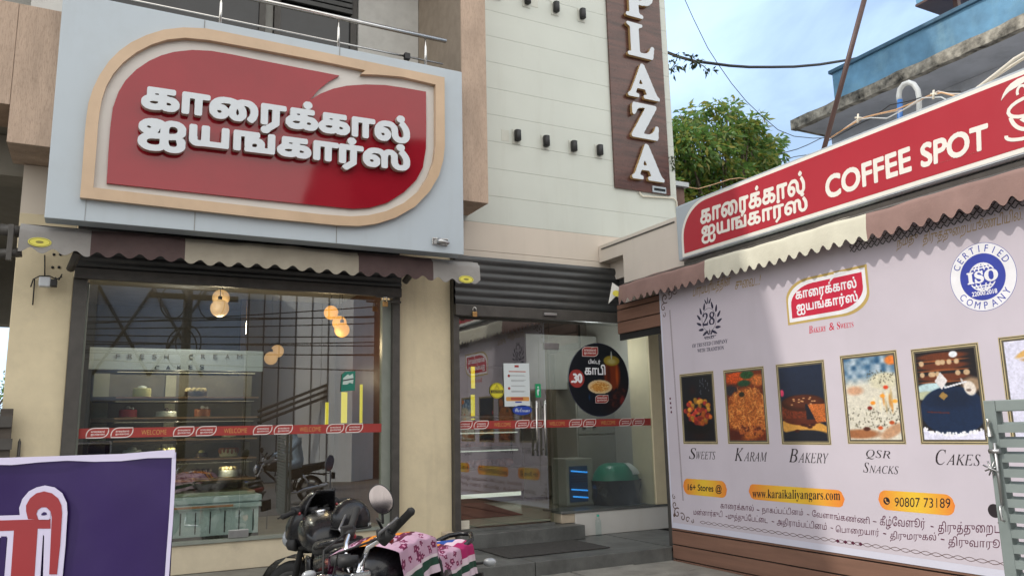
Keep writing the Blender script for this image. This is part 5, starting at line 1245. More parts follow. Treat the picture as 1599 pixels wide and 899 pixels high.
# bin
M('bin_green',(.01,.22,.14),.35,var=.08); M('bin_bag',(.012,.012,.013),.22,var=.3,bump=.9,bscale=9,bstretch=(1,1,.35)); 
Yb=8.42; c=aty(963,786,Yb); rb=(aty(1000,750,Yb)[0]-aty(934,750,Yb)[0])/2; zrim=aty(963,748,Yb)[2]; ztop=aty(960,722,Yb)[2]
bn=thing('dustbin','green domed dustbin with white flap and black bag behind the glass','bin',(c[0],Yb,.563))
b=MB()
P=[]
for i in range(9):
    z=.566+(zrim-.566)*i/8; rr0=rb*(.93+.10*i/8)
    P.append([(c[0]+(rr0+.012*math.sin(7*t+i*.7)+.008*math.sin(13*t-i))*math.cos(t),Yb+(rr0*.8+.012*math.sin(7*t+i*.7))*math.sin(t),z) for t in [2*math.pi*j/40 for j in range(41)]])
b.grid(P); b.build('bag',MATS['bin_bag'],bn)
b=MB(); H=ztop-zrim
b.lathe([(rb*.98,-.02),(rb*.98,.0),(rb*.90,H*.40),(rb*.70,H*.80),(rb*.45,H*.98),(.0001,H)],(0,0,0),32); b.v=[(c[0]+x,Yb+y*.8,zrim+z) for x,y,z in b.v]; b.build('dome_lid',MATS['bin_green'],bn)
P=[]
for i in range(7):
    s=i/6; row=[]
    for j in range(7):
        t=R(-75+ (60)*j/6); rr0=rb*(.97-.47*s**1.6)*1.03; zz=H*(.26+.72*s)+.012; row.append((c[0]+rr0*math.cos(t)*1.0,Yb+rr0*.8*math.sin(t)-.006,zrim+min(zz,H*.995)))
    P.append(row)
b=MB(); b.grid(P); b.build('flap',MATS['paper'],bn)
# fire extinguisher, bottle, doormat
p=aty(1006,785,8.5); M('ext_red',(.22,.02,.03),.35); fx_=thing('fire_extinguisher','small dark red fire extinguisher in the corner right of the bin','fire extinguisher',(p[0],8.5,.563))
b=MB(); b.lathe([(.0001,0),(.055,0),(.06,.02),(.06,.22),(.045,.27),(.02,.29),(.0001,.29)],(p[0],8.5,.563),16); b.build('cylinder_body',MATS['ext_red'],fx_)
b=MB(); b.tube([(p[0],8.5,.85),(p[0],8.5,.92)],.018,8); b.tube([(p[0],8.5,.90),(p[0]+.06,8.47,.95)],.010,6); b.tube([(p[0],8.5,.88),(p[0]-.07,8.46,.84),(p[0]-.075,8.45,.66)],.009,6); b.build('valve_hose',MATS['black'],fx_)
p=atz(919,833,.272); glass_mat('bottle_plastic',(.9,.95,.95),1.25,.02); bt=thing('water_bottle','clear plastic water bottle with green cap standing against the white plinth','bottle',(p[0],7.98,.272))
b=MB(); b.lathe([(.0001,0),(.032,0),(.034,.01),(.034,.06),(.031,.07),(.034,.08),(.034,.15),(.030,.175),(.013,.205),(.013,.215)],(p[0],7.98,.272),18); b.build('bottle_body',MATS['bottle_plastic'],bt)
b=MB(); b.lathe([(.0145,.216),(.0145,.238),(.0001,.239)],(p[0],7.98,.272),14); M('cap_green',(.02,.35,.24),.4); b.build('cap',MATS['cap_green'],bt)
b=MB(); b.box(3.62,4.80,7.12,7.83,.274,.284,.003); b.build('doormat',MATS['mat_fibre'],None,label='dark grey doormat lying on the pavement in front of the glass door',cat='doormat')
b=MB(); b.box(3.30,3.40,7.9,8.05,.272,.46,.01); b.build('corner_guard',MATS['tile_end'] ,bld)
# ================= purple banner =================
D0=2.35
c_=[atd(x,y,D0) for x,y in ((0,717.5),(275,708.5),(268,899))]
O=Vector(c_[1]); U_=(Vector(c_[0])-Vector(c_[1])); U_.z=0; U_=-U_.normalized(); V_=Vector((0,0,1)); W_=U_.cross(V_)   # u to the right, w towards the camera
if W_.dot(Vector(CAMP)-O)<0: W_=-W_
Fb=Frame(O,U_,V_,W_)
bn2=thing('flex_banner','purple printed flex banner with big red Tamil letters outlined in white','banner',(O.x,O.y,0))
M('flex_purple',(.030,.014,.090),.40,var=.10,scale=4,wavy=.12,bscale=5,dirt=.10,scol=(.10,.08,.16),spec=.25); M('flex_white',(.60,.56,.74),.45,var=.04); M('flex_red',(.30,.022,.028),.4,var=.05)
hz=1.445
slope=(c_[0][2]-c_[1][2])/((Vector(c_[0])-O).length)
def bu(x,y):
    d=ray(x,y); n=np.array(W_); t=((np.array(O)-CAMP)@n)/(d@n); p=CAMP+d*t-np.array(O); return (float(p@np.array(U_)),float(p@np.array(V_)))
G=[]
nu,nv=40,34
for j in range(nv+1):
    row=[]
    for i in range(nu+1):
        u_=-1.6+1.6*i/nu; v_=-1.15*j/nv-u_*slope*(1-j/nv); bul=.006*math.sin(u_*9)*math.sin(v_*6)+.004*math.sin(u_*23+v_*11)
        if i==nu: bul=0
        row.append(Fb.p(u_,v_,bul*.6))
    G.append(row)
b=MB(); b.grid(G); b.grid([[p-W_*.004 for p in r] for r in G]); b.build('flex_sheet',MATS['flex_purple'],bn2)
b=MB(); b.grid([[Fb.p(-1.6+1.6*i/20,-(-1.6+1.6*i/20)*slope+dv+.004*math.sin(i*1.7)*(dv<0)+(.004*max(0,i-18) if dv>0 else 0),.0065+.003*math.sin(i)) for i in range(21)] for dv in (.006,-.012)]); b.grid([[Fb.p(dw+(.002*math.sin(j*.9)),-1.15*j/16+.006,.008) for j in range(17)] for dw in (-.009,.003)]); b.build('white_hem',MATS['flex_white'],bn2,recalc=False)
b=MB(); fr=[Fb.p(-1.58,-.02,-.02),Fb.p(-.02,-.02,-.02)]; b.tube(fr,.012,6); b.tube([Fb.p(-.02,-.0,-.02),Fb.p(-.02,-1.44,-.02)],.012,6); b.tube([Fb.p(-1.58,0,-.02),Fb.p(-1.58,-1.44,-.02)],.012,6); b.build('frame',MATS['steel_dull'],bn2)
Fb2=Frame(Fb.p(0,0,.0085),U_,V_,W_)
# letter shapes: stems, a bar and a hooked loop
red=[[(-60,813),(82,809),(82,824),(62,824),(57,899),(55,930),(18,930),(20,899),(25,827),(-60,830)],
     [(47,809),(44,797),(44,788),(50,777),(60,769),(72,766),(84,769),(94,777),(99,788),(100,800),(97,850),(92,895),(80,895),(82,850),(84,806),(82,797),(76,791),(68,791),(62,795),(60,801),(63,810)]]
wht=[[(-70,806),(34,803),(33,792),(38,778),(48,766),(60,760),(73,757),(88,760),(100,769),(107,784),(108,800),(105,850),(100,903),(70,903),(72,836),(70,833),(66,899),(64,940),(8,940),(10,899),(15,838),(-70,840)]]
hole=[(68,801),(72,798),(76,799),(77,802),(72,803.5),(68,803)]
P_=lambda L:[np.array(bu(x,y)) for x,y in L]
letter('letter_outline',Fb2,[np.array(P_(w)) for w in wht],0,.001,MATS['flex_white'],bn2)
letter('letter_fill',Fb2,[np.array(P_(r_)) for r_ in red],.0011,.0018,MATS['flex_red'],bn2) if False else None
for i,r_ in enumerate(red): letter('letter_fill',Fb2,[np.array(P_(r_))],.0011+.0004*i,.0016+.0004*i,MATS['flex_red'],bn2)
loopw=[(62,803),(66,794),(74,791),(81,797),(82,806),(80,810),(64,810)]
letter('letter_gap',Fb2,[np.array(P_(loopw))],.0022,.0025,MATS['flex_white'],bn2)
letter('letter_eye',Fb2,[np.array(P_(hole))],.0026,.003,MATS['flex_purple'],bn2)
letter('letter_gap',Fb2,[np.array(P_([(5,836),(14,836),(10,899),(8,940),(-2,940)]))],.0011,.0014,MATS['flex_purple'],bn2)

# ================= steel gate at the right =================
M('gate_paint',(.20,.235,.225),.5,var=.10,scale=6,dirt=.2,scol=(.17,.20,.19),bump=.05)
Dg=3.0; g0=Vector(atd(1545,640,Dg)); 
ga=thing('steel_gate','grey green steel gate leaf with horizontal louvre slats and a bolt at the right edge','gate',(g0.x,g0.y,0))
def gx(px,py): 
    p=aty(px,py,g0.y); return p
zt1=gx(1545,641)[2]; zt2=gx(1580,625)[2]; yg=0
G4=Matrix.Translation((g0.x,g0.y,0))@Matrix.Rotation(R(-84),4,'Z')     # the leaf swings back along the kiosk
def gb(name,b,mat): b.xf(G4); return b.build(name,MATS[mat],ga)
b=MB(); b.box(-.022,.022,.012,.052,0,zt1,.004); gb('hinge_post',b,'gate_paint')
b=MB(); b.box(.0,.042,-.042,.0,.08,zt2,.004); b.box(.042,1.6,-.042,.0,zt2-.042,zt2,.004); b.box(1.6,1.64,-.042,.0,.08,zt2); b.box(.042,1.6,-.042,.0,.08,.13); gb('leaf_frame',b,'gate_paint')
b=MB(); z=.17
while z<zt2-.075:
    b.add([(.043,-.040,z+.004),(1.599,-.040,z+.004),(1.599,-.006,z+.026),(.043,-.006,z+.026),(.043,-.040,z+.012),(1.599,-.040,z+.012),(1.599,-.006,z+.034),(.043,-.006,z+.034)],[(0,3,2,1),(4,5,6,7),(0,1,5,4),(1,2,6,5),(2,3,7,6),(3,0,4,7)]); b.box(.043,1.599,-.044,-.0405,z-.004,z+.026); z+=.0535
gb('louvre_slats',b,'gate_paint')
def gz(px,py): return gx(px,py)[2]
b=MB(); b.lathe([(.014,-.02),(.010,0),(.003,.03),(.007,.036),(.0001,.046)],(.016,-.055,gz(1553,672)),10); gb('finial',b,'steel')
b=MB(); za,zb=gz(1562,690),gz(1570,785); b.tube([(.030,-.056,za),(.030,-.056,zb)],.006,8); b.tube([(.008,-.056,za-.03),(.046,-.056,za-.03)],.010,6); b.tube([(.03,-.056,zb),(.03,-.075,zb-.005),(.03,-.075,zb-.05),(.04,-.07,zb-.055)],.005,6); gb('bolt',b,'steel_dull')
b=MB(); zc=gz(1552,730)
for a in range(4):
    t=R(20+45*a); b.tube([(.008-.028*math.cos(t),-.05-.004*a,zc-.028*math.sin(t)),(.008+.028*math.cos(t),-.05-.004*a,zc+.028*math.sin(t))],.003,5)
gb('wire_knot',b,'steel_dull')

# ================= motorcycles =================
M('bike_black',(.010,.010,.012),.26,var=.2,coat=.12,spec=.4); M('bike_matt',(.018,.018,.019),.6,var=.2); M('bike_seat',(.020,.020,.021),.55,var=.2,bump=.3,bscale=180); M('chrome',(.75,.75,.76),.10,metal=1,var=.03); M('engine',(.22,.22,.23),.45,metal=.8,var=.15); M('lens_clear',(.33,.35,.37),.12,var=.05,coat=.5); M('lens_red',(.30,.02,.02),.15,coat=.6); M('lens_amber',(.6,.22,.02),.2,coat=.5); M('mirror',(.27,.24,.235),.08,metal=1,var=.12,scale=30,stretch=(1,1,.2)); M('bike_red',(.30,.015,.02),.3,coat=.5); M('bike_shell',(.075,.10,.13),.3,coat=.5,var=.1)
def bike(name,label,fair,up=0.0):
    """local axes: +x forward, +y to the rider's left, z up, rear wheel touching at x=-.62, front at x=.66"""
    t=thing(name,label,'motorcycle')
    p=lambda n_,b,m_,par=None,**k: b.build(n_,MATS[m_],par or t,**k)
    def wheel(x,r,w):
        b=MB(); b.lathe([(r-.07,-w*.8),(r-.03,-w),(r-.008,-w*.6),(r,0),(r-.008,w*.6),(r-.03,w),(r-.07,w*.8)],(x,0,r),40,'Y'); wl=p('wheel',b,'rubber')
        b=MB(); b.lathe([(r-.069,-w*.7),(r-.10,-w*.5),(r-.10,w*.5),(r-.069,w*.7)],(x,0,r),40,'Y')
        for i in range(6):
            a=i*math.pi/3; b.tube([(x+.05*math.cos(a),0,r+.05*math.sin(a)),(x+(r-.09)*math.cos(a+.12),0,r+(r-.09)*math.sin(a+.12))],.014,6)
        b.lathe([(.0001,-.06),(.05,-.06),(.05,.06),(.0001,.06)],(x,0,r),16,'Y'); b.lathe([(.06,-.065),(.12,-.065),(.12,-.060),(.06,-.060)],(x,0,r),24,'Y'); b.build('rim',MATS['engine'],wl)
    wheel(.66,.30,.048); wheel(-.62,.30,.055)
    b=MB(); b.tube([(.40,0,.88),(.36,0,.72),(.05,0,.45),(-.05,0,.28),(-.25,0,.28)],.025,8)
    for s in (-1,1): b.tube([(.36,0,.78),(.1,.05*s,.74),(-.35,.09*s,.70),(-.80,.08*s,.78)],.018,8); b.tube([(-.20,.08*s,.33),(-.62,.11*s,.31)],.02,8); b.tube([(-.25,.09*s,.30),(-.35,.09*s,.70)],.018,8)
    p('frame',b,'bike_matt')
    b=MB(); b.box(-.22,.12,-.13,.13,.24,.46,.04); b.loft([(-.02,0,.53,.08,.08,3),(.10,0,.56,.08,.08,3),(.16,0,.58,.07,.07,3)],14)
    for i in range(6): b.box(-.03,.13,-.10,.10,.47+.025*i,.480+.025*i,.002)
    p('engine',b,'engine')
    b=MB(); b.tube([(.12,-.12,.42),(.10,-.17,.26),(-.3,-.18,.25),(-.42,-.19,.30),(-.95,-.20,.40)],[.02,.022,.024,.045,.05],10); p('exhaust',b,'chrome')
    b=MB(); b.tube([(-.55,.13,.42),(-.42,.13,.62)],.028,8); b.tube([(-.55,-.13,.42),(-.42,-.13,.62)],.028,8); p('shock_absorber',b,'bike_red' if fair else 'chrome')
    n_before=set(bpy.data.objects.keys())
    # tank
    b=MB(); b.loft([(-.22,0,.80,.07,.045,2.5),(-.18,0,.81,.11,.08,2.6),(-.05,0,.82,.15,.115,2.6),(.12,0,.835,.165,.13,2.5),(.26,0,.83,.15,.115,2.4),(.34,0,.82,.10,.075,2.3),(.37,0,.815,.05,.04,2.2)],22); p('fuel_tank',b,'bike_black')
    b=MB(); b.lathe([(.035,0),(.035,.012),(.0001,.014)],(.14,0,.962),14); p('filler_cap',b,'chrome')
    # seat
    b=MB(); b.loft([(-.20,0,.775,.06,.025,3),(-.26,0,.785,.105,.04,3),(-.45,0,.79,.13,.042,3),(-.66,0,.815,.125,.042,3),(-.85,0,.835,.10,.036,3),(-.92,0,.84,.05,.02,3)],18); p('seat',b,'bike_seat')
    b=MB(); b.loft([(-.30,0,.69,.12,.055,2.6),(-.55,0,.72,.135,.065,2.6),(-.80,0,.765,.115,.06,2.5),(-.98,0,.80,.075,.045,2.3),(-1.05,0,.82,.03,.02,2)],18); p('tail_cowl',b,'bike_black')
    b=MB(); b.tube([(-.70,.125,.83),(-.88,.12,.86),(-1.02,.07,.885),(-1.04,0,.89),(-1.02,-.07,.885),(-.88,-.12,.86),(-.70,-.125,.83)],.015,8); p('grab_rail',b,'bike_black')
    b=MB(); b.loft([(-.90,0,.765,.10,.035,2.6),(-1.0,0,.775,.078,.036,2.5),(-1.075,0,.785,.05,.03,2.2)],16); p('tail_light',b,'lens_red')
    b=MB(); b.box(-1.12,-.90,-.05,.05,.62,.635,.004); b.box(-1.15,-1.11,-.09,.09,.50,.64,.004); b.loft([(-.35,0,.62,.06,.03,2.5),(-.62,0,.645,.075,.02,2.5),(-.95,0,.60,.07,.02,2.5)],12); p('rear_mudguard',b,'bike_matt')
    for s in (-1,1):
        b=MB(); b.tube([(-.93,.09*s,.72),(-.95,.16*s,.72)],.008,6); st_=p('indicator',b,'bike_matt')
        b=MB(); b.ball((-.955,.195*s,.72),.028,.042,.026,12,8); b.build('indicator_lens',MATS['lens_clear'],st_)
    for s in (-1,1):
        b=MB(); b.loft([(-.12,.14*s,.62,.012,.09,3),(-.30,.145*s,.64,.02,.11,3),(-.42,.14*s,.67,.012,.07,3)],12); p('side_panel',b,'bike_black')
        b=MB(); b.tube([(-.10,.12*s,.33),(-.10,.26*s,.33)],.014,8); p('footpeg',b,'rubber')
    b=MB(); b.tube([(-.12,.10,.30),(-.10,.22,.05),(-.12,.24,.02)],.012,6); p('side_stand',b,'engine')
    if up:   # upswept tail
        for o_ in bpy.data.objects:
            if o_.name in n_before or o_.type!='MESH' or o_.name.startswith(('fuel_tank','filler','footpeg','side_stand')): continue
            for v in o_.data.vertices: v.co.z+=up*min(1,max(0,(-v.co.x-.25)/.7))
    # steering group
    sx=.38
    b=MB()
    for s in (-1,1): b.tube([(.66,.085*s,.30),(.43,.085*s,.86),(.415,.085*s,.90)],[.026,.02,.018],10)
    b.box(.38,.47,-.11,.11,.845,.87,.008); b.box(.40,.49,-.11,.11,.72,.745,.008); p('fork',b,'chrome' if not fair else 'bike_matt')
    b=MB(); P=[]
    for i in range(9):
        a=R(20+130*i/8); P.append([(.66+.335*math.cos(a),w_*.06*(1-.1*abs(w_)),.30+.335*math.sin(a)) for w_ in (-1,-.6,0,.6,1)])
    b.grid(P); b.grid([[(x,y,z-.006) for x,y,z in r_] for r_ in P]); p('front_mudguard',b,'bike_black')
    if fair:
        # bikini fairing round the lamp, with a dark screen
        def shell(zs,n,off):
            rows=[]
            for (z,x0,a_,b_) in zs:
                rows.append([(x0+(a_-off)*math.cos(R(-100+200*i/n)),(b_-off)*math.sin(R(-100+200*i/n)),z) for i in range(n+1)])
            return rows
        zs=[(.66,.44,.13,.075),(.70,.44,.20,.125),(.78,.43,.25,.165),(.86,.415,.245,.175),(.93,.40,.205,.165),(.99,.375,.165,.150),(1.045,.345,.125,.130),(1.085,.315,.095,.105)]
        A=shell(zs,24,0); B=shell(zs,24,.008)
        b=MB(); b.grid(A); b.grid(B); b.grid([A[-1],B[-1]]); b.grid([A[0],B[0]]); b.grid([[r_[0] for r_ in A],[r_[0] for r_ in B]]); b.grid([[r_[-1] for r_ in A],[r_[-1] for r_ in B]]); fa=p('fairing',b,'bike_black')
        b=MB(); b.loft([(.60,0,.765,.085,.075,2.4),(.655,0,.765,.10,.07,2.4),(.685,0,.755,.075,.05,2.2),(.70,0,.75,.02,.02,2)],18); b.build('headlight',MATS['lens_clear'],fa)
        for s in (-1,1):
            b=MB(); b.loft([(.48,.155*s,.735,.025,.045,2.2),(.57,.125*s,.735,.03,.04,2.2),(.62,.09*s,.73,.02,.02,2)],12); b.build('side_lens',MATS['bike_matt'],fa)
        b=MB(); b.box(.36,.47,-.10,.10,.93,.955,.01); b.lathe([(.0001,.02),(.05,.02),(.05,0)],(.42,.04,.955),18); p('instrument_panel',b,'bike_matt')
        bar=[(.385,-.36,.965),(.40,-.22,.975),(.43,-.12,.955),(.43,-.08,.90)]
    else:
        b=MB(); b.lathe([(.0001,-.10),(.06,-.09),(.095,-.04),(.105,.02),(.105,.045)],(.52,0,.765),24,'X'); hl=p('headlight',b,'bike_shell')
        b=MB(); b.lathe([(.108,.03),(.112,.045),(.108,.06),(.098,.06)],(.52,0,.765),24,'X'); b.build('headlight_ring',MATS['chrome'],hl)
        b=MB(); b.lathe([(.10,.055),(.07,.078),(.0001,.088)],(.52,0,.765),24,'X'); b.build('headlight_glass',MATS['lens_clear'],hl)
        for s in (-1,1): b=MB(); b.lathe([(.0001,-.02),(.045,-.02),(.045,.02),(.0001,.025)],(.46,.05*s,.915),18); p('instrument',b,'bike_matt')
        bar=[(.27,-.34,1.105),(.34,-.25,1.02),(.40,-.15,.97),(.42,-.08,.88)]
    for s in (-1,1):
        b=MB(); b.tube([(x,-y*s,z) for x,y,z in bar][::1],.0115,10); p('handlebar',b,'chrome' if not fair else 'bike_matt')
        e0=Vector((bar[0][0],-bar[0][1]*s,bar[0][2])); e1=Vector((bar[1][0],-bar[1][1]*s,bar[1][2])); d=(e0-e1).normalized()
        b=MB(); b.tube([e0-d*.125,e0-d*.12,e0-d*.01,e0,e0+d*.012],[.014,.0175,.0175,.019,.012],12); p('grip',b,'rubber')
        c=e0-d*.16; b=MB(); b.tube([c-d*.03,c+d*.03],.026,10); b.box(c.x-.015,c.x+.04,c.y-.02,c.y+.02,c.z-.012,c.z+.035,.008); sw_=p('switch_box',b,'bike_matt')
        b=MB(); b.ball((c.x-.02,c.y,c.z-.018),.013,n=8,m=6); b.build('switch_button',MATS['bike_red'],sw_)
        b=MB(); b.tube([c+Vector((.03,0,.0)),c+Vector((.06,0,-.004))+d*.04,e0+Vector((.055,0,-.012))-d*.01],[.008,.007,.006],6); p('lever',b,'engine' if not fair else 'bike_matt')
        b=MB(); b.tube([c+Vector((.02,0,0)),(.52,-.02*s+c.y*.5,.96),(.55,.05*s,.80),(.50,.06*s,.6)],.005,6); p('control_cable',b,'rubber')
        if (s>0)==(not fair):   # one mirror each: left on the round lamp bike, right on the faired one
            m0=c+Vector((.01,0,.02)); mm=m0+Vector((.03,-.01+.085 if not fair else .03*s,.095 if not fair else .22)); 
            b=MB(); b.tube([m0,m0+Vector((.03,.01*s,.06)),mm-Vector((0,0,.05)),mm],.006,8); stem_=p('mirror',b,'bike_matt')
            # oval head facing the rider
            nrm=(Vector((-.95,.1,.05)) if fair else Vector((.62,.76,.14))).normalized(); uu=Vector((0,0,1)).cross(nrm).normalized(); vv=nrm.cross(uu)
            tilt=.55*s; u2=uu*math.cos(tilt)+vv*math.sin(tilt); v2=-uu*math.sin(tilt)+vv*math.cos(tilt); cm=mm+Vector((0,0,.045))
            rx1,ry1=(.048,.064) if not fair else (.040,.064)
            def ring(k,o_): return [cm+u2*(rx1*k*math.copysign(abs(math.cos(2*math.pi*i/24))**.85,math.cos(2*math.pi*i/24)))+v2*(ry1*k*math.sin(2*math.pi*i/24))+nrm*o_ for i in range(24)]
            b=MB(); rs=[ring(.2,-.024),ring(.7,-.020),ring(1.0,-.004),ring(1.02,.004),ring(.95,.006)]
            b.grid([r_+[r_[0]] for r_ in rs]); b.add(ring(.2,-.0241),[tuple(range(24))]); b.build('mirror_shell',MATS['bike_matt'],stem_)
            b=MB(); b.add(ring(.95,.0055),[tuple(range(24))]); b.build('mirror_glass',MATS['mirror'],stem_,recalc=False)
    return t
def steer(t,names,ang):
    """turn the steering group about the steering head"""
    M4=Matrix.Translation((.40,0,0))@Matrix.Rotation(ang,4,'Z')@Matrix.Translation((-.40,0,0))
    for c in t.children:
        if c.name.split('.')[0] in names or (c.name.startswith('wheel') and c.data.vertices[0].co.x>.2): c.matrix_local=M4@c.matrix_local
SG={'fork','front_mudguard','fairing','headlight','instrument','instrument_panel','handlebar','grip','switch_box','lever','control_cable','mirror'}
def place(t,head_at,heading,lean,loc_head=(.40,0)):
    rz=math.atan2(heading[1],heading[0]); t.rotation_mode='XYZ'; t.rotation_euler=(lean,0,rz)
    c,s=math.cos(rz),math.sin(rz); t.location=(head_at[0]-(loc_head[0]*c-loc_head[1]*s),head_at[1]-(loc_head[0]*s+loc_head[1]*c),.0)
bA=bike('motorcycle','black motorcycle with a small front fairing and a helmet on its tank',True,.02)
hp=atd(516,800,5.8); steer(bA,SG,R(43)); place(bA,(hp[0],hp[1]),(math.cos(R(82)),math.sin(R(82))),R(-6))
bB=bike('motorcycle','black motorcycle with chrome handlebar and a patterned cloth over its seat',False,-.05)
hp=atd(584,880,3.5); steer(bB,SG,R(-45)); place(bB,(hp[0],hp[1]),(math.cos(R(228)),math.sin(R(228))),R(5))
bA.location.z=.01; bB.location.z=.04
bpy.context.view_layer.update()
def on(t,p): return t.matrix_world@Vector(p)
# helmet on the tank of the faired bike
hc=Vector(atd(548,809,5.22)); he=thing('helmet','glossy black half face helmet with small white lettering sitting on a motorcycle tank','helmet',tuple(hc))
b=MB(); P=[]
for i in range(15):
    ph=R(4+112*i/14); row=[]
    for j in range(33):
        th=2*math.pi*j/32; k=1.0
        rx,ry,rz=.128,.118,.128
        z=rz*math.cos(ph); flare=1+.05*max(0,-math.cos(ph))
        row.append((hc.x+rx*flare*math.sin(ph)*math.cos(th),hc.y+ry*flare*math.sin(ph)*math.sin(th),hc.z+z+.0))
    P.append(row)
b.grid(P); Q=[[tuple(Vector(p).lerp(hc,.06)) for p in r_] for r_ in P]; b.grid(Q); b.grid([P[-1],Q[-1]]); b.build('shell',MATS['bike_black'],he)
b=MB(); P=[]
for i in range(5):
    ph=R(72+40*i/4); P.append([(hc.x+.134*math.sin(ph)*math.cos(th),hc.y+.124*math.sin(ph)*math.sin(th),hc.z+.130*math.cos(ph)) for th in [R(140+110*j/16) for j in range(17)]])
b.grid(P); b.build('visor',MATS['bike_black'],he)
b=MB(); b.tube([(hc.x+.135*math.cos(R(a))*.97,hc.y+.124*math.sin(R(a))*.97,hc.z-.056) for a in range(0,361,15)],.006,6); b.build('rim_trim',MATS['rubber'],he)
# lettering on its right flank
th=R(-38); n_=Vector((math.cos(th),math.sin(th),0)); Fh2=Frame(hc+n_*.1285+Vector((0,0,-.035)),Vector((-math.sin(th),math.cos(th),0)),Vector((0,0,1)),n_)
letter('lettering',Fh2,fit(text_shapes('STV',30,.03,.9),-.026,-.008,.026,.008),0,.0015,MATS['paper'],he)
# cloth over the second bike
_fr=random.Random(21); FLW=[(_fr.random(),.27+.62*_fr.random(),.022+.020*_fr.random()) for _ in range(60)]
def clothcol(u,v):
    base=np.array((.72,.58,.66)); r=random.Random(int(u*23)*77+int(v*9))
    if v<.10: return (.75,.68,.72)
    if v<.19: return (.03,.22,.15)
    if v<.24: return (.78,.72,.74)
    f=(math.sin(u*42)*math.sin(v*26+u*6)); 
    if u>.80: return (.62,.05,.34) if .30<v<.62 else (.80,.70,.75) if v<.8 else (.05,.25,.55)
    if v>.80: return (.80,.48,.06) if math.sin(u*17+3*math.sin(v*21))>-.6 else (.30,.04,.16)
    for (fu,fv,fr) in FLW:
        du,dv=(u-fu)*1.16,(v-fv)*.75; d=math.hypot(du,dv)
        if d<fr*(.62+.38*abs(math.cos(2.5*math.atan2(dv,du)+fu*40))): return (.42,.06,.26) if d>fr*.25 else (.75,.50,.60)
    if v>.62 and math.sin(u*13+2*math.sin(v*15))>.45: return (.32,.03,.17)
    return tuple(base*(.95+.1*r.random()))
cl=[];nu,nv=170,100
V=[];Fc_=[];CC=[]
for i in range(nu+1):
    x=.34-1.16*i/nu
    # height of tank or seat underneath
    if x>-.14: zt_=.955+.012*math.cos((x-.1)*9); hw=.175
    else:
        k=min(1,(-.14-x)/.10); zt_=.955*(1-k)+(.842+.05*max(0,(-x-.35)))*k-.05*min(1,max(0,(-x-.25)/.7)); hw=.175*(1-k)+.145*k
    for j in range(nv+1):
        s=-1+2*j/nv; a=abs(s)
        fold=.010*math.sin(x*31+s*4)+.007*math.sin(x*57-s*7)
        if a<.55: y=s/.55*hw; z=zt_-.035*(a/.55)**3+.004*math.sin(x*40+s*9)
        else:
            k=(a-.55)/.45; y=math.copysign(hw+.018*k+fold*k,s); z=zt_-.035-(.17 if x<0 else .17+.2*min(.34,x))*k-.015*math.sin(x*11)*k
        V.append((x,y,z+.006))
for i in range(nu):
    for j in range(nv):
        k=i*(nv+1)+j; Fc_.append((k,k+1,k+nv+2,k+nv+1)); s=(-1+2*(j+.5)/nv); v_=1-abs(s) if s>0 else 1-abs(s)
        CC+=[list(s2l(clothcol((i+.5)/nu,v_)))+[1]]*4
me=bpy.data.meshes.new('seat_cloth'); me.from_pydata(V,[],Fc_); vcol_mat('cloth_print',.85); me.materials.append(MATS['cloth_print'])
at=me.attributes.new('print','FLOAT_COLOR','CORNER'); at.data.foreach_set('color',np.array(CC,np.float32).ravel()); me.polygons.foreach_set('use_smooth',[True]*len(Fc_))
o=bpy.data.objects.new('seat_cloth',me); col.objects.link(o); o.matrix_world=bB.matrix_world.copy(); props(o,'pink and yellow flowered cloth with green stripes draped over a motorcycle tank and seat','cloth')
# elastic cords holding it
b=MB()
for x0,x1 in ((-.30,-.16),): b.tube([(x0,-.17,.70),(x0+.01,-.165,.80),(x0+.04,-.12,.865),(x0+.07,0,.875),(x0+.10,.12,.87),(x1-.01,.175,.80),(x1,.19,.66)],.009,8)
b.xf(bB.matrix_world); b.build('luggage_strap',MATS['rubber'],None,label='black elastic strap tied over the flowered cloth',cat='strap')
# ================= blue building beyond the kiosk =================
XB=9.5
bb_=thing('balcony_building','weathered building with blue parapet and stained grey overhanging slab beyond the coffee sign','building',(10.5,5,0))
yF=8.48; zS=6.08
b=MB(); b.box(XB,10.6,-2,yF,zS,zS+.055); b.build('overhang_slab',MATS['blue_grey_soffit'],bb_)
b=MB()
n=60
P=[[],[]]
for i in range(n+1):
    y=yF+.004-(yF+2)*i/n; P[0].append((XB-.012+.008*math.sin(i*1.7),y,zS-.01+.006*math.sin(i*2.3))); P[1].append((XB-.012+.008*math.sin(i*2.1),y,zS+.15+.008*math.sin(i*1.3)))
b.grid(P,False); b.grid([[(XB+.10,p[1],p[2]) for p in r_] for r_ in P],False); b.grid([P[1],[(XB+.10,p[1],p[2]) for p in P[1]]],False); b.grid([P[0],[(XB+.10,p[1],p[2]) for p in P[0]]],False); b.box(XB+.102,10.6,yF-.06,yF+.004,zS-.002,zS+.16); b.build('slab_edge',MATS['mossy'],bb_)
b=MB(); b.box(XB+.02,XB+.14,-2,7.64,zS+.16,zS+.585); b.box(XB+.141,10.6,7.52,7.64,zS+.16,zS+.585); b.build('parapet',MATS['blue_paint'],bb_)
b=MB(); b.box(XB-.02,XB+.18,-2,7.68,zS+.587,zS+.64,.006); b.box(XB+.182,10.6,7.5,7.68,zS+.587,zS+.64); M('blue_dark',(.05,.12,.19),.7,var=.2,dirt=.3,scol=(.1,.15,.2)); b.build('coping',MATS['blue_dark'],bb_)
b=MB(); b.box(10.3,14,-2,8.40,0,zS-.003); b.build('lower_wall',MATS['blue_grey_soffit'],bb_)
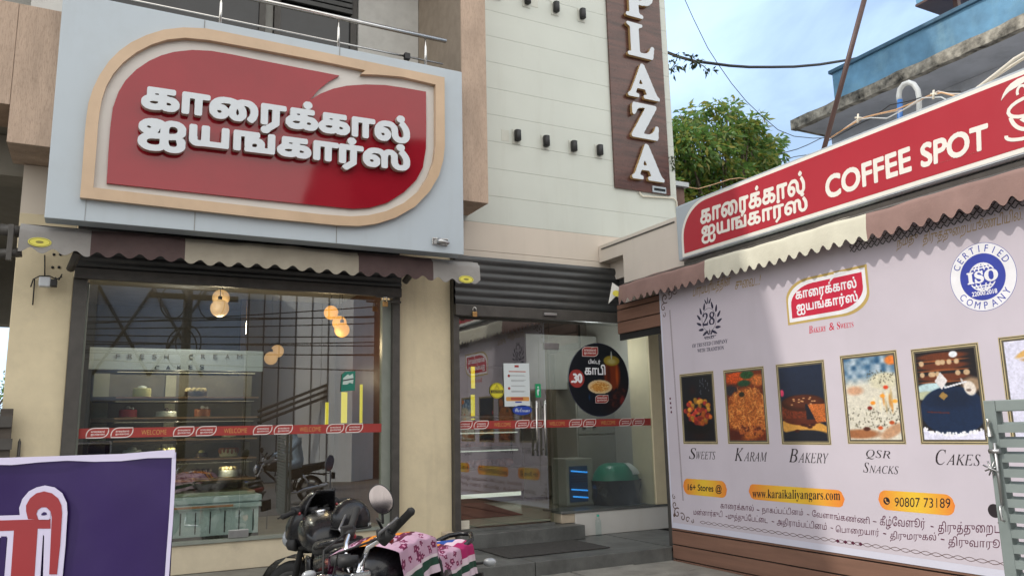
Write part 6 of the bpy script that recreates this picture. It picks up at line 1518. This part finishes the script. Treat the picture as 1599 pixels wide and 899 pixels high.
b=MB(); b.box(10.62,14,-2,8.3,zS+.06,zS+2.0) if False else b.box(11.2,14,-2,7.0,zS+.06,zS+.7); b.build('upper_wall',MATS['blue_paint'],bb_)
# sign box up on the roof
bx=thing('rooftop_box','small blue box sign on a steel post above the blue parapet','sign',(9.6,5.9,7.0))
p=aty(1438,10,6.0); q0=atx(1438,8,9.55); q1=atx(1496,6,9.55)
b=MB(); b.box(9.45,9.95,q1[1],q0[1],q0[2]-.02,q0[2]+1.0,.006); b.build('box_body',MATS['blue_paint'],bx); b=MB(); b.box(9.44,9.96,q1[1]-.01,q0[1]+.01,q0[2]-.05,q0[2]-.022); b.build('box_frame',MATS['bronze_rail'],bx)
b=MB(); y=atx(1495,20,9.65)[1]; b.box(9.63,9.70,y-.03,y+.03,6.725,q0[2]+.2); b.build('post',MATS['bronze_rail'],bx)
# pipes and wires between
def cable(name,label,pts,r,mat,cat='cable',n=6,group=None):
    b=MB(); b.tube(pts,r,n); return b.build(name,MATS[mat],None,label=label,cat=cat,group=group)
def sag(a,c,s,n=18):
    a=Vector(a);c=Vector(c); return [a.lerp(c,i/n)-Vector((0,0,s*4*(i/n)*(1-i/n))) for i in range(n+1)]
ub=thing('vent_pipe','grey U bent pipe with blue lower ends standing behind the coffee sign','pipe',tuple(atx(1410,225,7.0)))
A=[atx(x,y,7.0) for x,y in ((1405,162),(1403.5,150),(1405,140),(1411,132),(1419,129),(1427,132),(1433,141),(1435,152),(1435.5,190))]
b=MB(); b.tube(A,.026,10); b.build('bend',MATS['pipe_grey'],ub)
b=MB(); b.tube([atx(1405,156,7.0),atx(1406,225,7.0)],.027,10); b.build('blue_leg',MATS['pipe_blue'],ub)
cable('steel_strut','long slanting rusty brown steel strut rising behind the coffee sign',[atx(1283,246,6.2),atx(1353,-12,6.2)],.024,'bronze_rail','strut',8)
cable('service_cable','bundle of pale and copper wires running over the top of the coffee sign, copper one',[atx(x,y,6.3) for x,y in ((1296,216),(1316,203),(1338,190),(1352,183),(1372,178),(1398,172),(1425,161),(1450,150),(1470,145),(1490,150),(1500,153))],.007,'wire_copper')
cable('service_cable','pale tan wire sagging beside the copper one above the coffee sign',[atx(x,y,6.32) for x,y in ((1300,214),(1320,200),(1340,186),(1360,181),(1385,176),(1410,172),(1440,155),(1465,143),(1485,147),(1510,147))],.006,'wire_pale')
cable('service_cable','light blue wire sagging above the coffee sign',[atx(x,y,6.28) for x,y in ((1338,188),(1360,184),(1385,185),(1410,172),(1440,153),(1470,152),(1490,163))],.006,'pipe_grey')
cable('service_cable','thin black wire looping past the U bent pipe',[atx(x,y,6.35) for x,y in ((1290,222),(1330,200),(1365,182),(1390,164),(1420,158),(1470,143),(1500,143))],.005,'wire')
b=MB()
for x,y in ((1340,184),(1458,147)): b.tube([atx(x,y-6,6.27),atx(x-1,y+8,6.27)],.010,6); b.tube([atx(x-5,y,6.27),atx(x+5,y,6.27)],.008,6)
b.build('cable_tie',MATS['ivory'],None,label='knots of pale tape around the wires above the coffee sign',cat='cable tie')
cable('white_pipe','white pipe lying slanted over the right end of the coffee sign',[atx(x,y,5.75) for x,y in ((1490,162),(1525,139),(1555,116),(1585,92),(1599,84),(1640,72))],.014,'ivory','pipe',8)
cable('white_pipe','second white pipe just below the first at the right end of the coffee sign',[atx(x,y,5.8) for x,y in ((1520,142),(1560,116),(1599,91),(1640,74))],.012,'ivory','pipe',8)
cable('power_cable','thick black power cable crossing the sky above the tree',sag(aty(1030,80,9.0),aty(1640,-4,9.0),.62,26) if False else [aty(x,y,9.0) for x,y in ((1036,80),(1060,89),(1085,96),(1110,99),(1140,103),(1170,105),(1205,105),(1240,104.5),(1280,101),(1330,93),(1380,82),(1440,66),(1500,47),(1560,25),(1640,-6))],.024,'wire','cable',8)
cable('power_cable','thin wire dropping steeply from the top of the sky past the tree',[aty(x,y,10.0) for x,y in ((1066,-8),(1083,30),(1105,75),(1121,100),(1142,130),(1165,158),(1188,180),(1215,203),(1240,213),(1270,216),(1300,215))],.007,'wire')
cable('power_cable','thin wire running from the tree up to the strut, upper one',[aty(x,y,11.0) for x,y in ((1215,241),(1245,233),(1262,226),(1280,217),(1296,212))],.009,'wire')
cable('power_cable','thin wire running from the tree up to the strut, lower one',[aty(x,y,11.2) for x,y in ((1218,253),(1240,245),(1260,242),(1275,237))],.008,'wire')
cable('power_cable','pale wire crossing the tree just above the coffee sign',[aty(x,y,13.0) for x,y in ((1060,290),(1090,295),(1115,288),(1140,280),(1155,278),(1175,281))],.010,'wire_copper')
# ================= trees =================
M('bark',(.12,.09,.065),.9,var=.3,scale=8,bump=.6,bscale=30)
def leaf_mat(name,c,tr):
    m=bpy.data.materials.new(name); m.use_nodes=True; t=m.node_tree; b=t.nodes['Principled BSDF']; L=t.links.new
    oi=N(t,'ShaderNodeNewGeometry'); r=N(t,'ShaderNodeValToRGB'); e=r.color_ramp.elements; e[0].color=tuple(v*.62 for v in c)+(1,); e[1].color=tuple(min(1,v*1.45) for v in c)+(1,); e.new(.5).color=c+(1,)
    e.new(.985).color=(c[0]*2.4,c[1]*1.1,c[2]*.9,1)
    L(oi.outputs['Random Per Island'],r.inputs[0]); L(r.outputs[0],b.inputs['Base Color']); b.inputs['Roughness'].default_value=.45
    tl=N(t,'ShaderNodeBsdfTranslucent'); L(r.outputs[0],tl.inputs[0]); mi=N(t,'ShaderNodeMixShader'); mi.inputs[0].default_value=tr; o=t.nodes['Material Output']; L(b.outputs[0],mi.inputs[1]); L(tl.outputs[0],mi.inputs[2]); L(mi.outputs[0],o.inputs[0]); MATS[name]=m
leaf_mat('leaf',(.135,.26,.06),.5); leaf_mat('leaf_dark',(.028,.055,.014),.3)
def leaves(mb,c,rad,n,size,rnd,droop=.4):
    for _ in range(n):
        while True:
            d=np.array([rnd.uniform(-1,1) for _ in range(3)]); l=np.linalg.norm(d)
            if .25<l<1: break
        p=np.array(c)+d*np.array(rad); o=d/l
        a=Vector((o[0]+rnd.uniform(-.8,.8),o[1]+rnd.uniform(-.8,.8),o[2]*.5+rnd.uniform(-.9,.5)-droop)).normalized(); s=a.orthogonal().normalized(); s=(Matrix.Rotation(rnd.uniform(0,6.28),3,a)@s); k=size*rnd.uniform(.6,1.25); w=k*.36
        nn=a.cross(s); P=Vector(p); mid=P+a*k*.5+nn*k*.06; tip=P+a*k-nn*k*.10
        mb.add([P,mid+s*w*.5,tip,mid-s*w*.5,mid+nn*0],[(0,1,4),(1,2,4),(2,3,4),(3,0,4)])
def tree(label,base,H,crown,mat,size,seed,nl,limbs):
    rnd=random.Random(seed); t=thing('tree',label,'tree',base)
    b=MB(); bx,by,bz=base; top=Vector((bx,by,H*.62)); b.tube([(bx,by,bz),(bx+.08,by,H*.25),(bx-.05,by+.1,H*.45),top],[.20,.16,.13,.10],10)
    ends=[]
    for (c,r) in crown:
        c=Vector(c); m=top.lerp(c,.5)+Vector((rnd.uniform(-.2,.2),rnd.uniform(-.2,.2),.1)); b.tube([top-Vector((0,0,.3)),m,c],[.07,.045,.010],6)
    b.build('trunk',MATS['bark'],t)
    f=MB()
    for c,r in crown: leaves(f,c,r,int(nl*r[0]*r[2]),size,rnd)
    f.build('crown',MATS[mat],t,recalc=False)
    return t
rnd=random.Random(3); crown=[]
C0=Vector(aty(1118,262,15.5))
def cp(px,py,r,Y=15.5): crown.append((tuple(aty(px,py,Y+rnd.uniform(-.6,.6))),(r*rnd.uniform(.9,1.2),r,r*rnd.uniform(.7,.95))))
for px,py,r in ((1060,210,.45),(1100,200,.45),(1128,212,.45),(1150,215,.35),(1165,235,.42),(1185,245,.38),(1192,262,.40),(1075,235,.75),(1110,240,.8),(1150,250,.7),(1180,270,.6),(1060,275,.8),(1100,280,.8),(1140,285,.7),(1215,245,.22),(1205,228,.28),(1085,315,.8),(1050,330,.8),(1130,320,.7),(1170,310,.6),(1020,250,1.0),(1020,310,1.0),(1110,350,1.0),(1060,365,1.0)): cp(px,py,r)
for k in range(34):
    a=rnd.uniform(-10,200); q=rnd.uniform(.75,1.08); cp(1118+100*q*math.cos(R(a)),265-98*q*math.sin(R(a)),rnd.uniform(.16,.34))
tree('leafy green tree lit by the sun between the cream wall and the coffee sign',(C0.x,C0.y,0),C0.z*.75,crown,'leaf',.24,11,1050,6)
rnd2=random.Random(5); crown2=[((-3.2+.5*k,34+.6*(k%2),1.9+.4*(k%3)),(1.1,1.0,.9)) for k in range(-3,4)]+[((-2.9,33.5,3.2),(1.0,1,.9)),((-3.6,34,3.4),(.9,1,.8))]
tree('distant green tree seen under the building at the far left edge',(-3.2,34,0),3.2,crown2,'leaf',.22,12,170,5)
# creeper hanging on the cable beside the wall
vn=thing('creeper','sprig of dark leaves hanging on the cable at the cream wall edge','plant',tuple(aty(1075,95,8.9)))
b=MB(); b.tube([aty(x,y,8.97) for x,y in ((1030,78),(1055,88),(1080,95),(1098,103),(1108,113))],.008,5); b.build('stem',MATS['bark'],vn)
f=MB(); rnd3=random.Random(9)
for px,py,n_,r in ((1049,100,16,.10),(1060,92,22,.12),(1078,93,22,.10),(1090,97,16,.08),(1102,108,9,.05),(1110,110,6,.04),(1046,112,10,.07)): leaves(f,tuple(aty(px,py,8.95)),(r,r,r),n_,.11,rnd3,.9)
f.build('foliage',MATS['leaf_dark'],vn,recalc=False)
vn=thing('creeper','little tuft of leaves poking out at the edge of the PLAZA board','plant',tuple(aty(1048,250,8.0)))
f=MB()
leaves(f,tuple(aty(1049,252,8.03)),(.07,.02,.09),26,.07,rnd3,.5); f.build('foliage',MATS['leaf_dark'],vn,recalc=False)
b=MB(); b.tube([aty(1053,258,8.05),aty(1048,248,8.0)],.005,5); b.build('stem',MATS['bark'],vn)
# shed roof glimpsed below the tree
sd=thing('small_shed','small shed with pale roof edge glimpsed under the tree beside the cream wall','shed',tuple(aty(1062,310,13.0)))
p=aty(1062,288,13.0); b=MB(); b.box(p[0]-.6,p[0]+.16,12.9,14,p[2]-.07,p[2]+.03); b.build('roof',MATS['pipe_grey'],sd); b=MB(); b.box(p[0]-.6,p[0]+.10,13,13.9,0,p[2]-.072); M('brick',(.16,.09,.07),.8,var=.2); b.build('wall',MATS['brick'],sd)
# ================= left passage =================
lg=thing('wooden_gate','dark wooden plank gate leaning in the passage at the far left','gate',(-.95,7.9,.27))
M('old_wood',(.075,.062,.052),.8,var=.25,scale=5,stretch=(1,1,4))
b=MB()
T=[aty(0,634,7.9),aty(20,648,7.9)]
for i in range(7):
    x1=T[1][0]-.10*i; x0=x1-.092; z1=T[1][2]+.055*(i+1); b.box(x0,x1,7.9,7.93,.275,min(z1,1.95),.003)
b.build('boards',MATS['old_wood'],lg)
b=MB()
for y in (655,690): p=aty(20,y,7.88); b.box(p[0]-.7,p[0]-.005,7.875,7.899,p[2]-.06,p[2]+.03)
b.build('cross_rail',MATS['dark_frame'],lg)
p=aty(31,684,8.0); ft=thing('iron_spike','short pointed black iron rod standing before the left pillar','post',(p[0],8.0,.27))
b=MB(); b.tube([(p[0],8.0,.27),(p[0],8.0,p[2]-.16),(p[0],8.0,p[2]-.15),(p[0],8.0,p[2]-.03),(p[0],8,p[2])],[.035,.03,.013,.012,.002],8); b.build('rod',MATS['dark_frame'],ft)
# ================= the other side of the street (mirrored in the glass) =================
def mir(px,py,Yr): # point in the street whose mirror image in the glass falls on this pixel
    p=aty(px,py,2*8.08-Yr); return (p[0],Yr,p[2])
lb=thing('lattice_building','grey building with a dark diagonal lattice across its front, over the road','building',(1.5,-11,0))
Yr=-10
M('lattice_panel',(.30,.36,.44),.35,var=.1,scale=1.5); M('lattice_bar',(.03,.03,.035),.5); M('pale_facade',(.82,.84,.80),.7,var=.04,scale=.6); M('dark_facade',(.05,.045,.045),.8,var=.2); M('grey_facade',(.16,.16,.16),.7,var=.1)
xl=mir(150,500,Yr)[0]; xr=mir(386,500,Yr)[0]
b=MB(); b.box(xl,xr,Yr-8,Yr,2.6,7.2); b.build('facade',MATS['lattice_panel'],lb)
b=MB(); b.box(xl-.2,xr,Yr-8,Yr,-.01,2.59); b.build('ground_floor',MATS['grey_facade'],lb)
b=MB(); b.box(xl-3.5,xl-.01,Yr-8,Yr+.3,-.01,6.6); b.build('side_wing',MATS['grey_facade'],lb)
b=MB(); x0=mir(193,516,Yr)
for k in range(-1,6):
    for zc in (0,):
        cx=x0[0]+k*1.5; cz=x0[2]+2.66*zc
        for s in (-1,1):
            p=Vector((cx-.75,Yr+.02,cz-s*1.33)); q=Vector((cx+.75,Yr+.02,cz+s*1.33))
            if p.x>=xl-.01 and q.x<=xr+.01: b.tube([p,q],.055,4)
b.build('lattice',MATS['lattice_bar'],lb)
pb=thing('pale_building','tall pale plastered building over the road','building',(6,-12,0))
xm=mir(514,550,-10.5)[0]
b=MB(); b.box(-1.4,2.6,-9,0,-.01,8); b.xf(Matrix.Translation(((xr+xm)/2,-10.6,0))@Matrix.Rotation(R(42),4,'Z')@Matrix.Translation((-.2,0,0))); b.build('facade',MATS['pale_facade'],pb)
b=MB()
for k in range(6): b.box(-1.3+k*.6,-1.26+k*.6,.002,.03,0,7.9)
b.xf(Matrix.Translation(((xr+xm)/2,-10.6,0))@Matrix.Rotation(R(42),4,'Z')@Matrix.Translation((-.2,0,0)))
b.build('down_pipes',MATS['grey_facade'],pb)
b=MB()
for k in range(3):
    p=Vector(mir(402,642+9*k,-9.6)); q=Vector(mir(512,600+9*k,-9.6)); b.tube([p,q],.05,5)
b.build('stair_rail',MATS['lattice_bar'],pb)
dk=thing('dark_building','dark building over the road','building',(14,-12,0))
b=MB(); b.box(xm+.01,34,-18,-10.2,-.01,11.5); b.build('facade',MATS['dark_facade'],dk)
up=thing('utility_pole','black utility pole with crossarm and coiled cables over the road','pole',(mir(292,500,-5)[0],-5,0))
px_=mir(292,500,-5)[0]; zt_=mir(292,452,-5)[2]; b=MB(); b.tube([(px_,-5,0),(px_,-5,zt_+1.6)],.11,8); b.build('pole',MATS['wire'],up)
b=MB(); b.box(px_-.9,px_+1.2,-5.06,-4.94,zt_-.25,zt_-.12); b.build('crossarm',MATS['wire'],up)
b=MB()
for cx,cz,r in ((-.35,-.35,.42),(.55,-.30,.45),(.05,-1.35,.42),(-.1,-1.5,.5)): b.tube([(px_+cx+r*.7*math.cos(a*.3),-4.9,zt_+cz+r*math.sin(a*.3)) for a in range(22)],.018,5)
b.build('cable_coil',MATS['wire'],up)
k=0
for ya,yb,Yk in ((485,490,-4.9),(494,487,-4.9),(505,498,-4.85),(513,520,-4.8),(522,535,-4.75),(528,528,-4.7),(535,550,-4.7),(540,548,-4.6),(548,575,-4.6),(500,470,-4.5)):
    p=Vector(mir(60,ya,Yk)); q=Vector(mir(640,yb,Yk)); p=p+(p-q)*.5; q=q+(q-p)*.2
    cable('street_cable','black overhead cables strung along the far side of the road',sag(p,q,.15,12),.016,'wire',group='cables over the far road side'); k+=1
# rider passing on the road
bR=bike('motorcycle','dark motorcycle ridden along the road',False)
rp=mir(432,770,-1.9); place(bR,(rp[0]-.3,-1.9),(-1,0),0); bR.location.z=.005
bpy.context.view_layer.update()
def skinned(name,verts,edges,radii,mat,parent,root=0):
    me=bpy.data.meshes.new(name); me.from_pydata(verts,edges,[]); o=bpy.data.objects.new(name,me); col.objects.link(o)
    md=o.modifiers.new('skin','SKIN'); md.use_smooth_shade=True; o.modifiers.new('sub','SUBSURF').levels=1; o.modifiers['sub'].render_levels=1
    sv=me.skin_vertices[0].data
    for i,r in enumerate(radii): sv[i].radius=(r,r); sv[i].use_root=(i==root)
    dg=bpy.context.evaluated_depsgraph_get(); m2=bpy.data.meshes.new_from_object(o.evaluated_get(dg)); bpy.data.objects.remove(o); m2.name=name
    o2=bpy.data.objects.new(name,m2); m2.materials.clear(); m2.materials.append(MATS[mat]); col.objects.link(o2)
    for p in m2.polygons: p.use_smooth=True
    if parent is not None: o2.parent=parent
    return o2
M('skin',(.20,.11,.07),.6); M('shirt_blue',(.32,.42,.50),.8,var=.1); M('trousers',(.05,.045,.04),.8); M('hair',(.012,.011,.010),.6)
T4=bR.matrix_world
Vb=[(-.36,0,.88),(-.33,0,1.08),(-.28,0,1.30),(-.26,0,1.42),(-.24,0,1.50),(-.23,0,1.60),(-.22,0,1.68),
 (-.30,.18,1.36),(-.12,.28,1.16),(.10,.33,1.06),(.20,.35,1.04),(-.30,-.18,1.36),(-.12,-.28,1.16),(.10,-.33,1.06),(.20,-.35,1.04),
 (-.34,.10,.86),(.02,.20,.78),(-.06,.21,.40),(-.04,.21,.33),(.06,.21,.31),(-.34,-.10,.86),(.02,-.20,.78),(-.06,-.21,.40),(-.04,-.21,.33),(.06,-.21,.31)]
Eb=[(0,1),(1,2),(2,3),(3,4),(4,5),(5,6),(2,7),(7,8),(8,9),(9,10),(2,11),(11,12),(12,13),(13,14),(0,15),(15,16),(16,17),(17,18),(18,19),(0,20),(20,21),(21,22),(22,23),(23,24)]
Rb=[.15,.14,.16,.06,.055,.095,.075,.07,.05,.042,.045,.07,.05,.042,.045,.11,.085,.06,.05,.045,.11,.085,.06,.05,.045]
pe=skinned('person',Vb,Eb,Rb,'shirt_blue',None); pe.matrix_world=T4; props(pe,'person in a pale blue shirt riding along the road with a backpack','person')
# ---- tree backing the door reflection stays dark by the dark building
